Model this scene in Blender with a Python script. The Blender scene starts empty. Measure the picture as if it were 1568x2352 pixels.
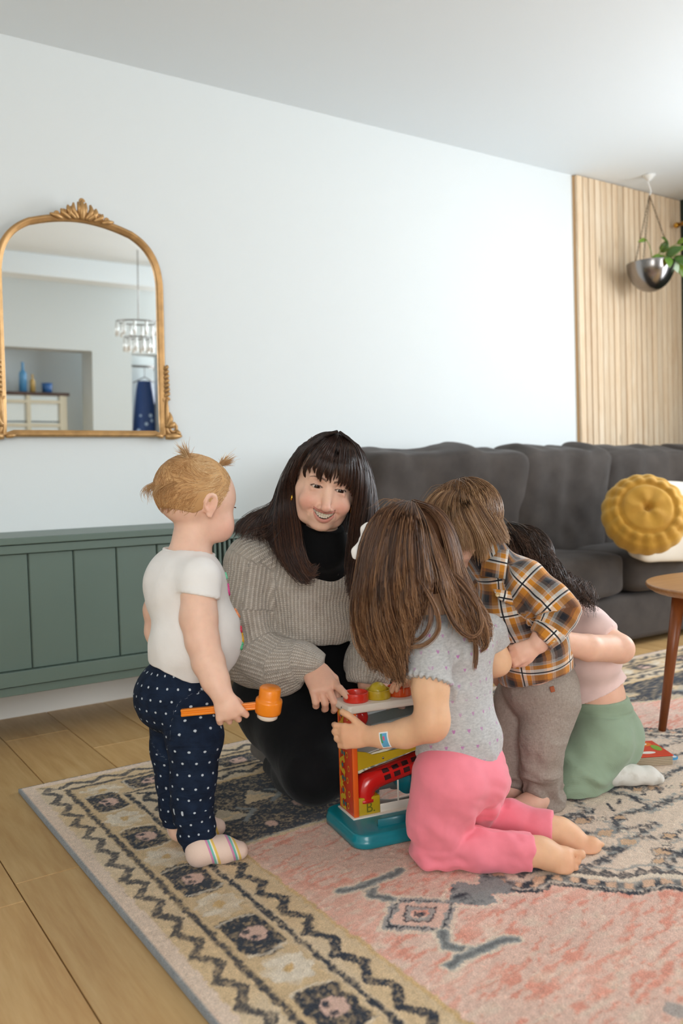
import bpy, bmesh, math, random
import numpy as np
from mathutils import Vector, Matrix
rng = np.random.default_rng(7); random.seed(7)
SC = bpy.context.scene; COL = SC.collection
# ---------------------------------------------------------------- camera (solved from the room's vanishing points)
FPX, CX, CY, HC = 1965., 784., 1176., .8
def nrm(v): v = np.array(v, float); return v/np.linalg.norm(v)
_X = nrm([2972, -166, 1965]); _D = np.array([1616, 51824, 1965.]); _D = nrm(_D-_D.dot(_X)*_X); _Z = -_D; _Y = np.cross(_Z, _X)
RW = np.array([_X, _Y, _Z]); CAMP = np.array([0, 0, HC])
cd = bpy.data.cameras.new('camera'); cam = bpy.data.objects.new('camera', cd); COL.objects.link(cam)
cd.sensor_fit = 'HORIZONTAL'; cd.sensor_width = 24.; cd.lens = 24.*FPX/1568.; cd.clip_start = .02
_r = RW[:, 0]; _u = -RW[:, 1]; _b = -RW[:, 2]
cam.matrix_world = Matrix(((_r[0], _u[0], _b[0], 0), (_r[1], _u[1], _b[1], 0), (_r[2], _u[2], _b[2], HC), (0, 0, 0, 1)))
cd.dof.use_dof = True; cd.dof.focus_distance = 1.92; cd.dof.aperture_fstop = 3.2
SC.camera = cam
# ---------------------------------------------------------------- light and exposure
SC.cycles.adaptive_threshold = .04; SC.cycles.adaptive_min_samples = 16; SC.cycles.diffuse_bounces = 4; SC.cycles.glossy_bounces = 4; SC.cycles.transmission_bounces = 6; SC.cycles.max_bounces = 8
SC.view_settings.view_transform = 'Standard'; SC.view_settings.look = 'None'; SC.view_settings.gamma = 1
SC.view_settings.use_curve_mapping = False; SC.view_settings.exposure = EXPOSURE = 0.17
W = bpy.data.worlds.new('sky'); SC.world = W; W.use_nodes = True
_bg = W.node_tree.nodes['Background']; _bg.inputs[0].default_value = (.75, .86, 1, 1); _bg.inputs[1].default_value = 1.0
def area_light(name, loc, target, sx, sy, power, col):
    l = bpy.data.lights.new(name, 'AREA'); l.shape = 'RECTANGLE'; l.size = sx; l.size_y = sy; l.energy = power; l.color = col
    o = bpy.data.objects.new(name, l); COL.objects.link(o); o.location = loc
    o.rotation_euler = (Vector(target)-Vector(loc)).to_track_quat('-Z', 'Y').to_euler(); return o
ROOM_X0, ROOM_X1, ROOM_Y0, WALL_Y, CEIL = -2.6, 4.53, -2.3, 3.156, 2.385
area_light('window_daylight', (4.50, 1.1, 1.45), (0, 1.1, 1.35), 1.9, 1.35, 66, (.89, .95, 1))
area_light('window_daylight', (3.92, -2.27, 1.5), (3.0, 3, 1.3), .9, 1.5, 52, (.98, .985, 1))
area_light('window_daylight', (-1.2, -2.27, 1.5), (-1.0, 3, 1.4), 1.9, 1.5, 64, (1, .99, .97))
# ---------------------------------------------------------------- geometry helpers
def ray(u, v): return RW @ np.array([(u-CX)/FPX, (v-CY)/FPX, 1.])
def at(u, v, d): return CAMP + ray(u, v)*d           # point at optical depth d
def fl(u, v, z=0.): r = ray(u, v); return CAMP + r*((z-HC)/r[2])
def yw(u, v, y): r = ray(u, v); return CAMP + r*(y/r[1])
def prj(p): c = RW.T @ (np.array(p, float)-CAMP); return CX+FPX*c[0]/c[2], CY+FPX*c[1]/c[2], c[2]
CR, CU, CF = RW[:, 0], -RW[:, 1], RW[:, 2]            # image right / up / forward in the room
def tag(o, label=None, cat=None, group=None, kind=None):
    for k, v in (('label', label), ('category', cat), ('group', group), ('kind', kind)):
        if v: o[k] = v
    return o
def empty(name, loc=(0, 0, 0), parent=None):
    o = bpy.data.objects.new(name, None); COL.objects.link(o); o.location = loc; o.empty_display_size = .05
    if parent: o.parent = parent
    return o
def thing(name, label, cat, loc=(0, 0, 0), group=None): return tag(empty(name, loc), label, cat, group)
def mesh_obj(name, verts, faces, mat, parent=None, smooth=True, attrs=None, cols=None):
    """verts are in world coordinates; a parent Empty (unrotated) is subtracted"""
    verts = np.asarray(verts, dtype=np.float32).reshape(-1, 3)
    off = np.zeros(3)
    p = parent
    while p is not None: off = off+np.array(p.location); p = p.parent
    if parent is not None and parent.type == 'MESH': pass
    me = bpy.data.meshes.new(name); verts = verts-off.astype(np.float32)
    if isinstance(faces, np.ndarray):
        nf, k = faces.shape
        me.vertices.add(len(verts)); me.vertices.foreach_set('co', verts.ravel())
        me.loops.add(nf*k); me.loops.foreach_set('vertex_index', faces.astype(np.int32).ravel())
        me.polygons.add(nf); me.polygons.foreach_set('loop_start', np.arange(0, nf*k, k, dtype=np.int32))
        me.update(calc_edges=True)
    else:
        me.from_pydata(verts.tolist(), [], faces); me.update()
    me.polygons.foreach_set('use_smooth', np.full(len(me.polygons), bool(smooth)))
    for k, a in (attrs or {}).items():
        at_ = me.attributes.new(k, 'FLOAT', 'POINT'); at_.data.foreach_set('value', np.asarray(a, np.float32))
    if cols is not None:
        ca = me.color_attributes.new('Col', 'FLOAT_COLOR', 'POINT')
        c4 = np.ones((len(verts), 4), np.float32); c4[:, :3] = cols; ca.data.foreach_set('color', c4.ravel())
    if mat is not None: me.materials.append(mat)
    o = bpy.data.objects.new(name, me); COL.objects.link(o)
    if parent is not None: o.parent = parent
    return o
def bm_obj(name, bm, mat, parent=None, smooth=False, autos=None):
    vs = np.array([v.co[:] for v in bm.verts]); bm.verts.index_update()
    fs = [[v.index for v in f.verts] for f in bm.faces]; bm.free()
    return mesh_obj(name, vs, fs, mat, parent, smooth)
def bm_box(bm, c, s, rot=None, bevel=0., seg=2):
    r = bmesh.ops.create_cube(bm, size=1.); vs = r['verts']
    for v in vs: v.co = Vector((v.co.x*s[0], v.co.y*s[1], v.co.z*s[2]))
    if bevel > 0:
        es = list({e for v in vs for e in v.link_edges})
        rr = bmesh.ops.bevel(bm, geom=es, offset=bevel, segments=seg, profile=.5, affect='EDGES')
        vs = list({v for f in rr['faces'] for v in f.verts} | {v for v in vs if v.is_valid})
    for v in vs:
        p = v.co
        if rot is not None: p = rot @ p
        v.co = p + Vector(c)
    return vs
def box(name, c, s, mat, parent=None, rot=None, bevel=0., seg=2, smooth=False):
    bm = bmesh.new(); bm_box(bm, c, s, rot, bevel, seg); return bm_obj(name, bm, mat, parent, smooth)
def lathe(prof, c=(0, 0, 0), n=32, ax=None):
    """prof: list of (r, h). returns verts, faces (open ends closed by r=0 points)"""
    prof = np.array(prof, float); a = np.arange(n)*2*np.pi/n
    v = np.zeros((len(prof), n, 3)); v[..., 0] = prof[:, 0, None]*np.cos(a); v[..., 1] = prof[:, 0, None]*np.sin(a); v[..., 2] = prof[:, 1, None]
    v = v.reshape(-1, 3)
    if ax is not None:
        M3 = np.array(Vector((0, 0, 1)).rotation_difference(Vector(ax)).to_matrix()); v = v @ M3.T
    v = v+np.array(c)
    f = []
    for i in range(len(prof)-1):
        for j in range(n):
            k = (j+1) % n; f.append((i*n+j, i*n+k, (i+1)*n+k, (i+1)*n+j))
    return v, f
def frames(P):
    P = np.asarray(P, float); T = np.gradient(P, axis=0); T /= np.linalg.norm(T, axis=1)[:, None]+1e-9
    N = np.zeros_like(T); a = np.array([0, 0, 1.]) if abs(T[0, 2]) < .9 else np.array([1., 0, 0])
    n = a-T[0]*a.dot(T[0]); N[0] = n/np.linalg.norm(n)
    for i in range(1, len(P)):
        n = N[i-1]-T[i]*N[i-1].dot(T[i]); N[i] = n/(np.linalg.norm(n)+1e-9)
    return T, N, np.cross(T, N)
def tube(P, r, n=8, cap=True, flat=1.):
    P = np.asarray(P, float); r = np.broadcast_to(np.asarray(r, float), (len(P),)); T, N, B = frames(P); a = np.arange(n)*2*np.pi/n
    v = P[:, None]+r[:, None, None]*(np.cos(a)[None, :, None]*N[:, None]+flat*np.sin(a)[None, :, None]*B[:, None]); v = v.reshape(-1, 3)
    f = []
    for i in range(len(P)-1):
        for j in range(n): k = (j+1) % n; f.append((i*n+j, i*n+k, (i+1)*n+k, (i+1)*n+j))
    if cap: f.append(tuple(range(n))[::-1]); f.append(tuple((len(P)-1)*n+j for j in range(n)))
    return v, f
def join(parts):
    V, Fc, o = [], [], 0
    for v, f in parts: V.append(v); Fc += [tuple(i+o for i in q) for q in f]; o += len(v)
    return np.concatenate(V), Fc
def spline(P, n):
    """Catmull-Rom through the rows of P, n samples"""
    P = np.asarray(P, float)
    if len(P) == 2: t = np.linspace(0, 1, n)[:, None]; return P[0]*(1-t)+P[1]*t
    Q = np.vstack([2*P[0]-P[1], P, 2*P[-1]-P[-2]]); t = np.linspace(0, len(P)-1-1e-6, n); i = t.astype(int); f = (t-i)[:, None]
    a, b, c, d = Q[i], Q[i+1], Q[i+2], Q[i+3]
    return .5*(2*b+(c-a)*f+(2*a-5*b+4*c-d)*f**2+(3*b-a-3*c+d)*f**3)
def hsh(i, j, k, s=0):
    n = (i*374761393+j*668265263+k*2147483647+s*974634777) & 0xffffffff
    n = ((n ^ (n >> 13))*1274126177) & 0xffffffff
    return ((n ^ (n >> 16)) & 0xffff)/65535.
def vnoise(P, scale=1., s=0):
    """smooth value noise in -1..1"""
    P = np.asarray(P, float)*scale; I = np.floor(P).astype(np.int64); f = P-I; f = f*f*(3-2*f); r = 0
    for dx in (0, 1):
        for dy in (0, 1):
            for dz in (0, 1):
                w = (f[..., 0] if dx else 1-f[..., 0])*(f[..., 1] if dy else 1-f[..., 1])*(f[..., 2] if dz else 1-f[..., 2])
                r = r+w*hsh(I[..., 0]+dx, I[..., 1]+dy, I[..., 2]+dz, s)
    return r*2-1
# ---------------------------------------------------------------- materials
def srgb(h):
    c = [int(h[i:i+2], 16)/255 for i in (0, 2, 4)]
    return tuple(x/12.92 if x <= .04045 else ((x+.055)/1.055)**2.4 for x in c)
class NT:
    def __init__(s, name):
        s.m = bpy.data.materials.new(name); s.m.use_nodes = True; s.t = s.m.node_tree; s.b = s.t.nodes['Principled BSDF']; s.out = s.t.nodes['Material Output']
    def n(s, typ, **k):
        q = s.t.nodes.new(typ)
        for a, v in k.items():
            if a.startswith('i_'):
                key = a[2:]; key = int(key) if key.isdigit() else key.replace('_', ' ')
                if hasattr(v, 'is_output') or hasattr(v, 'links'): s.t.links.new(v, q.inputs[key])
                else: q.inputs[key].default_value = v
            else: setattr(q, a, v)
        return q
    def l(s, a, b): s.t.links.new(a, b)
    def math(s, op, a, b=None, c=None):
        q = s.t.nodes.new('ShaderNodeMath'); q.operation = op
        for i, x in enumerate((a, b, c)):
            if x is None: continue
            if isinstance(x, (int, float)): q.inputs[i].default_value = x
            else: s.t.links.new(x, q.inputs[i])
        return q.outputs[0]
    def mix(s, f, a, b, mode='MIX'):
        q = s.t.nodes.new('ShaderNodeMix'); q.data_type = 'RGBA'; q.blend_type = mode
        for i, x in ((0, f), (6, a), (7, b)):
            if isinstance(x, (int, float)): q.inputs[i].default_value = x
            elif isinstance(x, tuple): q.inputs[i].default_value = (*x[:3], 1)
            else: s.t.links.new(x, q.inputs[i])
        return q.outputs[2]
    def ramp(s, f, stops, interp='LINEAR'):
        q = s.t.nodes.new('ShaderNodeValToRGB'); q.color_ramp.interpolation = interp; e = q.color_ramp.elements
        while len(e) < len(stops): e.new(.5)
        for i, (p, c) in enumerate(stops): e[i].position = p; e[i].color = (*c[:3], 1) if isinstance(c, tuple) else (c, c, c, 1)
        s.t.links.new(f, q.inputs[0]); return q.outputs[0]
    def coord(s, scale=(1, 1, 1), kind='Object'):
        tc = s.t.nodes.new('ShaderNodeTexCoord'); mp = s.t.nodes.new('ShaderNodeMapping'); s.l(tc.outputs[kind], mp.inputs[0]); mp.inputs['Scale'].default_value = scale; return mp.outputs[0]
    def noise(s, vec, scale, detail=3, rough=.5, dist=0.):
        q = s.t.nodes.new('ShaderNodeTexNoise'); s.l(vec, q.inputs['Vector']); q.inputs['Scale'].default_value = scale; q.inputs['Detail'].default_value = detail
        q.inputs['Roughness'].default_value = rough; q.inputs['Distortion'].default_value = dist; return q.outputs['Fac']
    def bump(s, h, strength, dist=.001):
        q = s.t.nodes.new('ShaderNodeBump'); q.inputs['Strength'].default_value = strength; q.inputs['Distance'].default_value = dist; s.l(h, q.inputs['Height'])
        if s.b.inputs['Normal'].is_linked: s.l(s.b.inputs['Normal'].links[0].from_socket, q.inputs['Normal'])
        s.l(q.outputs[0], s.b.inputs['Normal'])
    def base(s, c):
        if isinstance(c, tuple): s.b.inputs['Base Color'].default_value = (*c[:3], 1)
        else: s.l(c, s.b.inputs['Base Color'])
    def attr(s, name):
        q = s.t.nodes.new('ShaderNodeAttribute'); q.attribute_name = name; return q
    def comb(s, x, y, z=0.):
        q = s.t.nodes.new('ShaderNodeCombineXYZ')
        for i, a in enumerate((x, y, z)):
            if isinstance(a, (int, float)): q.inputs[i].default_value = a
            else: s.l(a, q.inputs[i])
        return q.outputs[0]
def M(name, col, rough=.6, metal=0., bump=None, var=None, sheen=0., coat=0., spec=None, sss=0.):
    """plain procedural material: base colour with noise variation and fine relief"""
    t = NT(name); c = srgb(col) if isinstance(col, str) else col; v = t.coord()
    if var:
        f = t.noise(v, var[0], 4); c2 = tuple(x*(1-var[1]) for x in c); c3 = tuple(min(1, x*(1+var[1])) for x in c)
        t.base(t.ramp(f, [(.3, c2), (.7, c3)]))
    else: t.base(c)
    t.b.inputs['Roughness'].default_value = rough; t.b.inputs['Metallic'].default_value = metal
    if sheen: t.b.inputs['Sheen Weight'].default_value = sheen; t.b.inputs['Sheen Roughness'].default_value = .5
    if coat: t.b.inputs['Coat Weight'].default_value = coat; t.b.inputs['Coat Roughness'].default_value = .08
    if spec is not None: t.b.inputs['Specular IOR Level'].default_value = spec
    if sss: t.b.inputs['Subsurface Weight'].default_value = sss; t.b.inputs['Subsurface Radius'].default_value = (.01, .004, .002)
    if bump: t.bump(t.noise(v, bump[0], 4), bump[1], bump[2] if len(bump) > 2 else .001)
    return t.m
# ---------------------------------------------------------------- signed distance modelling of bodies and clothes
class SDF:
    def __init__(s, lo, hi, h):
        s.lo = np.array(lo, float); s.h = h; s.n = np.ceil((np.array(hi)-s.lo)/h).astype(int)+1
        s.f = np.full(s.n, 1., np.float32); s.pad = .03
    def block(s, lo, hi, pad):
        a = np.clip(np.floor((np.minimum(lo, hi)-pad-s.lo)/s.h).astype(int), 0, s.n); b = np.clip(np.ceil((np.maximum(lo, hi)+pad-s.lo)/s.h).astype(int)+1, 0, s.n)
        if np.any(b <= a): return None, None
        g = [(s.lo[i]+np.arange(a[i], b[i])*s.h).astype(np.float32) for i in range(3)]
        return (slice(a[0], b[0]), slice(a[1], b[1]), slice(a[2], b[2])), (g[0][:, None, None], g[1][None, :, None], g[2][None, None, :])
    def comb(s, sl, d, k, op='+'):
        f = s.f[sl]
        if op == '+':
            if k > 0: h = np.clip(.5+.5*(f-d)/k, 0, 1); s.f[sl] = f*(1-h)+d*h-k*h*(1-h)
            else: s.f[sl] = np.minimum(f, d)
        else:
            if k > 0: h = np.clip(.5-.5*(f+d)/k, 0, 1); s.f[sl] = f*(1-h)-d*h+k*h*(1-h)
            else: s.f[sl] = np.maximum(f, -d)
    def cone(s, a, b, ra, rb, k=.01, side=None, ratio=1., op='+'):
        """tapered capsule; distances along `side` are divided by ratio (flattened section)"""
        a = np.asarray(a, float); b = np.asarray(b, float); R = max(ra, rb)*max(1, ratio)
        sl, g = s.block(a-R, a+R, s.pad+k); lo = np.minimum(a, b)-R; hi = np.maximum(a, b)+R
        sl, g = s.block(lo, hi, s.pad+k)
        if sl is None: return
        d = b-a; L2 = max(d.dot(d), 1e-9); q = [g[i]-a[i] for i in range(3)]
        t = np.clip((q[0]*d[0]+q[1]*d[1]+q[2]*d[2])/L2, 0, 1)
        v = [q[i]-t*d[i] for i in range(3)]; l2 = v[0]**2+v[1]**2+v[2]**2
        if side is not None:
            w = v[0]*side[0]+v[1]*side[1]+v[2]*side[2]; l2 = l2-w*w+(w/ratio)**2
        s.comb(sl, np.sqrt(np.maximum(l2, 0))-(ra+(rb-ra)*t), k, op)
    def ell(s, c, r, axes=None, k=.01, op='+'):
        c = np.asarray(c, float); r = np.asarray(r, float)*np.ones(3); R = r.max()
        sl, g = s.block(c-R, c+R, s.pad+k)
        if sl is None: return
        A = np.eye(3) if axes is None else np.asarray(axes); q = [g[i]-c[i] for i in range(3)]
        p = [(q[0]*A[i, 0]+q[1]*A[i, 1]+q[2]*A[i, 2]) for i in range(3)]
        k0 = np.sqrt((p[0]/r[0])**2+(p[1]/r[1])**2+(p[2]/r[2])**2); k1 = np.sqrt((p[0]/r[0]**2)**2+(p[1]/r[1]**2)**2+(p[2]/r[2]**2)**2)+1e-6
        s.comb(sl, np.maximum(k0*(k0-1)/k1, -r.min()), k, op)
    def fn(s, lo, hi, func, k=0., op='+'):
        sl, g = s.block(np.array(lo, float), np.array(hi, float), 0)
        if sl is None: return
        s.comb(sl, func(*g), k, op)
    def chain(s, pts, k=.01, side=None, ratio=1., op='+'):
        for (p, r), (q, r2) in zip(pts[:-1], pts[1:]): s.cone(p, q, r, r2, k, side, ratio, op)
    def cut(s, func):
        """intersect everything with func(x,y,z)<0"""
        g = [(s.lo[i]+np.arange(s.n[i])*s.h).astype(np.float32) for i in range(3)]
        s.f = np.maximum(s.f, func(g[0][:, None, None], g[1][None, :, None], g[2][None, None, :]).astype(np.float32))
    def put(s, prims, g=0.):
        for q in prims:
            if q[0] == 'e': s.ell(q[1], np.asarray(q[2])+g, q[3], q[4])
            elif q[0] == 'c': s.cone(q[1], q[2], q[3]+g, q[4]+g, q[5])
            else: s.chain([(p, r+g) for p, r in q[1]], q[2])
    def clone(s): o = SDF.__new__(SDF); o.lo, o.h, o.n, o.pad = s.lo, s.h, s.n, s.pad; o.f = np.full(s.n, 1., np.float32); return o
    def half(s, p, d):
        p, d = np.asarray(p, float), nrm(d); s.cut(lambda x, y, z: (x-p[0])*d[0]+(y-p[1])*d[1]+(z-p[2])*d[2])
    def union(s, o, k=.0):
        if k > 0: h = np.clip(.5+.5*(s.f-o.f)/k, 0, 1); s.f = s.f*(1-h)+o.f*h-k*h*(1-h)
        else: s.f = np.minimum(s.f, o.f)
    def mesh(s):
        f = s.f; f[0] = f[-1] = 1; f[:, 0] = f[:, -1] = 1; f[:, :, 0] = f[:, :, -1] = 1
        ins = f < 0; n = s.n; cnt = np.zeros(n-1, np.int8); off = [(i, j, k) for i in (0, 1) for j in (0, 1) for k in (0, 1)]
        sub = lambda a, o: a[o[0]:o[0]+n[0]-1, o[1]:o[1]+n[1]-1, o[2]:o[2]+n[2]-1]
        for o in off: cnt += sub(ins, o)
        C = np.argwhere((cnt > 0) & (cnt < 8)); idx = -np.ones(n-1, np.int64); idx[C[:, 0], C[:, 1], C[:, 2]] = np.arange(len(C))
        acc = np.zeros((len(C), 3)); num = np.zeros(len(C))
        val = {o: f[C[:, 0]+o[0], C[:, 1]+o[1], C[:, 2]+o[2]].astype(float) for o in off}
        for o in off:
            for ax in range(3):
                if o[ax] == 0:
                    o2 = list(o); o2[ax] = 1; a, b = val[o], val[tuple(o2)]; m = (a < 0) != (b < 0)
                    t = np.where(m, a/np.where(np.abs(a-b) < 1e-12, 1, a-b), 0); p = np.zeros((len(C), 3)); p[:] = o; p[:, ax] = t
                    acc[m] += p[m]; num[m] += 1
        V = s.lo+(C+acc/num[:, None])*s.h; Q = []
        for ax in range(3):
            b, c = (ax+1) % 3, (ax+2) % 3; sl0 = [slice(None)]*3; sl1 = [slice(None)]*3; sl0[ax] = slice(0, -1); sl1[ax] = slice(1, None)
            A, B = ins[tuple(sl0)], ins[tuple(sl1)]; E = np.argwhere(A != B); E = E[(E[:, b] > 0) & (E[:, c] > 0) & (E[:, b] < n[b]-1) & (E[:, c] < n[c]-1)]
            q = []
            for db, dc in ((-1, -1), (0, -1), (0, 0), (-1, 0)):
                e = E.copy(); e[:, b] += db; e[:, c] += dc; q.append(idx[e[:, 0], e[:, 1], e[:, 2]])
            q = np.stack(q, 1); flip = ~A[E[:, 0], E[:, 1], E[:, 2]]; q[flip] = q[flip][:, ::-1]; Q.append(q)
        return V, np.concatenate(Q)
def vnormals(V, Fq):
    n = np.cross(V[Fq[:, 2]]-V[Fq[:, 0]], V[Fq[:, 3 if Fq.shape[1] > 3 else 1]]-V[Fq[:, 1 if Fq.shape[1] > 3 else 0]]); N = np.zeros_like(V)
    for i in range(Fq.shape[1]):
        for a in range(3): N[:, a] += np.bincount(Fq[:, i], n[:, a], len(V))
    return N/(np.linalg.norm(N, axis=1)[:, None]+1e-12)
def relax(V, Fq, it=1, w=.5):
    for _ in range(it):
        S = np.zeros_like(V); c = np.zeros(len(V)); k = Fq.shape[1]
        for i in range(k):
            a, b = Fq[:, i], Fq[:, (i+1) % k]
            for x in range(3): S[:, x] += np.bincount(a, V[b, x], len(V))+np.bincount(b, V[a, x], len(V))
            c += np.bincount(a, None, len(V))+np.bincount(b, None, len(V))
        V = V*(1-w)+w*S/np.maximum(c, 1)[:, None]
    return V
# ================================================================ the room
M_wall = M('wall_paint', 'dee3e3', .75, bump=(260, .12)); M_ceil = M('ceiling_paint', 'eef4f7', .85, bump=(180, .15))
M_white = M('white_trim_paint', 'ecebe6', .45); M_green = M('sage_green_paint', '62736a', .42, var=(3, .04), bump=(300, .05))
M_dgreen = M('dark_green_paint', '2c382f', .6)
def hole_wall(name, axis, pos, lo, hi, hole, thick, mat):
    """wall slab in plane axis=pos spanning lo..hi (2D) with one rectangular hole"""
    bm = bmesh.new(); (a0, z0), (a1, z1) = lo, hi; rects = []
    if hole is None: rects = [(a0, z0, a1, z1)]
    else:
        rects = []; xs = a0
        for (h0, hz0, h1, hz1) in sorted(hole):
            rects += [(xs, z0, h0, z1), (h0, z0, h1, hz0), (h0, hz1, h1, z1)]; xs = h1
        rects.append((xs, z0, a1, z1))
    for (p, q, r, s_) in rects:
        if r-p < 1e-4 or s_-q < 1e-4: continue
        c = ((p+r)/2, pos, (q+s_)/2); s = (r-p, thick, s_-q)
        if axis == 'x': c = (pos, (p+r)/2, (q+s_)/2); s = (thick, r-p, s_-q)
        bm_box(bm, c, s)
    return tag(bm_obj(name, bm, mat), kind='structure')
T = .1
floor_ = tag(box('floor', ((ROOM_X0+ROOM_X1)/2, (ROOM_Y0+WALL_Y)/2, -.065), (ROOM_X1-ROOM_X0+.2, WALL_Y-ROOM_Y0+.2, .1), M('subfloor_oak', 'a58250', .6)), kind='structure')
tag(box('ceiling', ((ROOM_X0+ROOM_X1)/2, (ROOM_Y0+WALL_Y)/2, CEIL+T/2), (ROOM_X1-ROOM_X0+.2, WALL_Y-ROOM_Y0+.2, T), M_ceil), kind='structure')
hole_wall('wall_back', 'y', WALL_Y+T/2, (ROOM_X0, -.015), (ROOM_X1, CEIL), None, T, M_wall)
hole_wall('wall_right', 'x', ROOM_X1+T/2, (ROOM_Y0, -.015), (WALL_Y, CEIL), [(.15, .78, 2.05, 2.12)], T, M_dgreen)
hole_wall('wall_left', 'x', ROOM_X0-T/2, (ROOM_Y0, -.015), (WALL_Y, CEIL), None, T, M_wall)
hole_wall('wall_front', 'y', ROOM_Y0-T/2, (ROOM_X0, -.015), (ROOM_X1, CEIL), [(3.45, .75, 4.4, 2.25), (-2.15, .75, -.25, 2.25)], T, M_wall)
tag(box('trim_1', ((ROOM_X0+ROOM_X1)/2, -1.1, CEIL-.085), (ROOM_X1-ROOM_X0, .25, .17), M_ceil, bevel=.004), kind='structure')   # soffit seen in the mirror
tag(box('baseboard_back', ((ROOM_X0+3.6)/2, WALL_Y-.008, .058), (3.6-ROOM_X0, .016, .145), M_white, bevel=.003), kind='structure')
def window(name, axis, pos, a0, a1, z0, z1, nx, nz, sgn):
    w = tag(empty(name, (0, 0, 0)), kind='structure'); bm = bmesh.new()
    def bar(p, q, r, s_, t=.05):
        c = ((p+r)/2, pos, (q+s_)/2); s = (r-p, t, s_-q)
        if axis == 'x': c = (pos, (p+r)/2, (q+s_)/2); s = (t, r-p, s_-q)
        bm_box(bm, c, s, bevel=.004, seg=1)
    bar(a0, z0, a0+.05, z1); bar(a1-.05, z0, a1, z1); bar(a0, z0, a1, z0+.05); bar(a0, z1-.05, a1, z1)
    for i in range(1, nx): x = a0+(a1-a0)*i/nx; bar(x-.015, z0, x+.015, z1, .03)
    for i in range(1, nz): z = z0+(z1-z0)*i/nz; bar(a0, z-.015, a1, z+.015, .03)
    bm_obj('window_frame', bm, M_white, w)
    return w
window('window_1', 'x', ROOM_X1+.04, .15, 2.05, .78, 2.12, 2, 2, 1)
window('window_2', 'y', ROOM_Y0-.04, 3.45, 4.4, .75, 2.25, 2, 2, 1)
window('window_3', 'y', ROOM_Y0-.04, -2.15, -.25, .75, 2.25, 2, 2, 1)
# ---- oak planks
def wood(name, c1, c2, c3, axis='y', scale=1., rough=.4, obj_rand=.12, knots=True):
    t = NT(name); st = {'x': (1.2, 14, 14), 'y': (14, 1.2, 14), 'z': (14, 14, 1.2)}[axis]
    inf = t.n('ShaderNodeObjectInfo'); v0 = t.coord(tuple(x*scale for x in st)); sh = t.n('ShaderNodeVectorMath', operation='ADD')
    t.l(v0, sh.inputs[0]); t.l(t.comb(t.math('MULTIPLY', inf.outputs['Random'], 37.), t.math('MULTIPLY', inf.outputs['Random'], 11.), t.math('MULTIPLY', inf.outputs['Random'], 23.)), sh.inputs[1])
    v = sh.outputs[0]; f = t.noise(v, 1.1, 6, .62, .9); g = t.noise(v, 7, 3, .6, .2)
    c = t.ramp(f, [(.25, srgb(c1)), (.5, srgb(c2)), (.78, srgb(c3))]); c = t.mix(.25, c, t.ramp(g, [(.35, srgb(c1)), (.65, srgb(c3))]))
    if knots:
        vo = t.n('ShaderNodeTexVoronoi'); vv = t.coord({'y': (5, 1.5, 5), 'z': (9, 9, 2.2), 'x': (1.5, 5, 5)}[axis]); s2 = t.n('ShaderNodeVectorMath', operation='ADD'); t.l(vv, s2.inputs[0]); t.l(sh.inputs[1].links[0].from_socket, s2.inputs[1]); t.l(s2.outputs[0], vo.inputs['Vector']); vo.inputs['Scale'].default_value = 1.
        c = t.mix(t.ramp(vo.outputs['Distance'], [(.03, .75), (.10, 0.)]), c, tuple(x*.42 for x in srgb(c1)))
    hs = t.n('ShaderNodeHueSaturation'); t.l(c, hs.inputs['Color']); t.l(t.math('MULTIPLY_ADD', inf.outputs['Random'], obj_rand*2, 1-obj_rand), hs.inputs['Value']); t.base(hs.outputs[0])
    t.b.inputs['Roughness'].default_value = rough; t.bump(g, .08); return t.m
M_oak = wood('oak_plank_wood', 'b58a55', 'caa26b', 'dab883', 'y', 1., .42, .14)
M_pine = wood('pine_slat_wood', 'cfae88', 'dfc6a5', 'ecdcc4', 'z', 1.2, .5, .08)
xb = [.37+.2045*k for k in range(-3, 21)]
for i, x in enumerate(xb[:-1]):
    w = .2045-.0012; x1 = min(x+w, ROOM_X1-.002)
    js = [WALL_Y-.002]; y = WALL_Y-[.55, 1.72, .9, 1.35, .3][i % 5]
    if i == 2: y = fl(25, 2077)[1]
    while y > -.4: js.append(y); y -= 1.55
    js.append(-.4)
    for a, b in zip(js[:-1], js[1:]):
        box('plank', ((x+.0011+x1)/2, (a+b)/2-.0005, -.0085), (x1-x-.0011, a-b-.002, .015), M_oak, floor_, bevel=.0012, seg=1)
# ---- slat panel on the back wall (x 3.62 .. 4.52)
pan = thing('slat_panel', 'pale pine vertical slat panel on the wall behind the sofa', 'wall panel', (4.07, WALL_Y, 0))
box('backing_board', (4.075, WALL_Y-.004, CEIL/2), (.9, .008, CEIL-.004), M('pine_backing', 'd3ab7c', .7), pan)
ns = 19; sw = .898/ns
for i in range(ns):
    x = 3.628+sw*(i+.5); box('slat', (x, WALL_Y-.019, CEIL/2), (sw-.0045-random.random()*.004, .018+random.random()*.006, CEIL-.008), M_pine, pan, bevel=.002, seg=1)
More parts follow.
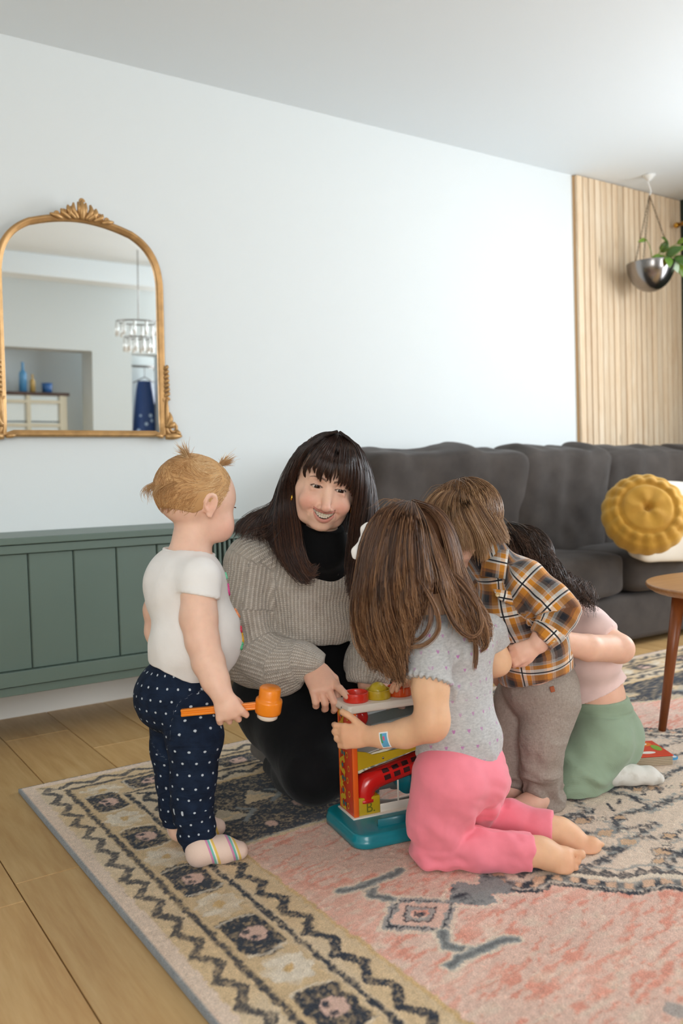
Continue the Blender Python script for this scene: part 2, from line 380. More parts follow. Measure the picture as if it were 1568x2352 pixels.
# ---- sage green cabinet cover below the mirror
YF = 2.76; cabz0, cabz1 = HC-(HC-.069)/WALL_Y*YF+.0, .8-.0535*YF
cab = thing('storage_cabinet', 'low sage green panelled cabinet floating under the gold mirror', 'cabinet', (.4, YF, cabz0))
cx0, cx1 = -.5, 1.62
box('top_board', ((cx0+cx1)/2, (YF-.012+WALL_Y)/2, cabz1-.011), (cx1-cx0+.03, WALL_Y-YF+.012, .022), M_green, cab, bevel=.003)
box('cabinet_body', ((cx0+cx1)/2, (YF+.02+WALL_Y)/2, (cabz0+cabz1)/2-.012), (cx1-cx0, WALL_Y-YF-.022, cabz1-cabz0-.026), M_green, cab, bevel=.002)
zr1 = yw(0, 1275, YF)[2]; zr0 = yw(0, 1548, YF)[2]; zr00 = yw(0, 1582, YF)[2]
box('top_rail', ((cx0+cx1)/2, YF+.008, (zr1+cabz1-.024)/2), (cx1-cx0, .024, cabz1-.024-zr1), M_green, cab, bevel=.002)
box('bottom_rail', ((cx0+cx1)/2, YF+.006, (zr0+zr00)/2), (cx1-cx0, .028, zr0-zr00), M_green, cab, bevel=.002)
box('plinth_rail', ((cx0+cx1)/2, YF+.012, (zr00+cabz0)/2-.001), (cx1-cx0, .02, zr00-cabz0-.004), M_green, cab, bevel=.002)
gx = [yw(72, 1430, YF)[0], yw(176, 1420, YF)[0], yw(274, 1400, YF)[0]]; pw = (gx[2]-gx[0])/2
k = -4
xs = [gx[0]+pw*j for j in range(-5, 6)]
xs = [x for x in xs if cx0 < x < 1.18]
for a, b in zip([cx0]+xs, xs+[1.18]):
    if b-a > .03: box('board', ((a+b)/2, YF+.014, (zr1+zr0)/2), (b-a-.004, .012, zr1-zr0-.002), M_green, cab, bevel=.003, seg=1)
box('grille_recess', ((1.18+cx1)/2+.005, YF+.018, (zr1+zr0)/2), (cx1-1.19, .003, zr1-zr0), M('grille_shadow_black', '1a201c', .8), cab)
j = 0
x = 1.192
while x < cx1-.01:
    box('grille_slat', (x, YF+.01, (zr1+zr0)/2), (.009, .014, zr1-zr0-.002), M_green, cab, bevel=.0015, seg=1); x += .019
# ---- mirror: built upright then leaned 2.5 degrees
MC = .966; HWm = .298; MZ0 = .992
def wallpt(u, v): p = yw(u, v, WALL_Y-.02); return (p[0]-MC, p[2]-MZ0)
zt_ = wallpt(175, 503)[1]; zs_ = wallpt(309, 544)[1]; zk_ = wallpt(358, 600)[1]
xs_m = np.concatenate([np.linspace(0, .19, 12), [.225, .252, .272, .286, .294, .298, .298, .298, .298]]); zq = zt_-(zt_-zs_)*(xs_m/.19)**1.9
zsl = zs_; zq[12:] = [zsl-.022, zsl-.048, zsl-.078, zsl-.112, zsl-.150, zsl-.20, zsl*.5, zsl*.25, 0.]
rt = spline(np.array([(a, 0, b_) for a, b_ in zip(xs_m, zq)]), 60); rt[:, 0] = np.clip(rt[:, 0], 0, HWm)
outl = np.vstack([rt[::-1]*1, (rt*np.array([-1, 1, 1]))[1:]])     # right-bottom -> top -> left-bottom
M_gold = M('antique_gold', 'bb925f', .42, .55, bump=(120, .15), var=(30, .18))
mir = thing('wall_mirror', 'arched gold framed mirror with carved crest on the white wall', 'mirror', (MC, WALL_Y-.012, MZ0))
mir.rotation_euler = (math.radians(2.2), 0, 0)
def mobj(name, v, f, mat, smooth=True):                     # local coordinates of the mirror
    o = mesh_obj(name, np.asarray(v), f, mat, None, smooth); o.parent = mir; return o
def sweep_closed(P, prof):
    n = len(P); Cn = P.mean(0); T_ = np.roll(P, -1, 0)-np.roll(P, 1, 0); T_ /= np.linalg.norm(T_, axis=1)[:, None]; O = np.stack([T_[:, 2], 0*T_[:, 0], -T_[:, 0]], 1)
    s = np.sign(((P-Cn)*O).sum(1).mean()); O *= s; m = len(prof)
    V = np.array([[P[i]+O[i]*a+np.array([0, b, 0]) for a, b in prof] for i in range(n)]).reshape(-1, 3)
    return V, [(i*m+j, ((i+1) % n)*m+j, ((i+1) % n)*m+(j+1) % m, i*m+(j+1) % m) for i in range(n) for j in range(m)]
bot = np.array([(x, 0, 0.) for x in np.linspace(-HWm, HWm, 16)[1:-1]]); P_ = np.vstack([outl, bot])
prof = [(-.018, 0), (-.018, -.014), (-.015, -.017), (-.012, -.0175), (-.006, -.024), (.000, -.0245), (.005, -.020), (.006, -.012), (.006, 0)]
v, f = sweep_closed(P_, prof); mobj('frame', v, f, M_gold)
M_glass = NT('mirror_silver'); M_glass.base((.93, .96, .95)); M_glass.b.inputs['Metallic'].default_value = 1; M_glass.b.inputs['Roughness'].default_value = .0
inn = P_.copy(); Cn = inn.mean(0); inn = Cn+(inn-Cn)*.985; inn[:, 1] = -.006
mobj('mirror_glass', inn, [tuple(range(len(inn)))], M_glass.m, False)
def scroll(cx, cz, r, turns, dr=1, w=.006, ph=0., y=-.02, n=26):
    t = np.linspace(0, 1, n); a = ph+dr*t*turns*2*np.pi; rr = r*(1-t*.88); P = np.stack([cx+rr*np.cos(a), y-.006*t, cz+rr*np.sin(a)], 1); return tube(P, w*(1-.6*t), 8)
def petal(x0, z0, x1, z1, w=.009, y=-.022, bend=0.):
    w *= 1.25
    P = spline(np.array([(x0, y, z0), ((x0+x1)/2+bend, y-.008, (z0+z1)/2), (x1, y-.004, z1)]), 9); return tube(P, w*np.sin(np.linspace(.25, 1, 9)*np.pi*.93)**.8+.001, 8, flat=.7)
ZT = rt[0][2]; cr = []
for s in (-1, 1):
    for a, r, z in ((.034, .020, .016), (.062, .015, .006), (.088, .011, -.002)): cr.append(scroll(s*a, ZT+z, r, 1.4, s, .0065, 0 if s < 0 else np.pi))
    cr += [petal(s*.012, ZT-.01, s*.030, ZT+.043, .007, bend=s*.01), petal(s*.02, ZT-.01, s*.05, ZT+.032, .007, bend=s*.012), petal(s*.04, ZT-.012, s*.075, ZT+.016, .006, bend=s*.01), petal(s*.07, ZT-.014, s*.115, ZT-.006, .006), petal(s*.05, ZT-.008, s*.04, ZT+.026, .006)]
cr += [petal(0, ZT-.012, 0, ZT+.055, .009), petal(-.008, ZT, -.014, ZT+.048, .006), petal(.008, ZT, .014, ZT+.048, .006), scroll(0, ZT+.052, .010, 1.2, 1, .005)]
v, f = join(cr); mobj('crest', v, f, M_gold)
for s in (1, -1):
    c = []; X0 = s*(HWm+.002)
    c += [scroll(X0+s*.026, .027, .028, 1.9, -s, .0088, -.6 if s > 0 else np.pi+.6), petal(X0-s*.004, -.005, X0+s*.062, -.002, .010), petal(X0+s*.038, .018, X0+s*.055, -.004, .008), petal(X0, .03, X0+s*.012, .088, .009, bend=s*.008), petal(X0+s*.01, .03, X0+s*.035, .05, .008), petal(X0+s*.002, .03, X0+s*.004, .14, .006), petal(X0-s*.012, -.004, X0-s*.045, .000, .006)]
    v, f = join(c); mobj('corner_scroll', v, f, M_gold)
    c = [scroll(X0+s*.003, .135, .014, 1.6, s, .005)]
    for q in range(7): z = .15+q*.017; c.append(petal(X0-s*.004, z, X0+s*(.014-.001*q), z+.016, .0055, bend=s*.004))
    v, f = join(c); mobj('side_carving', v, f, M_gold)
# position of things seen only in the mirror
mn = nrm((0, -math.cos(math.radians(2.2)), -math.sin(math.radians(2.2))))
def mirp(u, v, y):
    r = ray(u, v); o = np.array([MC, WALL_Y-.018, MZ0]); t = (o-CAMP).dot(mn)/r.dot(mn); p = CAMP+r*t; q = r-2*r.dot(mn)*mn; return p+q*((y-p[1])/q[1])
# ---- hanging bowl planter
hk = at(1483, 405, 1.)-CAMP; hk = CAMP+hk*((CEIL-HC)/hk[2]); px_, py_ = hk[0], hk[1]-.02; dP = prj((px_, py_, 1.7))[2]
zr = at(1487, 606, dP)[2]; zb = at(1487, 671, dP)[2]; rb = 53.5*dP/FPX; zh = at(1487, 452, dP)[2]
pl = thing('hanging_planter', 'brushed steel bowl planter with trailing leaves hanging by chains from the ceiling', 'planter', (px_, py_, zr))
pc = np.array([px_, py_, 0])
hh = zr-zb; pr = [(0, zb)]+[(rb*math.sin(a), zb+hh*(1-math.cos(a))) for a in np.linspace(.1, 1.35, 10)]+[(rb, zr-.004), (rb, zr), (rb-.004, zr), (rb-.006, zr-.012), (rb-.012, zr-.03), (0, zr-.03)]
t = NT('brushed_steel'); t.base((.28, .26, .25)); t.b.inputs['Metallic'].default_value = 1; t.b.inputs['Roughness'].default_value = .22; M_steel = t.m
v, f = lathe(pr, pc, 48); mesh_obj('bowl', v, f, M_steel, pl)
v, f = lathe([(0, zr-.02), (rb*.9, zr-.022), (rb*.9, zr-.035), (0, zr-.035)], pc, 24); mesh_obj('soil', v, f, M('potting_soil', '2e2018', 1, bump=(90, 1)), pl)
M_chain = M('chain_metal', '6b5a48', .4, .8)
for k in range(3):
    a = math.radians([200, 330, 80][k]); top = pc+np.array([0, 0, zh]); e = pc+np.array([math.cos(a)*rb, math.sin(a)*rb, zr]); n = int(np.linalg.norm(top-e)/.016); ls = []
    for i in range(n):
        c = e+(top-e)*(i+.5)/n; dr = nrm(top-e); sd = nrm(np.cross(dr, (0, 0, 1)) if i % 2 else np.cross(dr, np.cross(dr, (0, 0, 1)))); q = np.linspace(0, 2*np.pi, 9)[:-1]
        ls.append(tube([c+dr*.011*math.cos(x)+sd*.0045*math.sin(x) for x in list(q)+[q[0]]], .0013, 4, False))
    v, f = join(ls); mesh_obj('chain', v, f, M_chain, pl)
P = [pc+np.array([.012*math.sin(x), 0, zh+(CEIL-.03-zh)*i/7]) for i, x in enumerate(np.linspace(0, 5, 8))]
v, f = join([tube(P, .003, 6), lathe([(0, CEIL), (.035, CEIL-.001), (.03, CEIL-.008), (.008, CEIL-.03), (0, CEIL-.034)], pc, 20)]); mesh_obj('ceiling_hook', v, f, M_white, pl)
def leaf(name, base, dirv, up, L, Wd, mat, parent, fold=.25, droop=.3):
    d = nrm(dirv); sd = nrm(np.cross(d, up)); nn = np.cross(sd, d); V = []; n = 9
    for i in range(n):
        t = i/(n-1); w = Wd*(np.sin(np.pi*min(1, t*.92+.06))**.7)*(1-t**3*.35); c = base+d*L*t-nn*droop*L*t*t
        if i == n-1: w = .0005
        for s in (-1, -.5, 0, .5, 1): V.append(c+sd*w*s+nn*abs(s)*w*fold)
    F_ = [(i*5+j, i*5+j+1, (i+1)*5+j+1, (i+1)*5+j) for i in range(n-1) for j in range(4)]
    o = mesh_obj(name, V, F_, mat, parent); m = o.modifiers.new('s', 'SOLIDIFY'); m.thickness = .0006; return o
def leafmat(name, c):
    t = NT(name); t.base(t.ramp(t.noise(t.coord(), 12, 3), [(.3, tuple(x*.7 for x in srgb(c))), (.7, srgb(c))])); t.b.inputs['Roughness'].default_value = .35; t.b.inputs['Transmission Weight'].default_value = 0
    t.b.inputs['Subsurface Weight'].default_value = .2; return t.m
ML = [leafmat('leaf_green', '5d8a22'), leafmat('leaf_deep_green', '36601e'), leafmat('leaf_variegated', 'cfe0b8')]
stems = []
for (u0, v0, u1, v1, L, Wd, mi, dd) in [(1516, 585, 1500, 612, .13, .045, 0, -.05), (1530, 588, 1548, 575, .12, .04, 1, .0), (1545, 582, 1566, 566, .10, .03, 0, .0), (1540, 596, 1560, 620, .11, .032, 2, -.03), (1548, 590, 1572, 600, .12, .045, 1, -.02),
        (1530, 590, 1540, 606, .09, .035, 0, -.09), (1484, 550, 1468, 552, .075, .018, 0, .0), (1532, 558, 1526, 545, .075, .020, 1, .02), (1555, 560, 1566, 552, .08, .02, 0, 0), (1520, 580, 1528, 560, .09, .035, 1, .04), (1560, 600, 1575, 640, .12, .04, 0, 0), (1538, 600, 1528, 622, .08, .03, 1, .05)]:
    b = at(u0, v0, dP+dd-.03); e = at(u1, v1, dP+dd-.06)
    L, Wd = L*.72, Wd*.72; leaf('leaf', b, e-b, nrm(-CF+.6*CU+.2*rng.normal(size=3)), L, Wd, ML[mi], pl)
    stems.append(tube(spline(np.array([pc+np.array([.03, 0, zr-.02]), (pc+np.array([.03, 0, zr-.02])+b)/2+np.array([0, 0, .03]), b]), 8), .0018, 5))
v, f = join(stems); mesh_obj('stem', v, f, ML[0], pl)
# ---- curtain rod on the green wall
rodp = yw(1560, 514, 2.95); t_ = (4.43-0)/ray(1558, 516)[0]; rp = CAMP+ray(1558, 516)*t_
rod = thing('curtain_rod', 'brass curtain rod mounted on the dark green wall', 'curtain rod', (4.43, rp[1], rp[2]))
M_brass = M('brass', 'c8963c', .25, .9)
v, f = tube([(4.43, rp[1], rp[2]), (4.43, .0, rp[2])], .011, 14); mesh_obj('pole', v, f, M_brass, rod)
v, f = lathe([(0, 0), (.014, .002), (.017, .012), (.014, .022), (.008, .03), (0, .032)], (4.43, rp[1]+.0, rp[2]), 18, (0, 1, 0)); mesh_obj('finial', v, f, M_brass, rod)
v, f = join([tube([(4.43, rp[1]-.1, rp[2]), (ROOM_X1, rp[1]-.1, rp[2])], .006, 10), lathe([(0, 0), (.028, 0), (.028, .006), (0, .006)], (ROOM_X1-.006, rp[1]-.1, rp[2]), 18, (1, 0, 0))]); mesh_obj('bracket', v, f, M_brass, rod)
# ---- white partition with a niche, seen in the mirror
bm = bmesh.new(); pz = mirp(100, 800, -1.7)[2]; pxa, pxb = mirp(213, 900, -1.7)[0], mirp(303, 900, -1.7)[0]
bm_box(bm, ((.9+3.3)/2, -1.86, (pz+CEIL)/2), (2.4, .32, CEIL-pz)); bm_box(bm, ((pxa+pxb)/2, -1.86, pz/2), (pxb-pxa, .32, pz)); bm_box(bm, (.95, -1.86, pz/2), (.1, .32, pz)); bm_box(bm, (3.27, -1.86, pz/2), (.06, .32, pz))
tag(bm_obj('wall_partition', bm, M_wall), kind='structure')
# ---- things reflected in the mirror: hutch with bottles, lamp, hanging clothes
M_cream = M('cream_paint', 'd8cfb8', .5); M_walnut = M('walnut_wood', '4a3226', .4, var=(8, .2))
YH = -1.9; a = mirp(0, 898, YH); b = mirp(155, 900, YH); hx0, hx1 = 1.03, b[0]; hz = a[2]
# wall_front is plain behind the hutch; its door panes are pale and opaque
hut = thing('sideboard_hutch', 'cream hutch with walnut top and paned doors reflected in the mirror', 'sideboard', ((hx0+hx1)/2, YH-.2, 0))
box('hutch_top', ((hx0+hx1)/2, YH-.18, hz-.015), (hx1-hx0+.04, .36, .03), M_walnut, hut, bevel=.004)
for x in (hx0+.03, hx1-.03): box('side_panel', (x, YH-.18, hz/2-.015), (.05, .34, hz-.03), M_cream, hut)
z0 = mirp(60, 1030, YH)[2]
box('lower_body', ((hx0+hx1)/2, YH-.18, max(z0, .2)/2), (hx1-hx0-.1, .32, max(z0, .2)), M_cream, hut)
npn = 4; 
for i in range(npn+1): x = hx0+.055+(hx1-hx0-.11)*i/npn; box('door_stile', (x, YH-.02, (hz+z0)/2), (.035, .03, hz-z0-.04), M_cream, hut)
for i in range(1, 3): box('door_rail', ((hx0+hx1)/2, YH-.02, z0+(hz-z0)*i/2.4), (hx1-hx0-.11, .028, .03), M_cream, hut)
MG = NT('frosted_glass_pane'); MG.base(srgb('e8efef')); MG.b.inputs['Roughness'].default_value = .3
for i in range(npn):
    for q in range(2): box('pane', (hx0+.055+(hx1-hx0-.11)*(i+.5)/npn, YH-.03, z0+(hz-z0)*(q+.5)/2.1), ((hx1-hx0-.11)/npn-.03, .006, (hz-z0)/2.2), MG.m, hut)
def bottle(name, u, vb, vt, r, colr, label, cat):
    p = mirp(u, vb, YH-.15); h = abs(mirp(u, vt, YH-.15)[2]-hz)
    prf = [(0, 0), (r, 0), (r, h*.55), (r*.9, h*.65), (r*.35, h*.75), (r*.35, h*.97), (r*.4, h), (0, h)] if cat != 'cup' else [(0, 0), (r*.85, 0), (r, h), (r*.92, h), (r*.8, h*.1), (0, h*.1)]
    v, f = lathe(prf, (p[0], YH-.15, hz+.0005), 24); tag(mesh_obj(name, v, f, M('glaze_'+colr, colr, .25)), label, cat)
bottle('bottle', 53, 897, 832, .035, '5f9fd0', 'tall pale blue bottle on the reflected hutch', 'bottle')
bottle('bottle', 75, 897, 860, .025, 'd8b26a', 'short amber bottle on the reflected hutch', 'bottle')
bottle('cup', 108, 897, 880, .05, '3f70b0', 'blue cup on the reflected hutch', 'cup')
# pendant lamp seen in the mirror
lc = mirp(318, 770, -.35); lt = CEIL
lamp = thing('pendant_lamp', 'glass drop chandelier reflected at the right side of the mirror', 'lamp', (lc[0], -.35, lc[2]))
M_clear = NT('crystal_glass'); M_clear.base((.95, .97, .97)); M_clear.b.inputs['Roughness'].default_value = .15; M_clear.b.inputs['Metallic'].default_value = .3
v, f = tube([(lc[0], -.35, lc[2]+.12), (lc[0], -.35, CEIL)], .004, 6); mesh_obj('stem', v, f, M_steel, lamp)
for rr, zz in ((.17, .1), (.11, -.02)):
    q = np.linspace(0, 2*np.pi, 25); v, f = tube([(lc[0]+rr*math.cos(x), -.35+rr*math.sin(x), lc[2]+zz) for x in q], .006, 6, False); mesh_obj('ring', v, f, M_steel, lamp)
    for x in q[:-1:2]:
        v, f = tube([(lc[0]+rr*math.cos(x), -.35+rr*math.sin(x), lc[2]+zz-.005), (lc[0]+rr*math.cos(x), -.35+rr*math.sin(x), lc[2]+zz-.11)], .012, 6); mesh_obj('crystal_drop', v, f, M_clear.m, lamp)
# blue dress on a hanger and a potted palm, both only in the mirror
dp = mirp(332, 880, -2.05)
dr = thing('hanging_dress', 'dark blue dress with white flecks reflected at the edge of the mirror', 'dress', (dp[0], -2.05, dp[2]))
H_ = max(.7, dp[2]-.25); a = np.linspace(0, 2*np.pi, 33)[:-1]; V = []
for i in range(14):
    t = i/13; w = .07+.10*t**.7; V += [(dp[0]+w*math.cos(x)*(1+.08*math.sin(6*x)*t), -2.05+.06*math.sin(x)*(1+t)*(1+.3*math.cos(5*x)*t), dp[2]+.02-H_*t) for x in a]
t = NT('blue_print_cloth'); vo = t.n('ShaderNodeTexVoronoi', i_Scale=9.); t.l(t.coord(), vo.inputs['Vector']); t.base(t.mix(t.ramp(vo.outputs['Distance'], [(.12, 1.), (.2, 0.)]), srgb('1f3f77'), srgb('b8cfe8')))
mesh_obj('cloth', V, [(i*32+j, i*32+(j+1) % 32, (i+1)*32+(j+1) % 32, (i+1)*32+j) for i in range(13) for j in range(32)], t.m, dr)
v, f = join([tube([(dp[0]-.12, -2.05, dp[2]+.0), (dp[0], -2.05, dp[2]+.06), (dp[0]+.12, -2.05, dp[2]+.0)], .005, 6), tube([(dp[0], -2.05, dp[2]+.06), (dp[0], -2.05, dp[2]+.15)], .003, 6)]); mesh_obj('hanger', v, f, M_walnut, dr)
v, f = tube([(dp[0]-.22, -2.05, dp[2]+.165), (dp[0]+.22, -2.05, dp[2]+.165)], .012, 10)
tag(mesh_obj('clothes_rail', v, f, M_steel), 'steel rail holding the reflected blue dress', 'rail')
box('rail_bracket', (dp[0]-.2, (-2.05+ROOM_Y0)/2, dp[2]+.165), (.02, -2.05-ROOM_Y0, .02), M_steel, bpy.data.objects['clothes_rail'])
box('rail_bracket', (dp[0]+.2, (-2.05+ROOM_Y0)/2, dp[2]+.165), (.02, -2.05-ROOM_Y0, .02), M_steel, bpy.data.objects['clothes_rail'])
# ================================================================ rug (painted design on a fine pile mesh)
RX0, RX1, RY0, RY1, RZ = .50, 3.42, .055, 2.345, .012
def rug_mesh():
    xs = np.concatenate([np.arange(RX0, 1.75, .0042), np.arange(1.75, 2.5, .008), np.arange(2.5, RX1, .02), [RX1]])
    ys = np.concatenate([np.arange(RY0, .66, .02), np.arange(.66, 2.345, .0044), [RY1]])
    Xg, Yg = np.meshgrid(xs, ys, indexing='ij'); P = np.stack([Xg.ravel(), Yg.ravel(), 0*Xg.ravel()], 1)
    w1 = vnoise(P, 55, 1)*.0035+vnoise(P, 130, 2)*.003; w2 = vnoise(P, 60, 3)*.0035+vnoise(P, 140, 4)*.003
    x = P[:, 0]+w1; y = P[:, 1]+w2; sk = .013*(RY1-y)/1.24*0
    n1 = vnoise(P*[1, 1, 1], 9, 5); n2 = vnoise(P*[.6, 1.6, 1], 45, 6); n3 = vnoise(P, 170, 7); n4 = vnoise(P, 300, 8); fine = .5*n3+.5*n4
    C = lambda h: np.array(srgb(h))
    cream, beige, navy, gray, pink, salmon, tan, pale = C('ddcfba'), C('cdb490'), C('232a36'), C('8d9290'), C('d8b3a2'), C('d98e78'), C('cba873'), C('e0bfae')
    N = len(x); col = np.zeros((N, 3)); e = np.minimum.reduce([x-RX0, RX1-x, y-RY0, RY1-y]); al = np.where((x-RX0 < RY1-y) & (x-RX0 < y-RY0), y, x)
    def put(m, c, a=1.): 
        a = np.clip(a, 0, 1) if not np.isscalar(a) else a; mm = (m*a)[:, None]; col[:] = col*(1-mm)+c*mm
    ss = lambda d, w=.0015: np.clip(.5-d/(2*w), 0, 1)
    brk = np.clip(.95+.9*fine+.25*n2, .12, 1)                       # worn navy lets the ground through
    # field
    xs_ = 1.95-np.abs(x-1.95); w = np.abs(y-1.2)
    base = pink*(.5+.0)+pale*.5; col[:] = base
    st = vnoise(np.stack([x*1.0+y*.8, (y-x*.25)*1.0, 0*x], 1)*[22, 110, 1], 1, 11); st2 = vnoise(np.stack([x+y*.5, y-x*.2, 0*x], 1)*[50, 190, 1], 1, 12)
    put(np.clip((st*.7+st2*.6+n1*.55+.02)*1.7, 0, .85), salmon); put(np.clip((n1-.25)*1.2, 0, .5), pale); put(np.clip(-n2*.8-.25, 0, .6), cream)
    def seg(x0, y0, x1, y1):
        dx, dy = x1-x0, y1-y0; t = np.clip(((xs_-x0)*dx+(w-y0)*dy)/(dx*dx+dy*dy), 0, 1); return np.hypot(xs_-x0-t*dx, w-y0-t*dy)
    def pl(pts, r): return ss(np.minimum.reduce([seg(*a, *b) for a, b in zip(pts[:-1], pts[1:])])-r)
    def poly(pts):
        ins = np.zeros(N, bool); j = len(pts)-1
        for i in range(len(pts)):
            xi, yi = pts[i]; xj, yj = pts[j]; c = ((yi > w) != (yj > w)) & (xs_ < (xj-xi)*(w-yi)/(yj-yi+1e-12)+xi); ins ^= c; j = i
        return ins.astype(float)
    # medallion
    med = [(1.10, -.01), (1.135, .055), (1.17, .075), (1.21, .07), (1.27, .15), (1.31, .195), (1.365, .205), (1.40, .255), (1.48, .29), (1.55, .38), (1.66, .40), (1.74, .50), (1.95, .52), (1.96, -.01)]
    m = poly(med); put(m, cream*.75+pink*.25); md = np.minimum.reduce([seg(*a, *b) for a, b in zip(med[:-3], med[1:-2])])
    put(ss(md-.012)*m, navy, brk); put(m*ss(np.abs(md-.030)-.016), gray, .75); put(m*ss(np.abs(md-.030)-.012), navy, np.clip(brk*.8+n2*.4, 0, 1))
    bead = np.minimum(np.abs(((xs_*.75+w)*24) % 1-.5), 1)
    put(m*ss(np.abs(md-.032)-.011)*np.clip((.32-bead)*9, 0, 1), np.array(pink)*.6+tan*.4)
    put(m*ss(np.abs(md-.055)-.006), cream)
    ser = np.abs(((xs_+w*.6)*26) % 1-.5)*.05; put(m*np.clip((ser+.074-md)*220, 0, 1)*(md > .062), navy, brk*.9)
    put(m*ss(np.abs(md-.098)-.004), gray, .8)
    for pts, r in [([(1.23, .0), (1.33, .055), (1.44, .05), (1.51, .02), (1.56, .075), (1.66, .055), (1.8, .06)], .010), ([(1.44, .05), (1.40, .0)], .014), ([(1.51, .02), (1.60, .0)], .011), ([(1.56, .20), (1.676, .213), (1.75, .17), (1.827, .156), (1.95, .18)], .010), ([(1.676, .213), (1.70, .30), (1.84, .33), (1.95, .31)], .011), ([(1.66, .055), (1.70, .13), (1.676, .21)], .011), ([(1.75, .0), (1.80, .06), (1.88, .0)], .010), ([(1.58, .2), (1.53, .13), (1.44, .15)], .008), ([(1.78, .25), (1.9, .25)], .006)]:
        sw_ = .0055*(np.abs(((xs_*1.0+w*.35)*38) % 1-.5)*4-1)+.004*n2; dl = np.minimum.reduce([seg(*a, *b) for a, b in zip(pts[:-1], pts[1:])])
        put(m*ss(dl-r-.007-sw_), gray, np.clip(.35+.8*n2+fine, 0, .8)); put(m*ss(dl-r*.72-sw_), navy, np.clip(brk-.12, 0, 1))
    for q in range(46):
        hx, hy = 1.24+.70*((q*.618034) % 1), .50*((q*.754877+.11) % 1); rr_ = .011+.006*(q % 3); dq = np.abs(xs_-hx)+np.abs(w-hy)*1.3
        put(m*(md > .10)*(dq < rr_*1.5)*1., gray if q % 2 else navy, np.clip(brk-.25, 0, 1)); put(m*(md > .10)*(dq < rr_)*1., tan*.6+pink*.4 if q % 3 else cream, .9)
    for q in range(7): put(m*pl([(1.50+.045*q, .10+.02*(q % 2)), (1.52+.045*q, .135)], .0045), navy, brk)
    # anchor motif
    dd = np.abs(xs_-.935)+np.abs(w)*1.12
    for r0, r1, c, a in [(.088, .1, cream, .7), (.064, .088, gray, .85), (.070, .077, navy, brk), (.040, .064, pink, .9), (.034, .040, navy, brk), (.020, .034, gray, .8), (0, .012, navy, brk)]: put(((dd > r0) & (dd < r1)).astype(float), c, a)
    for pts in [([(.927, .075), (.905, .11), (.935, .15)]), ([(.87, .158), (.90, .150), (.985, .151), (1.01, .160)])]:
        put(pl(pts, .017), cream, .8); put(pl(pts, .011), gray, .95); put(pl(pts, .005), navy, brk*.6)
    lz = poly([(1.0, -.01), (1.045, .045), (1.075, .05), (1.09, .02), (1.13, .05), (1.15, -.01)]); put(lz, gray); put(lz, navy, np.clip(n2*1.5+fine, 0, 1)); put(pl([(1.0, .012), (1.043, .052), (1.08, .055), (1.092, .028), (1.128, .058)], .004), cream, .8)
    for cx_, cy_ in [(1.06, .44), (1.30, .34), (1.6, .62)]: put(ss(np.hypot(xs_-cx_, w-cy_)-.018), gray, .7)
    # corner spandrels
    sp = [(.80, .455), (1.10, .460), (1.22, .50), (1.34, .60), (1.5, .66), (1.7, .80), (1.96, .86), (1.96, 1.3), (.80, 1.3)]
    m = poly(sp); put(m, beige); sd = np.minimum.reduce([seg(*a, *b) for a, b in zip(sp[:6], sp[1:7])]); put(m*(sd > .016), navy, brk); put(m*ss(np.abs(sd-.014)-.004), gray, .6)
    for q in range(9):
        cx_ = .86+.115*q; hy = .60+.07*(q % 2)+(.05*max(0, q-4))
        tr = poly([(cx_-.05, hy), (cx_+.055, hy), (cx_+.0, hy+.085)]); put(tr*m, beige); put(tr*m, gray, .4*(n2 > .1)); put(pl([(cx_+.02, hy-.02), (cx_+.07, hy+.03), (cx_+.04, hy+.06)], .006)*m, gray, .8)
        put(ss(np.hypot(xs_-cx_-.06, w-hy+.07)-.016)*m, pink, .9)
    # border (distance e from the edge)
    put(ss(e-.300), beige); put(ss(np.abs(e-.296)-.004), tan, .8)
    put(ss(e-.285), cream*.45+beige*.55); put(ss(e-.285)*np.clip(n1*.8+.1, 0, .5), tan)
    ph = (al/.0875) % 1; tri = np.abs(ph-.5)*4-1; put(ss(np.abs(e-.255-tri*.014)-.0115), navy, brk)
    put(ss(e-.226), tan*.5+cream*.5); put(ss(np.abs(e-.216)-.0065), navy, brk); put(ss(e-.206), beige*.72+tan*.28); put(ss(np.abs(e-.203)-.003), beige)
    a2 = (al-1.193) % .2585; a2 = np.minimum(a2, .2585-a2)                # distance from a flower centre
    rf = np.hypot(a2, (e-.158)*1.15); th = np.arctan2(e-.158, ((al-1.193+.129) % .2585)-.129); fr = .047+.005*np.sin(8*th)
    q = np.hypot(.12925-a2, (e-.158)*.95); band = ss(np.abs(e-.158)-.040)
    put(band*ss(q-.070+.008*np.sin(al*90)), navy, brk); put(band*ss(np.abs(q-.068)-.003), cream, .7)
    put(ss(np.hypot((.12925-a2-.004), e-.163)-.021), pink, .9); put(ss(np.hypot((.12925-a2-.012), e-.156)-.008), navy, brk)
    put(ss(rf-fr), cream); put(ss(rf-fr)*np.clip(n2*1.4, 0, .7), beige); put(ss(rf-.012), tan)
    put(ss(np.abs(e-.100)-.0065), navy, brk*.95); put(ss(e-.0905), cream*.6+tan*.4); put(ss(e-.0905)*np.clip(n1+.1, 0, .5), tan)
    ph = (al/.086+.2) % 1; tri = np.abs(ph-.5)*4-1; put(ss(np.abs(e-.062-tri*.014)-.0105), navy, brk*.92)
    put(ss(e-.034), cream*.6+pink*.4); e0 = np.minimum.reduce([P[:, 0]-RX0, RX1-P[:, 0], P[:, 1]-RY0, RY1-P[:, 1]]); put(ss(e-.010)*(e0 > .006), cream*.5+pink*.5); put((e0 < .0065)*1., C('8b8d8e'))
    # wool fleck
    col *= (1+.10*n4[:, None]+.10*n3[:, None]+.06*n1[:, None]); col = np.clip(col, .004, .85)
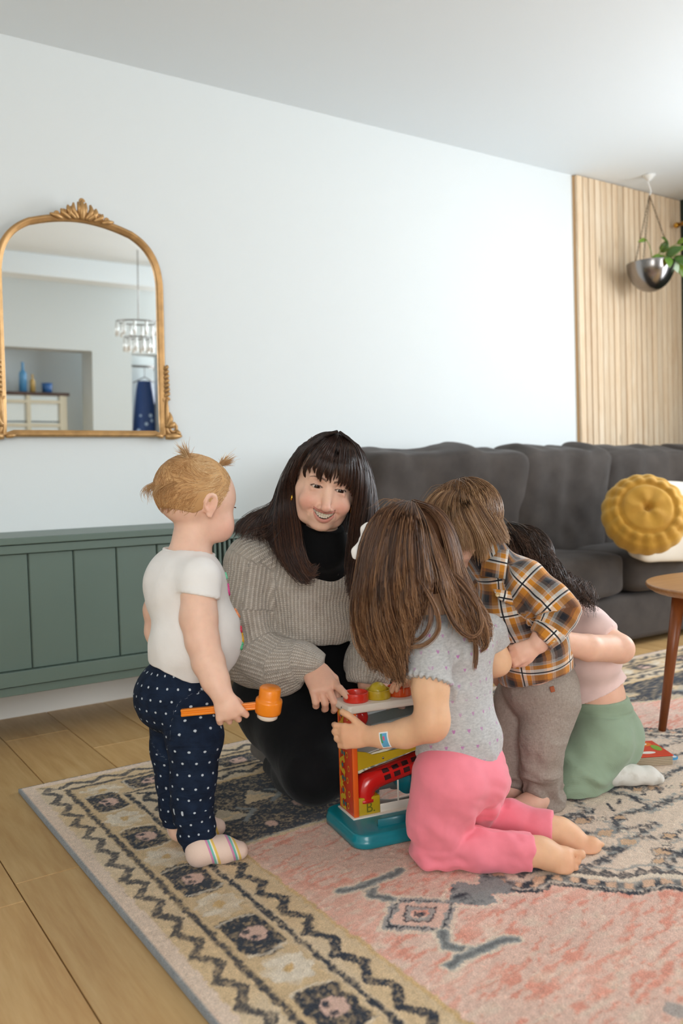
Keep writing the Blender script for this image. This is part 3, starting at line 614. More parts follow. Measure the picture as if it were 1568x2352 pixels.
    z = RZ+.0009*n4+.0007*n3; z = np.where(e0 < .0065, RZ-.002, z); nx, ny = len(xs), len(ys)
    V = np.stack([P[:, 0], P[:, 1], z], 1); I = np.arange(nx*ny).reshape(nx, ny)
    Q = np.stack([I[:-1, :-1].ravel(), I[1:, :-1].ravel(), I[1:, 1:].ravel(), I[:-1, 1:].ravel()], 1)
    # skirt down to the floor
    bd = np.concatenate([I[:, 0], I[-1, 1:], I[-2::-1, -1], I[0, -2:0:-1]]); nb = len(bd); Vb = V[bd].copy(); Vb[:, 2] = .0008; k = len(V)
    V = np.vstack([V, Vb]); col = np.vstack([col, np.tile(C('85888a'), (nb, 1))]); j = np.arange(nb); Q = np.vstack([Q, np.stack([bd, k+j, k+(j+1) % nb, np.roll(bd, -1)], 1)])
    return V, Q, col
t = NT('rug_wool'); ca = t.attr('Col'); nz = t.noise(t.coord(), 420, 2); nz2 = t.noise(t.coord(), 900, 1)
t.base(t.mix(.5, ca.outputs['Color'], t.mix(1., ca.outputs['Color'], t.ramp(nz, [(.3, .62), (.7, 1.5)]), 'MULTIPLY'))); t.b.inputs['Roughness'].default_value = .95; t.b.inputs['Specular IOR Level'].default_value = .1; t.b.inputs['Sheen Weight'].default_value = .15
t.bump(nz, .55, .003); t.bump(nz2, .3, .001)
v, f, c = rug_mesh(); rug = tag(mesh_obj('area_rug', v, f, t.m, None, True, cols=c), 'large patterned area rug in salmon, cream and navy on the oak floor', 'rug')
# ================================================================ sofa
def cushion(name, c, s, mat, parent=None, p=3.6, n=28, amp=.012, seed=0, rot=None, fold=0., sag=0.):
    """pillow made from a cube grid pushed to a super-ellipsoid, with soft noise and folds"""
    V, Q = [], []; t = np.linspace(-1, 1, n)
    for ax in range(3):
        for sg in (-1, 1):
            A, B = np.meshgrid(t, t, indexing='ij'); g = np.zeros((n, n, 3)); g[..., ax] = sg; g[..., (ax+1) % 3] = A*sg; g[..., (ax+2) % 3] = B; k = len(V)*n*n; V.append(g.reshape(-1, 3))
            I = np.arange(n*n).reshape(n, n)+k; Q.append(np.stack([I[:-1, :-1], I[1:, :-1], I[1:, 1:], I[:-1, 1:]], -1).reshape(-1, 4))
    V = np.concatenate(V); Q = np.concatenate(Q); U = np.round(V, 6); U, inv = np.unique(U, axis=0, return_inverse=True); Q = inv.ravel()[Q]
    L = (np.abs(U)**p).sum(1)**(1/p); U = U/L[:, None]; D = U*np.array(s)/2; N_ = nrm_rows(U/np.array(s))
    d = amp*vnoise(D+seed*3.1, 6, seed)+amp*.5*vnoise(D+seed, 14, seed+1)
    if fold: d = d+fold*vnoise(np.stack([D[:, 0]*9, D[:, 1]*3, D[:, 2]*1.4+D[:, 0]*2], 1), 1.5, seed+5)*np.clip(U[:, 2]*.6+.6, 0, 1)
    D = D+N_*d[:, None]
    if rot is not None: D = D @ np.array(rot).T
    return mesh_obj(name, D+np.array(c), Q, mat, parent)
def nrm_rows(a): return a/(np.linalg.norm(a, axis=1)[:, None]+1e-12)
t = NT('charcoal_velvet'); nz = t.noise(t.coord(), 7, 4, .6); t.base(t.ramp(nz, [(.3, srgb('352f2b')), (.72, srgb('48413c'))])); t.b.inputs['Roughness'].default_value = .9; t.b.inputs['Sheen Weight'].default_value = .12; t.b.inputs['Sheen Roughness'].default_value = .4
t.b.inputs['Sheen Tint'].default_value = (.55, .53, .55, 1); t.bump(t.noise(t.coord(), 240, 2), .2); M_sofa = t.m
sofa = thing('sofa', 'long charcoal grey sofa along the white wall with thick back cushions', 'sofa', (3.1, 2.8, 0))
SX0 = 1.93
box('base', ((SX0+4.45)/2, 2.80, .135), (4.45-SX0, .62, .21), M_sofa, sofa, bevel=.03, seg=4, smooth=True)
box('back_frame', ((SX0+4.45)/2, 3.055, .45), (4.45-SX0, .12, .82), M_sofa, sofa, bevel=.04, seg=4, smooth=True)
box('arm', (SX0-.06, 2.80, .31), (.15, .68, .56), M_sofa, sofa, bevel=.05, seg=4, smooth=True)
for x in (SX0+.1, 3.1, 4.3):
    for y in (2.56, 3.0): v, f = lathe([(0, .001), (.02, .001), (.024, .04), (0, .04)], (x, y, 0), 14); mesh_obj('foot', v, f, M_walnut, sofa)
for i, (a, b) in enumerate([(SX0+.01, 3.16), (3.17, 4.40)]):
    cushion('seat_cushion', ((a+b)/2, 2.745, .345), (b-a, .62, .205), M_sofa, sofa, 7, 30, .006, i+3)
rt_ = Matrix.Rotation(math.radians(10), 3, 'X')
for i, (a, b) in enumerate([(SX0+.02, 2.83), (2.80, 3.42), (3.40, 4.07), (4.04, 4.48)]):
    cushion('back_cushion', ((a+b)/2, 2.90, .665), (b-a+.04, .27, .52), M_sofa, sofa, 8, 34, .014, i+11, rt_, .03)
# scatter pillows
t = NT('mustard_velvet'); t.base(t.ramp(t.noise(t.coord(), 9, 3), [(.3, srgb('b07f26')), (.7, srgb('c99733'))])); t.b.inputs['Roughness'].default_value = .8; t.b.inputs['Sheen Weight'].default_value = .5; t.b.inputs['Sheen Tint'].default_value = (1, .8, .4, 1); t.bump(t.noise(t.coord(), 60, 4), .3, .003); M_must = t.m
def round_pillow():
    c = at(1482, 1184, 0); dP2 = 3.62; c = at(1480, 1182, dP2); R0 = 96*dP2/FPX; th = .095; n, m = 96, 26; V = []
    ax = nrm(-CF*.90+CU*.36+CR*-.16); u = nrm(np.cross(ax, (0, 0, 1))); w_ = np.cross(u, ax)
    for sgn in (1, -1):
        for i in range(m):
            r = i/(m-1)
            for j in range(n):
                a = 2*np.pi*j/n; h = th*(1-r**3.2)**.5+.0035*math.sin(5*a+1.1)*math.sin(math.pi*min(1, r*1.5))*(r < .66)+.002*vnoise(np.array([[math.cos(a)*r*5, math.sin(a)*r*5, 3]]), 1, 3)[0]
                h -= .016*math.exp(-((r-.62)/.045)**2)+.008*math.exp(-((r-.83)/.035)**2)
                if r > .6: h += .013*(abs(math.sin(8.5*a+1+1.5*r))-.45)*math.sin(math.pi*(r-.6)/.4)
                h -= .045*math.exp(-(r/.09)**2); rr = R0*r*(1+.035*(abs(math.sin(8.5*a+1+1.5*r))-.5)*(r > .6)*(r-.6)*2.5); V.append(c+ax*h*sgn+u*rr*np.cos(a)+w_*rr*np.sin(a))
    V = np.array(V); Fc = []
    for s in (0, 1):
        o = s*m*n
        for i in range(m-1):
            for j in range(n): k = (j+1) % n; q = (o+i*n+j, o+(i+1)*n+j, o+(i+1)*n+k, o+i*n+k); Fc.append(q if s else q[::-1])
    p = thing('round_pillow', 'round pleated mustard yellow pillow with a centre button on the sofa', 'pillow', c); mesh_obj('cover', V, Fc, M_must, p)
    v, f = lathe([(0, .0), (.010, .0), (.013, .004), (.010, .009), (0, .011)], c+ax*(th-.045), 18, ax); mesh_obj('button', v, f, M_must, p); return c, R0
pcn, pR = round_pillow()
cw = at(1545, 1198, 3.83); M_cloth_w = M('off_white_weave', 'ded6c8', .9, bump=(160, .5))
wp = thing('square_pillow', 'off white square pillow with a rust tassel behind the mustard pillow', 'pillow', cw)
cushion('cover', cw, (.46, .10, .36), M_cloth_w, wp, 7, 24, .006, 4, Matrix.Rotation(math.radians(4), 3, 'Y') @ Matrix.Rotation(math.radians(14), 3, 'X'))
tp = at(1458, 1106, 3.8); v, f = join([tube([tp+np.array([.0, 0, .01]), tp+np.array([-.02+.004*i, .003*i, -.03-.002*i])], .004, 6) for i in range(6)]); mesh_obj('tassel', v, f, M('rust_yarn', 'a5582a', .9), wp)
# ================================================================ round side table
TC = np.array([2.40, 1.40]); TR, TZ = .33, .462
t = NT('table_walnut'); M_tab = wood('table_top_wood', '8a5c38', 'a87648', 'bd8c5c', 'x', 1., .35, .04, False); M_leg = wood('table_leg_wood', '6e3718', '86481f', '98572a', 'z', 1., .35, .04, False)
tb = thing('side_table', 'small round wooden table with splayed legs in front of the sofa', 'table', (TC[0], TC[1], 0))
v, f = lathe([(0, TZ-.024), (TR-.02, TZ-.024), (TR-.004, TZ-.014), (TR, TZ-.006), (TR-.002, TZ-.001), (TR-.006, TZ), (0, TZ)], (TC[0], TC[1], 0), 72); mesh_obj('table_top', v, f, M_tab, tb)
foot = fl(1520, 1678, RZ); a0 = math.atan2(foot[1]-TC[1], foot[0]-TC[0]); rf_ = math.hypot(foot[1]-TC[1], foot[0]-TC[0])
top = at(1560, 1392, 2.52)
for k in range(3):
    ca, sa = math.cos(2*np.pi*k/3), math.sin(2*np.pi*k/3); R2 = lambda p: np.array([TC[0]+(p[0]-TC[0])*ca-(p[1]-TC[1])*sa, TC[1]+(p[0]-TC[0])*sa+(p[1]-TC[1])*ca])
    tp2 = (foot[:2]*.42+TC*.58) if False else np.array([top[0], top[1]])
    A, B = R2(foot), R2(tp2); v, f = tube([(A[0], A[1], RZ+.0018), (B[0], B[1], TZ-.022)], [.0115, .019], 18); mesh_obj('leg', v, f, M_leg, tb)
# ================================================================ board book on the rug
bc = fl(1478, 1742, RZ+.0005); bk = thing('board_book', 'small red board book with cartoon shapes lying on the rug behind the socked foot', 'book', bc)
rz = Matrix.Rotation(math.radians(-28), 3, 'Z'); e1, e2 = np.array(rz @ Vector((1, 0, 0))), np.array(rz @ Vector((0, 1, 0))); up = np.array([0, 0, 1.])
M_page = M('page_board', 'b7a58c', .8); M_red = M('book_red', 'd8452a', .4); mts = [M('tab_blue', '3f9fd4', .4), M('print_white', 'f2efe8', .5), M('print_orange', 'e07f25', .5), M('print_green', '7fae3a', .5), M_page]
for i in range(5): box('page', bc+up*(.0025+.0046*i)+e1*.0, (.105, .125, .0040), M_page, bk, rz, .001, 1)
box('cover', bc+up*.0257, (.108, .128, .0030), M_red, bk, rz, .001, 1)
def disc(name, c, r1, r2, h, mat, parent, a=None, n=18):
    q = np.linspace(0, 2*np.pi, n+1)[:-1]; V = [c+e1*r1*math.cos(x)+e2*r2*math.sin(x) for x in q]+[c+up*h+e1*r1*math.cos(x)+e2*r2*math.sin(x) for x in q]
    return mesh_obj(name, V, [tuple(range(n, 2*n))]+[(i, (i+1) % n, n+(i+1) % n, n+i) for i in range(n)], mat, parent, False)
disc('tab', bc+e1*.055+e2*-.040+up*.012, .020, .022, .003, mts[0], bk); disc('print', bc+e1*.063-e2*.044+up*.0152, .008, .007, .0004, mts[1], bk)
disc('print', bc+up*.0273+e1*.015+e2*.035, .022, .018, .0004, mts[2], bk); disc('print', bc+up*.0278+e1*.015+e2*.035, .009, .008, .0004, mts[1], bk); disc('print', bc+up*.0273+e1*.036+e2*.0, .012, .024, .0004, mts[3], bk)
disc('print', bc+up*.0273+e1*-.005-e2*.035, .022, .009, .0004, mts[1], bk); disc('print', bc+up*.0273+e1*-.03+e2*.03, .010, .012, .0004, mts[1], bk)
# ================================================================ pounding ball tower toy
_f2 = nrm([CF[0], CF[1], 0]); _r2 = np.array([_f2[1], -_f2[0], 0]); th_ = math.radians(67)
TL = math.cos(th_)*_f2+math.sin(th_)*_r2; TS = math.sin(th_)*_f2-math.cos(th_)*_r2; T0 = fl(813, 1883, .042); T0[2] = RZ+.0012
TRM = Matrix((tuple(TL), tuple(TS), (0, 0, 1))).transposed().to_3x3()
def tp_(l, s, z): return T0+TL*l+TS*s+np.array([0, 0, z])
PL = lambda n, c, r=.32, **k: M(n, c, r, coat=.3, **k)
m_or, m_rd, m_yl, m_te, m_cr, m_rp = PL('toy_orange', 'f2661c'), PL('toy_red', 'd3201c', .2), PL('toy_mustard', 'c2a31c', .35), PL('toy_teal', '0f8290', .3), PL('toy_cream', 'e9ded0', .4), PL('toy_panel_red', 'd8431f', .5)
toy = thing('ball_tower_toy', 'colourful toddler ball tower with red tube on teal base beside the kneeling girl', 'toy', tp_(.12, .03, 0))
def tbox(n, l0, l1, s0, s1, z0, z1, m, bev=.002, seg=2, par=None): return box(n, tp_((l0+l1)/2, (s0+s1)/2, (z0+z1)/2), (l1-l0, s1-s0, z1-z0), m, par or toy, TRM, bev, seg, True)
def slab(n, l0, l1, s0, s1, z0, z1, rc, m, bev=.004):
    """rounded rectangle slab with softened rim"""
    pts = []
    for (cl, cs, a0) in ((l1-rc, s1-rc, 0), (l0+rc, s1-rc, 90), (l0+rc, s0+rc, 180), (l1-rc, s0+rc, 270)):
        for a in np.linspace(a0, a0+90, 10): pts.append((cl+rc*math.cos(math.radians(a)), cs+rc*math.sin(math.radians(a))))
    pts = np.array(pts); cn = pts.mean(0); V = []; lv = [(z0, -bev), (z0+bev*.6, 0), (z0+(z1-z0)*.55, 0), (z0+(z1-z0)*.6, -.0025), (z1-bev, -.0025), (z1-bev*.3, -.0045), (z1, -.0075)]
    for z, o in lv:
        for p in pts: d = (p-cn)/np.linalg.norm(p-cn); V.append(tp_(*(p+d*o), z))
    k = len(pts); Fc = [(i*k+j, i*k+(j+1) % k, (i+1)*k+(j+1) % k, (i+1)*k+j) for i in range(len(lv)-1) for j in range(k)]+[tuple(range(k))[::-1], tuple((len(lv)-1)*k+j for j in range(k))]
    return mesh_obj(n, V, Fc, m, toy)
slab('base', -.036, .232, -.098, .105, 0, .030, .034, m_te)
for s0 in (-.06,): v, f = tube([tp_(.03, s0, .030), tp_(.19, s0, .030)], [.016, .016], 16, True, .22); mesh_obj('ball_groove', v, f, PL('toy_teal_dark', '0b6d7a', .35), toy)
tbox('skirting', -.004, .205, -.006, .084, .029, .033, m_cr, .001)
ZP = .268
tbox('corner_post', 0, .0125, -.002, .004, .033, ZP, m_or, .0015); tbox('corner_post', 0, .0125, .074, .080, .033, ZP, m_or, .0015)
tbox('end_panel', .0005, .006, .004, .074, .033, ZP, m_rp, .0005)
tbox('end_panel', .195, .2005, -.002, .080, .033, ZP, m_rp, .001)
# printed wave and dots on the end panel
zz = np.linspace(.036, ZP-.003, 60); V = []; Fc = []
for i, z in enumerate(zz): c = .058+.006*math.sin(z*150); w = .0105+.005*math.cos(z*300); V += [tp_(-.0002, c-w, z), tp_(-.0002, min(c+w, .0738), z)]
Fc = [(2*i, 2*i+2, 2*i+3, 2*i+1) for i in range(59)]; mesh_obj('printed_wave', V, Fc, M('print_mustard', 'd9b02c', .5), toy, False)
mdot = [M('print_red_dot', 'c8281c', .5), M('print_teal_dot', '1f7f80', .5), M('print_ring', 'e8b23a', .5)]
for i in range(8):
    z = .05+i*.029
    for (s, r, m_) in ((.056, .0075, 0), (.056, .0042, 1), (.022 if i % 2 else .03, .0058, 2), (.022 if i % 2 else .03, .0036, 0), (.044, .004, 1)):
        if (s == .044 and i % 2): continue
        q = np.linspace(0, 2*np.pi, 15)[:-1]; o_ = {.0075: .0004, .0042: .0006, .0058: .0004, .0036: .0006, .004: .0007}[r]
        mesh_obj('printed_dot', [tp_(-o_, s+r*math.cos(x), z+1.25*r*math.sin(x)) for x in q], [tuple(range(14))], mdot[m_], toy, False)
# platform with three cups
pf = slab('platform', -.010, .205, -.008, .086, ZP, ZP+.0165, .010, m_cr, .003)
v, f = lathe([(0, 0), (.002, 0), (.0018, .001), (0, .0012)], tp_(-.0105, .028, ZP+.009), 12, -TL); mesh_obj('screw', v, f, M_steel, toy)
def cup(l, col): v, f = lathe([(.021, 0), (.0285, 0), (.029, .003), (.029, .018), (.0282, .0205), (.0268, .0205), (.0255, .018), (.0245, .004), (.020, .002), (.021, 0)], tp_(l, .038, ZP+.0165), 48); return mesh_obj('cup', v, f, col, toy)
ls = [.030, .0855, .141]; cup(ls[0], PL('cup_red', 'd9301e', .25)); cup(ls[1], m_yl); cup(ls[2], PL('cup_orange', 'e4561a', .25)); None
def ball(l, col, label):
    c = tp_(l, .038, ZP+.031); a = np.linspace(0, np.pi, 21); v, f = lathe([(.0215*math.sin(x), -.0215*math.cos(x)) for x in a], c, 40); tag(mesh_obj('ball', v, f, col), label, 'ball', 'balls on the tower toy')
ball(ls[1], PL('ball_mustard', 'cbb022', .3), 'mustard yellow ball in the middle cup of the tower toy'); ball(ls[2], PL('ball_orange', 'e8521a', .25), 'orange ball under the small fingers on the tower toy')
# clear side panels, ramps, tube
mg = NT('clear_plastic'); mg.base((.93, .96, .97)); mg.b.inputs['Transmission Weight'].default_value = 1; mg.b.inputs['Roughness'].default_value = .04; mg.b.inputs['IOR'].default_value = 1.08
tbox('clear_panel', .0125, .195, .0005, .0018, .13, ZP-.002, mg.m, 0); 
def quad(n, pts, th, m):
    """flat board outline in the (l, z) plane, extruded along s"""
    k = len(pts); s0, s1 = th; V = [tp_(l, s0, z) for l, z in pts]+[tp_(l, s1, z) for l, z in pts]
    return mesh_obj(n, V, [tuple(range(k)), tuple(range(2*k-1, k-1, -1))]+[(j, j+k, (j+1) % k+k, (j+1) % k)[::-1] for j in range(k)], m, toy, False)
quad('ramp_board', [(.0125, .137), (.195, .169), (.195, .198), (.150, .186), (.12, .172), (.05, .168), (.033, .176), (.0125, .181)], (-.001, .003), m_yl)
quad('ramp_board', [(.0125, .137), (.195, .169), (.195, .198), (.150, .186), (.12, .172), (.05, .168), (.033, .176), (.0125, .181)], (.075, .079), m_yl)
v, f = lathe([(0, 0), (.0026, 0), (.0022, .0012), (0, .0014)], tp_(.075, -.0012, .157), 14, -TS); mesh_obj('screw', v, f, M_steel, toy)
quad('ramp_floor', [(.0125, .166), (.195, .198), (.195, .201), (.0125, .169)], (.003, .075), m_cr); quad('ramp_floor', [(.0125, .225), (.19, .200), (.19, .203), (.0125, .228)], (.003, .075), m_cr)
quad('ramp_floor', [(.05, .232), (.195, .246), (.195, .249), (.05, .235)], (.003, .075), PL('toy_ramp_grey', '9aa3a0', .3))
tbox('back_panel', .0125, .195, .045, .0465, .19, ZP-.003, PL('toy_pale_grey', 'dfe5e3', .4), .0)
mr = NT('translucent_red'); mr.base(srgb('b0101c')); mr.b.inputs['Transmission Weight'].default_value = .5; mr.b.inputs['Roughness'].default_value = .15
a = np.linspace(0, np.pi, 13); v, f = lathe([(.026*math.sin(x), -.026*math.cos(x)) for x in a], tp_(.035, .038, .243), 28); mesh_obj('red_hopper', v, f, m_rd, toy)
q = np.linspace(0, 2*np.pi, 29)[:-1]; mesh_obj('translucent_disc', [tp_(.15+.034*math.cos(x), .04+.026*math.sin(x), .196+.034*.175*math.cos(x)) for x in q], [tuple(range(28))], mr.m, toy, False)
pth = spline(np.array([tp_(.036, .026, .064), tp_(.037, .026, .082), tp_(.047, .026, .098), tp_(.072, .026, .107), tp_(.12, .026, .117), tp_(.165, .026, .126), tp_(.192, .026, .131)]), 34)
v, f = tube(pth, .0265, 32, False); mesh_obj('red_tube', v, f, m_rd, toy)
v, f = tube([tp_(.036, .026, .060), tp_(.036, .026, .067)], .0285, 28); mesh_obj('tube_collar', v, f, m_rd, toy)
# window slots: framed dark openings set proud of the tube
mk = M('toy_slot_dark', '3a0508', .6); i0 = pth[16:30]
for kx in range(4):
    for row in (0, 1):
        p = tp_(.086+kx*.0245, .026, .1105+(kx*.0245)*.19); up_ = nrm(np.cross(TS, TL+np.array([0, 0, .185]))); up_ = up_ if up_[2] > 0 else -up_; an = math.radians(38 if row == 0 else 2)
        nn = nrm(-TS*math.cos(an)+up_*math.sin(an)); tt = nrm(TL+np.array([0, 0, .185])); bb = nrm(np.cross(nn, tt)); c = p+nn*.0252
        Mx = Matrix((tuple(tt), tuple(bb), tuple(nn))).transposed().to_3x3(); bm = bmesh.new(); bm_box(bm, c+nn*.0008, (.0165, .0115, .0022), Mx, .001, 1); bm_obj('tube_slot', bm, mk, toy)
tbox('block', .013, .066, .001, .055, .033, .073, m_yl, .002)
# emblem on the block
tc = bpy.data.curves.new('emblem', 'FONT'); tc.body = 'B.'; tc.size = .036; tc.extrude = .0006; to = bpy.data.objects.new('emblem_src', tc); COL.objects.link(to)
me = to.to_mesh(); ev = np.array([w.co[:] for w in me.vertices]); ef = [tuple(p.vertices) for p in me.polygons]; to.to_mesh_clear(); bpy.data.objects.remove(to); bpy.data.curves.remove(tc)
if len(ev): mesh_obj('emblem', [tp_(.030+x*.85, .0008-z*.5, .039+y*.9) for x, y, z in ev], ef, M('emblem_olive', '6f6a14', .5), toy, False)
tbox('lower_tray', .013, .195, .02, .078, .033, .04, m_cr, .001); tbox('window_frame', .066, .195, .001, .003, .033, .052, m_cr, .001); tbox('window_frame', .110, .114, .001, .003, .05, .10, m_cr, .001)
tbox('clear_panel', .066, .195, .0035, .0045, .052, .11, mg.m, 0); tbox('back_panel', .066, .195, .074, .076, .05, .112, PL('toy_smoke', '8b9a9b', .3), .0)
v, f = tube([tp_(.150, .03, .078), tp_(.150, .044, .078)], .022, 26); mesh_obj('wheel', v, f, m_te, toy)
# ================================================================ toy hammer in the toddler's hand
HD = 1.702
h0, h1, hc = at(416, 1637, HD), at(592, 1620, HD), at(617, 1615, HD)
ham = thing('toy_hammer', 'orange toy hammer with cream striking face in the hand of the toddler', 'hammer', hc)
m_ho = PL('hammer_orange', 'f58a12', .35); hd = nrm(h1-h0); hu = nrm(CU-hd*hd.dot(CU)); hn = np.cross(hd, hu)
Mx = Matrix((tuple(hd), tuple(hu), tuple(hn))).transposed().to_3x3(); bm = bmesh.new(); L_ = np.linalg.norm(h1-h0)
bm_box(bm, (h0+h1)/2, (L_, .0125, .008), Mx, .0015, 2); bm_box(bm, (h0+h1)/2+hu*.0045, (L_, .0045, .013), Mx, .0015, 2); bm_box(bm, (h0+h1)/2-hu*.0045, (L_, .0055, .013), Mx, .0015, 2); bm_obj('handle', bm, m_ho, ham, True)
ha = nrm(at(621, 1580, HD)-at(612, 1655, HD)-CF*.012)
v, f = lathe([(0, .033), (.0195, .033), (.0215, .0305), (.0215, .013), (.0225, .010), (.0262, .008), (.0268, .005), (.0262, -.016), (.025, -.0195), (0, -.0195)], hc, 44, ha); mesh_obj('hammer_head', v, f, m_ho, ham)
v, f = lathe([(0, -.033), (.017, -.032), (.0205, -.029), (.021, -.018), (0, -.018)], hc, 40, ha); mesh_obj('striking_face', v, f, m_cr, ham)
# ================================================================ figures: shared pieces
def skinmat(name, base, red=.0, bumpv=.10):
    t = NT(name); ca = t.attr('Col'); v = t.coord(); n1 = t.noise(v, 28, 4, .6); n2 = t.noise(v, 600, 2)
    t.base(t.mix(1., ca.outputs['Color'], t.ramp(n1, [(.3, (.93, .90, .89)), (.7, (1.04, 1.04, 1.03))]), 'MULTIPLY')); t.b.inputs['Roughness'].default_value = .48; t.b.inputs['Specular IOR Level'].default_value = .35
    t.b.inputs['Subsurface Weight'].default_value = .25; t.b.inputs['Subsurface Radius'].default_value = (.012, .004, .002); t.b.inputs['Subsurface Scale'].default_value = .6; t.bump(n2, bumpv, .0006); return t.m
M_skin = skinmat('skin', None)
SK_W, SK_K, SK_B, SK_T = np.array(srgb('f0c6ae')), np.array(srgb('ebbf9a')), np.array(srgb('f0c8b2')), np.array(srgb('efc4ae'))
def hairmat(name, dark, mid, light, rough=.34, spec=.5):
    t = NT(name); a = t.attr('rnd'); b = t.attr('len'); f = t.math('ADD', t.math('MULTIPLY', a.outputs['Fac'], .75), t.math('MULTIPLY', b.outputs['Fac'], .25))
    t.base(t.ramp(f, [(.12, srgb(dark)), (.5, srgb(mid)), (.92, srgb(light))])); t.b.inputs['Roughness'].default_value = rough; t.b.inputs['Specular IOR Level'].default_value = spec; return t.m
def strands(name, P, r0, mat, parent, taper=.25, seed=0, k=3, rnd=None):
    """P (N,K,3) centre lines -> one mesh of thin tapered prisms"""
    N, K, _ = P.shape
    if K > 12:                                             # fewer rings along each strand
        K2 = int(round(K*(.5 if K < 40 else .7))); x = np.linspace(0, K-1, K2); i0 = np.minimum(x.astype(int), K-2); f_ = (x-i0)[None, :, None]; P = P[:, i0]*(1-f_)+P[:, i0+1]*f_; K = K2
    g = np.random.default_rng(seed); T_ = np.gradient(P, axis=1); T_ /= np.linalg.norm(T_, axis=2)[..., None]+1e-9
    a = np.array([.3, .5, .81]); n1 = np.cross(T_, a); n1 /= np.linalg.norm(n1, axis=2)[..., None]+1e-9; n2 = np.cross(T_, n1)
    rr = (r0*1.33*(1-(1-taper)*np.linspace(0, 1, K)**1.5))[None, :, None]*g.uniform(.75, 1.25, (N, 1, 1)); V = []
    for i in range(k): q = 2*np.pi*i/k; V.append(P+rr*(np.cos(q)*n1+np.sin(q)*n2))
    V = np.stack(V, 2).reshape(-1, 3); I = np.arange(N*K*k).reshape(N, K, k); F_ = []
    for i in range(k): j = (i+1) % k; F_.append(np.stack([I[:, :-1, i], I[:, :-1, j], I[:, 1:, j], I[:, 1:, i]], -1).reshape(-1, 4))
    if rnd is None: rnd = g.uniform(0, 1, N)
    at_ = {'rnd': np.repeat(rnd, K*k), 'len': np.tile(np.repeat(np.linspace(0, 1, K), k), N)}
    return mesh_obj(name, V, np.concatenate(F_), mat, parent, True, at_)
def sheet(G, n, K=16, spread=(.004, .012), wave=.004, wfreq=3., seed=0, clump=0, tipjit=.08):
    """n strands interpolated between neighbouring guides G (list of point lists)"""
    n = max(8, int(n*.44)) if n > 100 else n; g = np.random.default_rng(seed); GG = np.array([spline(np.array(p), K) for p in G]); m = len(GG); s = g.uniform(0, m-1, n)
    if clump: c = g.uniform(0, m-1, clump); j = g.integers(0, clump, n); s = c[j]+g.normal(size=n)*.10; s = np.clip(s, 0, m-1-1e-6)
    i = np.minimum(s.astype(int), m-2) if m > 1 else np.zeros(n, int); f = (s-i)[:, None, None]
    P = GG[i]*(1-f)+GG[np.minimum(i+1, m-1)]*f; t = np.linspace(0, 1, K)[None, :, None]
    off = g.normal(size=(n, 1, 3)); P = P+off*(spread[0]+(spread[1]-spread[0])*t)*.6
    ph = g.uniform(0, 6.28, (n, 1, 3)); P = P+wave*t*np.sin(t*wfreq*6.28*g.uniform(.8, 1.2, (n, 1, 1))+ph*.16+s[:, None, None]*2.6)*(1 if not clump else 1)
    L = g.uniform(1-tipjit*2, 1, (n,)); idx = np.linspace(0, 1, K)[None]*L[:, None]*(K-1); lo = np.minimum(idx.astype(int), K-2); fr = (idx-lo)[..., None]; ar = np.arange(n)[:, None]
    P = P[ar, lo]*(1-fr)+P[ar, lo+1]*fr
    r = (np.sin(s*11.3+2*np.sin(s*4.1))*.5+.5)*.5+g.uniform(0, 1, n)*.5; return P, r
def scalp(name, c, HB, R3, pole, n, L, r0, mat, parent, seed=0, K=9, grav=.35, keep=None, rnd=None, flow=None, lift=.014, noise=.22):
    """strands that hug the skull, flowing away from the crown `pole` (local axes right, front, up)"""
    g = np.random.default_rng(seed); HB = np.array(HB); R3 = np.array(R3); D = g.normal(size=(n, 3)); D /= np.linalg.norm(D, axis=1)[:, None]
    if keep is not None: D = D[keep(D)]
    D = D[:int(len(D)*.5)]; n = len(D); P = np.zeros((n, K, 3)); lc = D*R3*1.004; P[:, 0] = c+lc@HB; st = L/K*g.uniform(.6, 1.1, n)[:, None]; pole = nrm(pole); jit = g.normal(size=(n, 3))*noise; dnl = HB@np.array([0, 0, -1.]); sc = g.uniform(0, 1, (n, 1))
    for k in range(1, K):
        u = lc/R3; u /= np.linalg.norm(u, axis=1)[:, None]; away = (flow(u) if flow else -pole+u*(u@pole)[:, None]); away /= np.linalg.norm(away, axis=1)[:, None]+.15
        d = away+grav*dnl+jit; d -= u*(d*u).sum(1)[:, None]; d /= np.linalg.norm(d, axis=1)[:, None]+1e-9; lc = lc+st*d; s_ = np.linalg.norm(lc/R3, axis=1)[:, None]; lc = lc/s_*(1.006+lift*(.4+.6*sc)*min(1, k/3)); P[:, k] = c+lc@HB
    return strands(name, P, r0, mat, parent, .5, seed+50, rnd=np.clip(g.normal(.45, .22, n), 0, 1) if rnd is None else rnd(D, g))
def rot_about(v, ax, a): v = np.asarray(v, float); ax = nrm(ax); return v*math.cos(a)+np.cross(ax, v)*math.sin(a)+ax*ax.dot(v)*(1-math.cos(a))
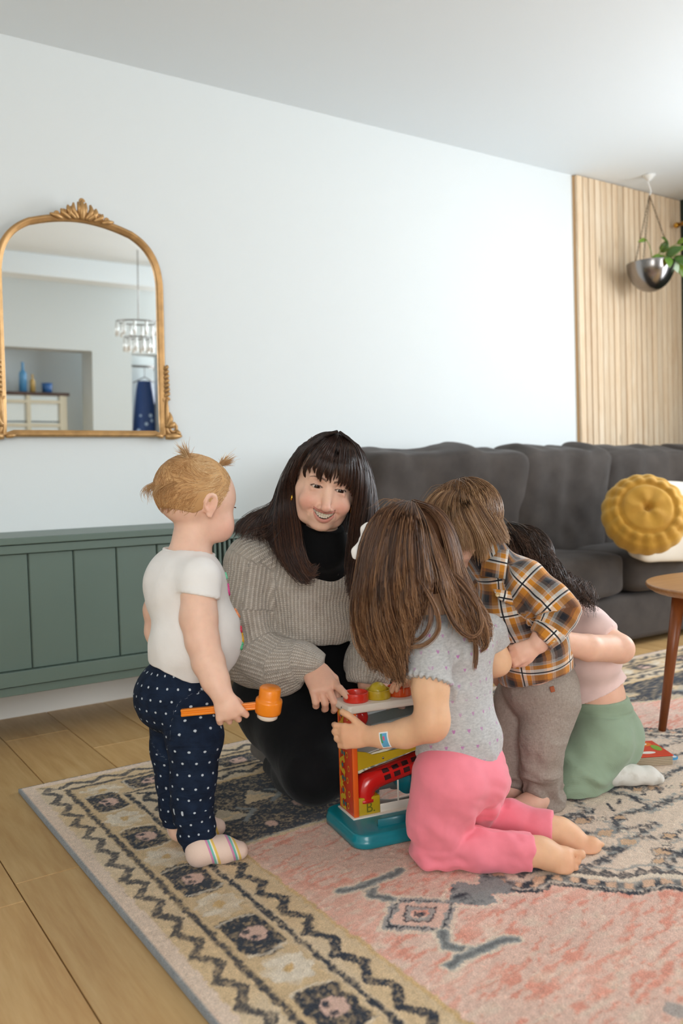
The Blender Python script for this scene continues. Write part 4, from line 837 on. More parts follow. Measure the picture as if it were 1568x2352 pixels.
def hand(S, W, d, pn, side, L, curls, spread=.12, thumb=(.6, .5), fat=1., wr=.0, lens=None, kk=.004, tc=.35, wide=1.):
    """W wrist, d toward fingers, pn palm normal, side = thumb side (+1/-1 on cross(d,pn)); curls: per finger (mcp, pip, dip) in rad"""
    d = nrm(d); pn = nrm(pn-d*np.dot(d, pn)); x = np.cross(d, pn)*side; r = .052*L*fat                    # x points to the thumb
    lens = lens or (.42, .47, .44, .34); tips = []
    for i in range(4):
        o = (1.5-i)/1.5; b = W+d*L*(.50-.03*abs(o-.3))+x*L*.155*o*fat**.5*wide; S.cone(W+x*L*.06*o, b, r*1.25, r*1.15, L*.06)
    S.ell(W+d*L*.27, (L*.20*fat**.5*wide**.5, L*.30, L*.105*fat), [x, d, pn], L*.05)
    for i in range(4):
        o = (1.5-i)/1.5; b = W+d*L*(.50-.03*abs(o-.3))+x*L*.155*o*fat**.5*wide; dd = rot_about(d, pn, 0); dd = nrm(d+x*spread*o); p = b; q = [(p, r*1.08)]
        ax = np.cross(dd, pn); fl_ = lens[i]*L; cu = curls[i]
        for j, (fr, c) in enumerate(zip((.46, .30, .24), cu)): dd = rot_about(dd, ax, c); p = p+dd*fl_*fr; q.append((p, r*(1.0-.08*j)))
        for (a1, r1), (a2, r2) in zip(q[:-1], q[1:]): S.cone(a1, a2, r1, r2, kk*.5)
        tips.append(q)
    dd = nrm(d*math.cos(thumb[0])+x*math.sin(thumb[0])+pn*thumb[1]); p = W+d*L*.14+x*L*.14; q = [(p, r*1.35)]; ax = np.cross(dd, pn+.0*x)
    for fr, c in ((.21, 0), (.17, tc), (.13, tc)): dd = rot_about(dd, np.cross(x, d) if False else np.cross(dd, -x+pn*.6), c); p = p+dd*L*fr; q.append((p, r*1.08))
    for (a1, r1), (a2, r2) in zip(q[:-1], q[1:]): S.cone(a1, a2, r1, r2, kk)
    return tips, q
def ear(S, c, up, fr, out, h):
    """c shell centre on the head side"""
    up, fr, out = nrm(up), nrm(fr), nrm(out); o2 = nrm(out-fr*.45)
    S.ell(c+o2*h*.10, (h*.10, h*.26, h*.44), [o2, nrm(fr-out*.0), up], h*.05)
    a = np.radians(np.linspace(-30, 250, 14)); P = [c+o2*h*(.20+.05*math.sin(x))-fr*h*.0+fr*h*.27*math.cos(x)+up*h*(.10+.36*math.sin(x)) for x in a]
    for p, q in zip(P[:-1], P[1:]): S.cone(p, q, h*.055, h*.055, h*.03)
    S.ell(c+o2*h*.16-up*h*.40+fr*h*.05, (h*.07, h*.13, h*.13), [o2, fr, up], h*.04)
    S.ell(c+o2*h*.26+up*h*.02+fr*h*.05, (h*.12, h*.13, h*.21), [o2, fr, up], h*.03, '-')
def kidhead(S, c, rt, fr, up, s=1., ears=True, eh=.048):
    """child head around skull centre c; axes right, front, up; s scales a .17 m tall head"""
    A = [rt, fr, up]; e = lambda p: c+s*(rt*p[0]+fr*p[1]+up*p[2])
    S.ell(e((0, -.010, .012)), (.071*s, .088*s, .078*s), A, .01); S.ell(e((0, .030, .0)), (.062*s, .055*s, .062*s), A, .02)
    S.ell(e((0, .030, -.040)), (.052*s, .046*s, .045*s), A, .02)
    for q in (-1, 1): S.ell(e((q*.034, .050, -.040)), (.027*s, .026*s, .027*s), A, .015)
    S.ell(e((0, .058, -.074)), (.020*s, .016*s, .013*s), A, .012); S.ell(e((0, .076, -.030)), (.010*s, .011*s, .010*s), A, .01); S.ell(e((0, .070, -.052)), (.017*s, .014*s, .010*s), A, .01)
    for q in (-1, 1): S.ell(e((q*.029, .084, -.006)), (.016*s, .012*s, .010*s), A, .012, '-')
    if ears:
        for q in (-1, 1): ear(S, e((q*.064, -.004, -.020)), up, fr, rt*q, eh*s)
def eyes(parent, c, rt, fr, up, s=1., col='5b3a24'):
    me_ = M('iris', col, .2); mw = M('eye_white', 'e9e4df', .25)
    for q in (-1, 1):
        p = c+s*(rt*q*.029+fr*.066-up*.006); a = np.linspace(0, np.pi, 13); v, f = lathe([(.0105*s*math.sin(x), -.0105*s*math.cos(x)) for x in a], p, 20, fr); o = mesh_obj('eye', v, f, mw, parent)
        v, f = lathe([(.0001, .0109*s), (.0045*s, .0100*s), (.0055*s, .0092*s)], p, 18, fr); mesh_obj('iris', v, f, me_, o)
def finish(S, name, mat, parent, rel=1, disp=None, colf=None, attrs=None, col=None):
    V, Q = S.mesh(); V = relax(V, Q, rel, .5)
    if disp is not None: N = vnormals(V, Q); V = V+N*disp(V)[:, None]
    A = attrs(V) if attrs else None; c = colf(V, vnormals(V, Q)) if colf else (np.tile(col, (len(V), 1)) if col is not None else None)
    return mesh_obj(name, V, Q, mat, parent, True, A, c)
def seguv(V, chains, per=None):
    """cloth coordinates: for every vertex the closest chain gives u (around, metres) and v (along)"""
    best = np.full(len(V), 9.); u = np.zeros(len(V)); w = np.zeros(len(V)); cid = np.zeros(len(V))
    for ci, (pts, ref) in enumerate(chains):
        acc = 0.; R0 = np.mean([r for _, r in pts]); ref = nrm(ref)
        for (a, ra), (b, rb) in zip(pts[:-1], pts[1:]):
            d = b-a; L = np.linalg.norm(d); d = d/L; q = V-a; t = np.clip(q@d, 0 if acc > 0 else -.04, L if (b is not pts[-1][0]) else L+.04); v = q-t[:, None]*d
            tr = q@d; dist = np.linalg.norm(q-tr[:, None]*d, axis=1)-(ra+(rb-ra)*np.clip(t/L, 0, 1))+1.3*np.abs(tr-t); n1 = nrm(ref-d*d.dot(ref)); n2 = np.cross(d, n1); m = dist < best
            best[m] = dist[m]; u[m] = np.arctan2(v[m]@n2, v[m]@n1)*R0; w[m] = acc+t[m]; cid[m] = ci; acc += L
    return {'cu': u, 'cv': w, 'cid': cid}
def uvnode(t): return t.comb(t.attr('cu').outputs['Fac'], t.attr('cv').outputs['Fac'], 0.)
def cloth(name, c, rough=.85, var=.1, weave=900, bump=.25, wr=(14, .35, .006), sheen=.15):
    t = NT(name); cc = srgb(c) if isinstance(c, str) else c; v = t.coord(); n = t.noise(v, 30, 4); t.base(t.ramp(n, [(.3, tuple(x*(1-var) for x in cc)), (.7, tuple(min(1, x*(1+var)) for x in cc))]))
    t.b.inputs['Roughness'].default_value = rough; t.b.inputs['Specular IOR Level'].default_value = .2; t.b.inputs['Sheen Weight'].default_value = sheen
    if wr: t.bump(t.noise(v, wr[0], 3, .5, .6), wr[1], wr[2])
    if weave: t.bump(t.noise(v, weave, 2), bump, .0008)
    return t
def wrinkles(amp, scale=(12, 12, 26), seed=0, a2=.35):
    return lambda V: amp*vnoise(V*np.array(scale)+vnoise(V, 7, seed+9)[:, None]*1.2, 1, seed)+amp*a2*vnoise(V*np.array(scale)*2.3, 1, seed+3)
def ridge(amp, scale, seed=0): return lambda V: amp*(1-2*np.abs(vnoise(V*np.array(scale)+vnoise(V, 6, seed+4)[:, None], 1, seed)))
def box_of(pts, m): P = np.array(pts); return P.min(0)-m, P.max(0)+m
UPW = np.array([0, 0, 1.])
def GB(*pts):
    P = np.array(pts, float); a, b = P.min(0), P.max(0); return [at(u, v, d) for u in (a[0], b[0]) for v in (a[1], b[1]) for d in (a[2], b[2])]
def basemat(m):
    n = m.copy(); b = n.node_tree.nodes['Principled BSDF']; b.inputs['Roughness'].default_value = .8; b.inputs['Specular IOR Level'].default_value = .15; return n
def hdir(a, b): return nrm(np.array([CR[0], CR[1], 0])*a+np.array([CF[0], CF[1], 0])*b)       # horizontal direction: image right / away
# ================================================================ woman
def G(*pts): return [at(*p) for p in pts]
wo = thing('person', 'smiling person with long dark hair, beige knit sweater and gold earrings crouching behind the toy', 'person', fl(700, 1800, RZ))
def woman():
    a, b, c = math.radians(11), math.radians(8.5), math.radians(7)
    up = CU*math.cos(a)+CR*math.sin(a); rt = CR*math.cos(a)-CU*math.sin(a); fr = -CF
    fr, rt = fr*math.cos(b)+rt*math.sin(b), rt*math.cos(b)-fr*math.sin(b)
    fr, up = fr*math.cos(c)-up*math.sin(c), up*math.cos(c)+fr*math.sin(c)
    O = at(748, 1113, 2.0); B = np.array([rt, up, fr]); L = lambda x, y, z: O+np.array([x, y, z]) @ B
    wo.location = wo.location
    # ---- head at fine resolution in its own frame
    S = SDF((-.095, -.185, -.125), (.095, .135, .115), .0016)
    S.ell((0, .028, -.022), (.070, .090, .088), None, .01); S.ell((0, -.015, .012), (.0600, .080, .060), None, .02)
    S.ell((0, -.058, .020), (.0465, .040, .045), None, .025); S.ell((0, -.090, .050), (.019, .012, .015), None, .020); S.cone((0, -.04, -.035), (.016, -.135, -.048), .046, .044, .02)
    for q in (-1, 1):
        S.ell((q*.035, -.038, .049), (.024, .020, .021), None, .018); S.cone((q*.052, -.02, .01), (q*.035, -.075, .02), .014, .014, .02)
        S.cone((q*.010, .0185, .0665), (q*.040, .0195, .053), .0075, .006, .014)
    for q in (-1, 1): S.ell((q*.0275, .000, .0775), (.0155, .0090, .0135), None, .012, '-')
    S.cone((0, .010, .060), (0, -.030, .078), .0075, .0085, .012); S.cone((0, -.028, .077), (0, -.0425, .0885), .0085, .0098, .006); S.ell((0, -.0445, .0875), (.0105, .0085, .0100), None, .004)
    for q in (-1, 1): S.ell((q*.0125, -.0455, .0765), (.0068, .0060, .0085), None, .004)
    for q in (-1, 1): S.ell((q*.0060, -.0530, .0850), (.0030, .0026, .0050), None, .002, '-')
    # eye lids and openings
    for q in (-1, 1):
        c_ = (q*.0275, -.0012, .0548); S.ell(c_, .0142, None, .004)
        S.cone((q*.0275-.010, -.0105, .0625), (q*.0275+.010, -.0105, .0625), .0022, .0022, .006)
        S.ell((q*.0278, -.0020, .0700), (.0116, .0033, .0135), None, .0012, '-')
        S.cone((q*.0275-.0115, .0062, .0665), (q*.0275+.0115, .0062, .0655), .0008, .0008, .002, op='-')
    # smile: muzzle, lips, opening, folds
    S.ell((0, -.062, .058), (.029, .019, .0185), None, .014)
    yU = lambda x: -.0580+.0050*(x/.0245)**2; yL = lambda x: -.0712+.0177*np.abs(x/.0250)**2.0
    zf = lambda x: .0765-11*x*x
    for x0, x1 in zip(np.linspace(-.0255, .0255, 17)[:-1], np.linspace(-.0255, .0255, 17)[1:]):
        f_ = lambda x: (x, yU(x)+.0030*(1-.3*abs(x)/.025), zf(x)+.0010); S.cone(f_(x0), f_(x1), .0034*(1-(x0/.034)**2), .0034*(1-(x1/.034)**2), .002)
        f_ = lambda x: (x, yL(x)-.0036, zf(x)-.0015); S.cone(f_(x0), f_(x1), .0046*(1-(x0/.028)**2), .0046*(1-(x1/.028)**2), .003)
    S.fn((-.03, -.085, .045), (.03, -.045, .10), lambda x, y, z: np.maximum(np.maximum(np.maximum(y-yU(x), yL(x)-y), np.abs(x)-.0240), .056-z)+0*x, .0008, '-')
    for q in (-1, 1):
        P = [(q*.0165, -.040, .080), (q*.026, -.048, .0745), (q*.0325, -.058, .066), (q*.0335, -.067, .061)]
        for p, r in zip(P[:-1], P[1:]): S.cone(p, r, .0014, .0014, .007, op='-')
        S.ell((q*.0285, -.0555, .0672), .0022, None, .004, '-')
    for q in (-1, 1): ear(S, np.array((q*.066, -.012, -.018)), np.array((0, 1., -.15)), np.array((0, .0, 1.)), np.array((q, 0, 0.)), .056)
    V, Q = S.mesh(); V = relax(V, Q, 1, .4); N = vnormals(V, Q); x, y, z = V.T
    col = np.tile(SK_W, (len(V), 1))
    def tint(m, c, a): nonlocal col; m = np.clip(m*a, 0, 1)[:, None]; col = col*(1-m)+np.array(c)*m
    gs = lambda dx, dy, r: np.exp(-(dx*dx+dy*dy)/(2*r*r))
    for q in (-1, 1): tint(gs(x-q*.040, y+.040, .015)*(z > .02), srgb('d98a7a'), .55); tint(gs(x-q*.0275, y+.010, .009)*(z > .03), srgb('b98373'), .35); tint(gs(x-q*.0275, y-.010, .009)*(z > .03), srgb('c79a86'), .5)
    tint(gs(x, y+.046, .010)*(z > .07), srgb('d49284'), .5)
    tint((np.abs(y-(yU(x)+.0028)) < .0034)*(np.abs(x) < .0255)*(z > .055)*1., srgb('b36c62'), .8); tint((np.abs(y-(yL(x)-.0036)) < .0046)*(np.abs(x) < .024)*(z > .055)*1., srgb('bb7268'), .8)
    tint((z < .0735-11*x*x)*(y < yU(x)+.0008)*(y > yL(x)-.0008)*(np.abs(x) < .0243)*(z > .05)*1., srgb('4a1815'), 1.)
    for q in (-1, 1):                                       # brows, lash line
        xx = (x*q-.0275); yb = .0165+.0035*np.clip(1-((xx-.003)/.018)**2, -1, 1)-.05*np.clip(xx-.012, 0, 1)*2; tint(np.clip((.0025*(1-.4*np.clip(xx/.02, -1, 1))-np.abs(y-yb))/.0010, 0, 1)*(np.abs(xx) < .0195)*(z > .03)*(.9+.12*vnoise(V, 900, 2)), srgb('3b241b'), .85)
        d = np.hypot((x-q*.0278)/.0116, (y+.0020)/.0037); tint(((d > .82) & (d < 1.25) & (z > .045))*(np.where(y > -.002, 1, .35)), srgb('40261f'), .85)
    for mx, my in ((.024, -.047),): tint(gs(x-mx, y-my, .0011)*(z > .04), srgb('5b3326'), .9)
    # ---- body (world frame) joined to the head
    Bd = SDF(*box_of(GB((500, 1200, 2.4), (960, 1560, 1.85), (560, 1860, 2.45), (900, 1860, 2.0)), .04), .0052)
    for p in [(O+B[1]*-.10-B[2]*.05, at(735, 1290, 2.14), .048, .055)]: Bd.cone(O+B[1]*-.11-B[2]*.045+B[0]*.012, at(738, 1290, 2.13), .041, .044, .02)
    fb = hdir(.30, -.95); rb_ = nrm(np.cross(UPW, fb)*-1); rb_ = nrm(np.cross(fb, UPW)*-1) ; A = [hdir(.95, .30), fb, UPW]
    Bd.ell(at(722, 1355, 2.19), (.11, .07, .12), A, .03); Bd.ell(at(725, 1470, 2.25), (.09, .06, .10), A, .03)
    aR = [(at(625, 1265, 2.17), .045), (at(575, 1500, 2.12), .040), (at(712, 1528, 2.02), .024)]; aL = [(at(835, 1300, 2.22), .040), (at(872, 1460, 2.22), .034), (at(846, 1572, 2.05), .024)]
    for ch in (aR, aL): Bd.chain(ch, .02)
    lr = [(at(645, 1610, 2.30), .050), (at(690, 1720, 2.20), .028), (at(655, 1755, 2.33), .022)]; ll = [(at(700, 1575, 2.30), .05), (at(795, 1600, 2.19), .045), (at(785, 1780, 2.27), .034)]
    for ch in (lr, ll): Bd.chain(ch, .02)
    Vb, Qb = Bd.mesh(); k = len(V)
    # hands at fine resolution
    Hs = SDF(*box_of(GB((700, 1500, 2.04), (830, 1640, 1.86)), .015), .0019)
    Wp = at(716, 1529, 2.02); d = CR*.36-CU*.50-CF*.66; pn = -CU*.66+CF*.62
    Hs.cone(aR[1][0], Wp, .040, .0245, .0); Hs.cone(Wp-nrm(d)*.03, Wp+nrm(d)*.03, .0235, .026, .02, nrm(pn), .8)
    hand(Hs, Wp, d, pn, 1, .158, [(-.38, .22, .15), (.55, .95, .5), (.65, 1.0, .5), (.70, 1.0, .5)], .16, (.45, .35), 1.06, tc=.5, lens=(.36, .47, .44, .34))
    V1, Q1 = Hs.mesh(); V1 = relax(V1, Q1, 1, .4)
    Hs = SDF(*box_of(GB((820, 1545, 2.08), (935, 1640, 1.92), (830, 1640, 1.95), (930, 1545, 2.08)), .015), .0021)
    Wp = at(846, 1572, 2.05); d = CR*.75-CU*.30-CF*.30; pn = -CU*.8-CR*.35+CF*.2; Hs.cone(Wp+(aL[1][0]-Wp)*.22, Wp, .026, .024, .01); Hs.cone(Wp, Wp+nrm(d)*.02, .024, .025, .01)
    hand(Hs, Wp, d, pn, -1, .150, [(.35, .5, .3)]*4, .1, (.5, .3), 1.05); V2, Q2 = Hs.mesh(); V2 = relax(V2, Q2, 1, .4)
    VW = O+V @ B; allV = np.concatenate([VW, Vb, V1, V2]); allQ = np.concatenate([Q, Qb+k, Q1+k+len(Vb), Q2+k+len(Vb)+len(V1)])
    nC = np.tile(SK_W*np.array([.95, .87, .84]), (len(allV)-k, 1)); hv = vnoise(allV[k:], 60, 5); nC = nC*(1+.04*hv[:, None])
    mesh_obj('body', allV, allQ, M_skin, wo, True, None, np.vstack([col, nC]))
    # eyes, teeth
    mw, mi, mp = M('sclera', 'd2c6bb', .25), M('iris_brown', '2c170e', .12), M('pupil', '080606', .1)
    gz = nrm(np.array((.10, -.14, 1.)))
    for q in (-1, 1):
        c_ = np.array((q*.0275, -.0012, .0550)); th = np.linspace(0, np.pi, 17); v, f = lathe([(.0126*math.sin(t), -.0126*math.cos(t)) for t in th], c_, 28, gz); e = mesh_obj('eye', O+v@B, f, mw, wo)
        v, f = lathe([(.0001, .01285), (.0035, .0127), (.0062, .0118), (.0068, .0108)], c_, 26, gz); mesh_obj('iris', O+v@B, f, mi, e)
        v, f = lathe([(.0001, .01305), (.0022, .01295), (.0027, .0126)], c_, 18, gz); mesh_obj('pupil', O+v@B, f, mp, e)
        P = [O+np.array((q*.0278+.0125*math.cos(t), -.0015+.0050*math.sin(t), .0672-abs(math.cos(t))**2*.0055)) @ B for t in np.linspace(.15, 2.99, 14)]
        v, f = tube(P, .00075, 5); mesh_obj('eyelash', v, f, M('lash_black', '1a100d', .6), wo)
    mt = M('tooth_enamel', 'e6d9c4', .3, sss=.3); bt = bmesh.new()
    for row, (n_, w_) in enumerate(((8, .0058), (8, .0050))):
        for i in range(n_):
            x = (i-(n_-1)/2)*w_; h = .0092 if row == 0 else .0055; yc = (yU(x)-.0022) if row == 0 else (max(yL(x), -.0704)+.0032)
            if row == 1 and abs(x) > .0155: continue
            bm_box(bt, (x, yc, .0690-14*x*x-(.0015 if row else 0)), (w_*1.02, h, .0045), Matrix.Rotation(math.atan(28*x)*.9, 3, 'Y'), .0011, 3)
    vs = np.array([v.co[:] for v in bt.verts]); bt.verts.index_update(); fs = [[v.index for v in f.verts] for f in bt.faces]; bt.free(); mesh_obj('teeth', O+vs@B, fs, mt, wo, True)
    for q in (-1, 1):                                      # gold hoop earrings
        c_ = np.array((q*.0695, -.046, -.008)); P = [O+(c_+np.array((q*.002, .0075*math.sin(t), .0062*math.cos(t)))) @ B for t in np.linspace(0, 2*np.pi, 19)]
        v, f = tube(P, .0028+.0*np.arange(19), 10, False); mesh_obj('earring', v, f, M('earring_gold', 'd9a441', .15, 1.), wo, True)
    # ---- turtleneck, sweater, trousers
    S = SDF(*box_of(GB((640, 1180, 2.30), (850, 1400, 1.95), (640, 1400, 2.3), (850, 1180, 1.95)), .05), .004)
    nb = O+B[1]*-.100-B[2]*.044+B[0]*.010; S.cone(nb, at(740, 1262, 2.085), .0565, .062, .0); S.ell(at(736, 1300, 2.15), (.08, .07, .08), A, .03); S.cone(at(740, 1255, 2.125), at(736, 1330, 2.165), .068, .085, .02); S.ell(at(728, 1345, 2.19), (.12, .085, .12), A, .02)
    S.half(nb+B[1]*.002, B[1]+B[2]*.25)
    finish(S, 'turtleneck', cloth('black_knit', '0d0e10', .9, .1, 500, .3, (20, .3, .004), .05).m, wo, 2)
    S = SDF(*box_of(GB((490, 1170, 2.35), (940, 1620, 1.95), (600, 1620, 2.4), (600, 1180, 2.35), (940, 1300, 2.35)), .04), .0048)
    S.ell(at(720, 1345, 2.19), (.150, .115, .150), A, .03); S.ell(at(722, 1430, 2.19), (.118, .120, .085), A, .04); S.cone(at(640, 1262, 2.17), at(835, 1290, 2.21), .062, .060, .04)
    sR = [(at(640, 1262, 2.17), .058), (at(578, 1300, 2.15), .070), (at(562, 1410, 2.13), .074), (at(580, 1505, 2.10), .070), (at(640, 1530, 2.06), .066), (at(690, 1524, 2.035), .050), (at(716, 1528, 2.022), .040)]
    sL = [(at(835, 1290, 2.20), .055), (at(872, 1370, 2.2), .058), (at(868, 1460, 2.19), .060), (at(848, 1520, 2.12), .056), (at(842, 1560, 2.07), .050)]
    # open neck V
    S.cone(O+B[1]*-.06-B[2]*.04, at(740, 1235, 2.11), .075, .066, .0, op='-')
    vc1 = at(736, 1306, 2.0)
    S.fn(*box_of(GB((660, 1200, 1.95), (830, 1325, 2.13)), .0), lambda x, y, z: (lambda u_, w_: np.maximum(np.abs(u_)-.062*np.clip(w_, 0, 1), -w_*.1)+0*x)((x-vc1[0])*CR[0]+(y-vc1[1])*CR[1]+(z-vc1[2])*CR[2], ((x-vc1[0])*CU[0]+(y-vc1[1])*CU[1]+(z-vc1[2])*CU[2])/.085), .003, '-')
    h0_ = at(722, 1480, 2.1)[2]; S.cut(lambda x, y, z: (h0_+.004*np.sin((x*CR[0]+y*CR[1])*42))-z)
    S2 = S.clone(); S2.chain(sR, .022); S2.half(at(725, 1533, 2.02), CR*.80-CU*.60-CF*.10); S3 = S.clone(); S3.chain(sL, .022); S3.put([('h', aL, .02)], .009); S2.put([('h', aR, .02)], .009); S3.half(at(838, 1572, 2.055), -CU*.95-CF*.3-CR*.1)
    S.union(S2, .012); S.union(S3, .012)
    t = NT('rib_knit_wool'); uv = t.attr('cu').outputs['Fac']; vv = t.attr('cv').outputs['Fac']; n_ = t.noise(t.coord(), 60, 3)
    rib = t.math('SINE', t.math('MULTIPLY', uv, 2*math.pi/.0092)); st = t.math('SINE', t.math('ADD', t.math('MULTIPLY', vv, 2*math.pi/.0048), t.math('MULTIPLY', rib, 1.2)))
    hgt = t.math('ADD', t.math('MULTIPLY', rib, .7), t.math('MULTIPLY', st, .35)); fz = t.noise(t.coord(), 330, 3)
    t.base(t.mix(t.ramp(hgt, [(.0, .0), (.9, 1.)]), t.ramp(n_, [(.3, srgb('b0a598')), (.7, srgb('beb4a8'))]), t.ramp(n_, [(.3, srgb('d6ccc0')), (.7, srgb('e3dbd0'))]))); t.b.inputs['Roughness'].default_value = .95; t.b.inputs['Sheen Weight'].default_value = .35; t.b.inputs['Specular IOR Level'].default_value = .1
    t.bump(hgt, .6, .0025); t.bump(fz, .5, .003)
    tors = [(at(735, 1180, 2.19), .12), (at(720, 1345, 2.19), .12), (at(722, 1500, 2.19), .12)]
    dsp = lambda V: .007*vnoise(V*np.array((9, 9, 22))+vnoise(V, 8, 3)[:, None]*1.3, 1, 4)+.0025*vnoise(V, 34, 5)
    V, Q = S.mesh(); V = relax(V, Q, 2, .5); V = V+vnormals(V, Q)*dsp(V)[:, None]
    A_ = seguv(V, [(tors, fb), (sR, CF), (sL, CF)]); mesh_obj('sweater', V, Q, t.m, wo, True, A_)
    S = SDF(*box_of(GB((520, 1440, 2.5), (870, 1870, 1.98), (540, 1850, 2.5), (860, 1850, 2.3)), .04), .005)
    S.ell(at(722, 1490, 2.25), (.112, .105, .12), A, .03); S.ell(at(650, 1590, 2.32), (.14, .13, .10), A, .04)
    S.chain([(at(632, 1610, 2.30), .105), (at(690, 1680, 2.18), .10), (at(722, 1765, 2.09), .082)], .03); S.chain([(at(722, 1770, 2.09), .075), (at(690, 1775, 2.20), .065), (at(645, 1760, 2.34), .05)], .03)
    S.chain([(at(700, 1565, 2.26), .10), (at(790, 1600, 2.19), .078), (at(790, 1700, 2.24), .068), (at(780, 1790, 2.27), .055)], .03); S.cone(at(640, 1650, 2.28), at(745, 1660, 2.17), .09, .088, .04)
    fz_ = fl(700, 1830, RZ)[2]; S.cut(lambda x, y, z: (RZ+.002-z)+0*x+0*y)
    finish(S, 'trousers', cloth('black_trouser_cloth', '0c0d10', .85, .1, 700, .2, (9, .5, .01), .1).m, wo, 2)
    S = SDF(*box_of(GB((560, 1700, 2.45), (680, 1800, 2.25), (600, 1800, 2.5)), .05), .004); fA, fB = fl(600, 1758, 0), fl(655, 1790, 0)
    S.chain([(fA+UPW*.05, .030), (fB+UPW*.042, .028)], .01); S.cut(lambda x, y, z: (RZ+.002-z)+0*x+0*y); finish(S, 'sock', cloth('grey_sock_knit', '6d6763', .9).m, wo, 1)
    # ---- hair: crown cap, long side locks, fringe
    mh = hairmat('dark_brown_hair', '1a0f0b', '38221a', '7a523a', .32)
    Lg = lambda pts: [L(*p) for p in pts]
    # solid under layer so that no scalp shows
    S = SDF(*box_of([L(x, y, z) for x in (-.12, .12) for y in (-.22, .13) for z in (-.16, .1)], .01), .003)
    S.ell(L(0, .030, -.028), (.072, .088, .088), B, .0); S.ell(L(0, -.04, -.055), (.076, .10, .060), B, .03); S.ell(L(.004, .112, -.004), (.034, .0135, .034), B, .012)
    S.ell(L(0, -.052, .095), (.064, .092, .11), B, .006, '-'); S.ell(L(0, .02, .10), (.055, .050, .05), B, .01, '-')
    V, Q = S.mesh(); nV = len(V); mesh_obj('hair_base', V, Q, basemat(mh), wo, True, {'rnd': .18+.12*vnoise((V-O)@B.T*np.array((60, 6, 20)), 1, 3), 'len': np.zeros(nV)+.1})
    parts = []
    # side curtains (image left, image right), drawn from the parting to the tips
    lf = [[(768, 1001, 1.985), (722, 1022, 1.955), (690, 1052, 1.955), (676, 1085, 1.975), (672, 1130, 2.0), (680, 1175, 2.0), (686, 1218, 1.985), (692, 1268, 1.97), (714, 1312, 1.96), (727, 1298, 1.965)],
          [(768, 999, 1.995), (712, 1020, 1.97), (678, 1060, 1.975), (662, 1110, 2.0), (662, 1160, 2.01), (668, 1208, 2.0), (678, 1272, 1.975), (704, 1325, 1.965), (725, 1316, 1.97)],
          [(768, 997, 2.01), (702, 1020, 1.995), (662, 1080, 2.0), (650, 1140, 2.02), (650, 1190, 2.02), (656, 1240, 2.0), (668, 1290, 1.985), (692, 1333, 1.975), (716, 1331, 1.975)],
          [(766, 996, 2.03), (698, 1020, 2.02), (655, 1085, 2.03), (640, 1150, 2.04), (634, 1205, 2.035), (640, 1255, 2.02), (660, 1300, 2.0), (685, 1324, 1.985)],
          [(764, 996, 2.05), (694, 1025, 2.05), (650, 1095, 2.06), (632, 1155, 2.07), (612, 1200, 2.075), (616, 1236, 2.065), (640, 1250, 2.055)],
          [(764, 998, 2.07), (694, 1035, 2.075), (650, 1110, 2.085), (628, 1160, 2.10), (596, 1184, 2.11), (570, 1205, 2.11), (552, 1234, 2.105)],
          [(764, 1002, 2.09), (700, 1050, 2.10), (655, 1125, 2.115), (626, 1166, 2.13), (585, 1180, 2.145), (552, 1200, 2.145), (538, 1224, 2.135)]]
    rg = [[(772, 1001, 1.98), (806, 1030, 1.945), (820, 1070, 1.945), (818, 1120, 1.95), (812, 1170, 1.965), (806, 1220, 1.975), (800, 1270, 1.985), (797, 1325, 1.99)],
          [(772, 999, 1.99), (814, 1026, 1.96), (834, 1072, 1.96), (834, 1130, 1.965), (824, 1190, 1.975), (815, 1250, 1.985), (808, 1330, 1.99), (800, 1362, 1.99)],
          [(771, 997, 2.005), (818, 1023, 1.985), (842, 1075, 1.985), (848, 1140, 1.985), (842, 1205, 1.985), (830, 1280, 1.99), (818, 1350, 2.0), (806, 1375, 2.0)],
          [(770, 997, 2.025), (820, 1024, 2.015), (846, 1080, 2.015), (856, 1145, 2.02), (857, 1210, 2.02), (848, 1290, 2.02), (836, 1375, 2.03)],
          [(769, 998, 2.05), (820, 1030, 2.05), (848, 1092, 2.055), (860, 1155, 2.06), (866, 1220, 2.07), (864, 1300, 2.07), (856, 1385, 2.08)],
          [(769, 1002, 2.08), (818, 1045, 2.085), (846, 1110, 2.09), (860, 1170, 2.10), (868, 1230, 2.11), (866, 1310, 2.12), (858, 1390, 2.13)]]
    for gs_, seed in ((lf, 5), (rg, 6)):
        full = [G(*g_) for g_ in gs_]
        parts.append(sheet(full, 3000, 26, (.002, .009), .0022, 1.4, seed, tipjit=.06)); parts.append(sheet(full, 1600, 26, (.0025, .006), .0045, 2.0, seed+20, clump=46, tipjit=.05))
    tmp_ = [[L(q*.004, .127, .02+.01*i), L(q*.040, .108, .036+.006*i), L(q*.064, .072, .040+.003*i), L(q*.073, .040, .028), L(q*.074, .012, .006-.01*i), L(q*.075, -.03, -.02-.01*i)] for q in (-1, 1) for i in (0, 1, 2)]
    for q in (0, 3): parts.append(sheet(tmp_[q:q+3], 1000, 26, (.0015, .003), .001, 1., 50+q))
    # back fall behind the neck
    bk = [[L(q*.05, .09, -.09), L(q*.085, .0, -.085), L(q*.09, -.10, -.075), L(q*.085, -.17, -.06), L(q*.08, -.22, -.05)] for q in (-1, -.6, -.2, .2, .6, 1)]
    parts.append(sheet(bk, 900, 26, (.006, .012), .003, 1.5, 9))
    P_ = np.concatenate([p for p, _ in parts]); R_ = np.concatenate([r for _, r in parts]); strands('hair', P_, .00062, mh, wo, .5, 3, rnd=R_*.8)
    # fringe: separate curved locks with gaps
    fr_ = []
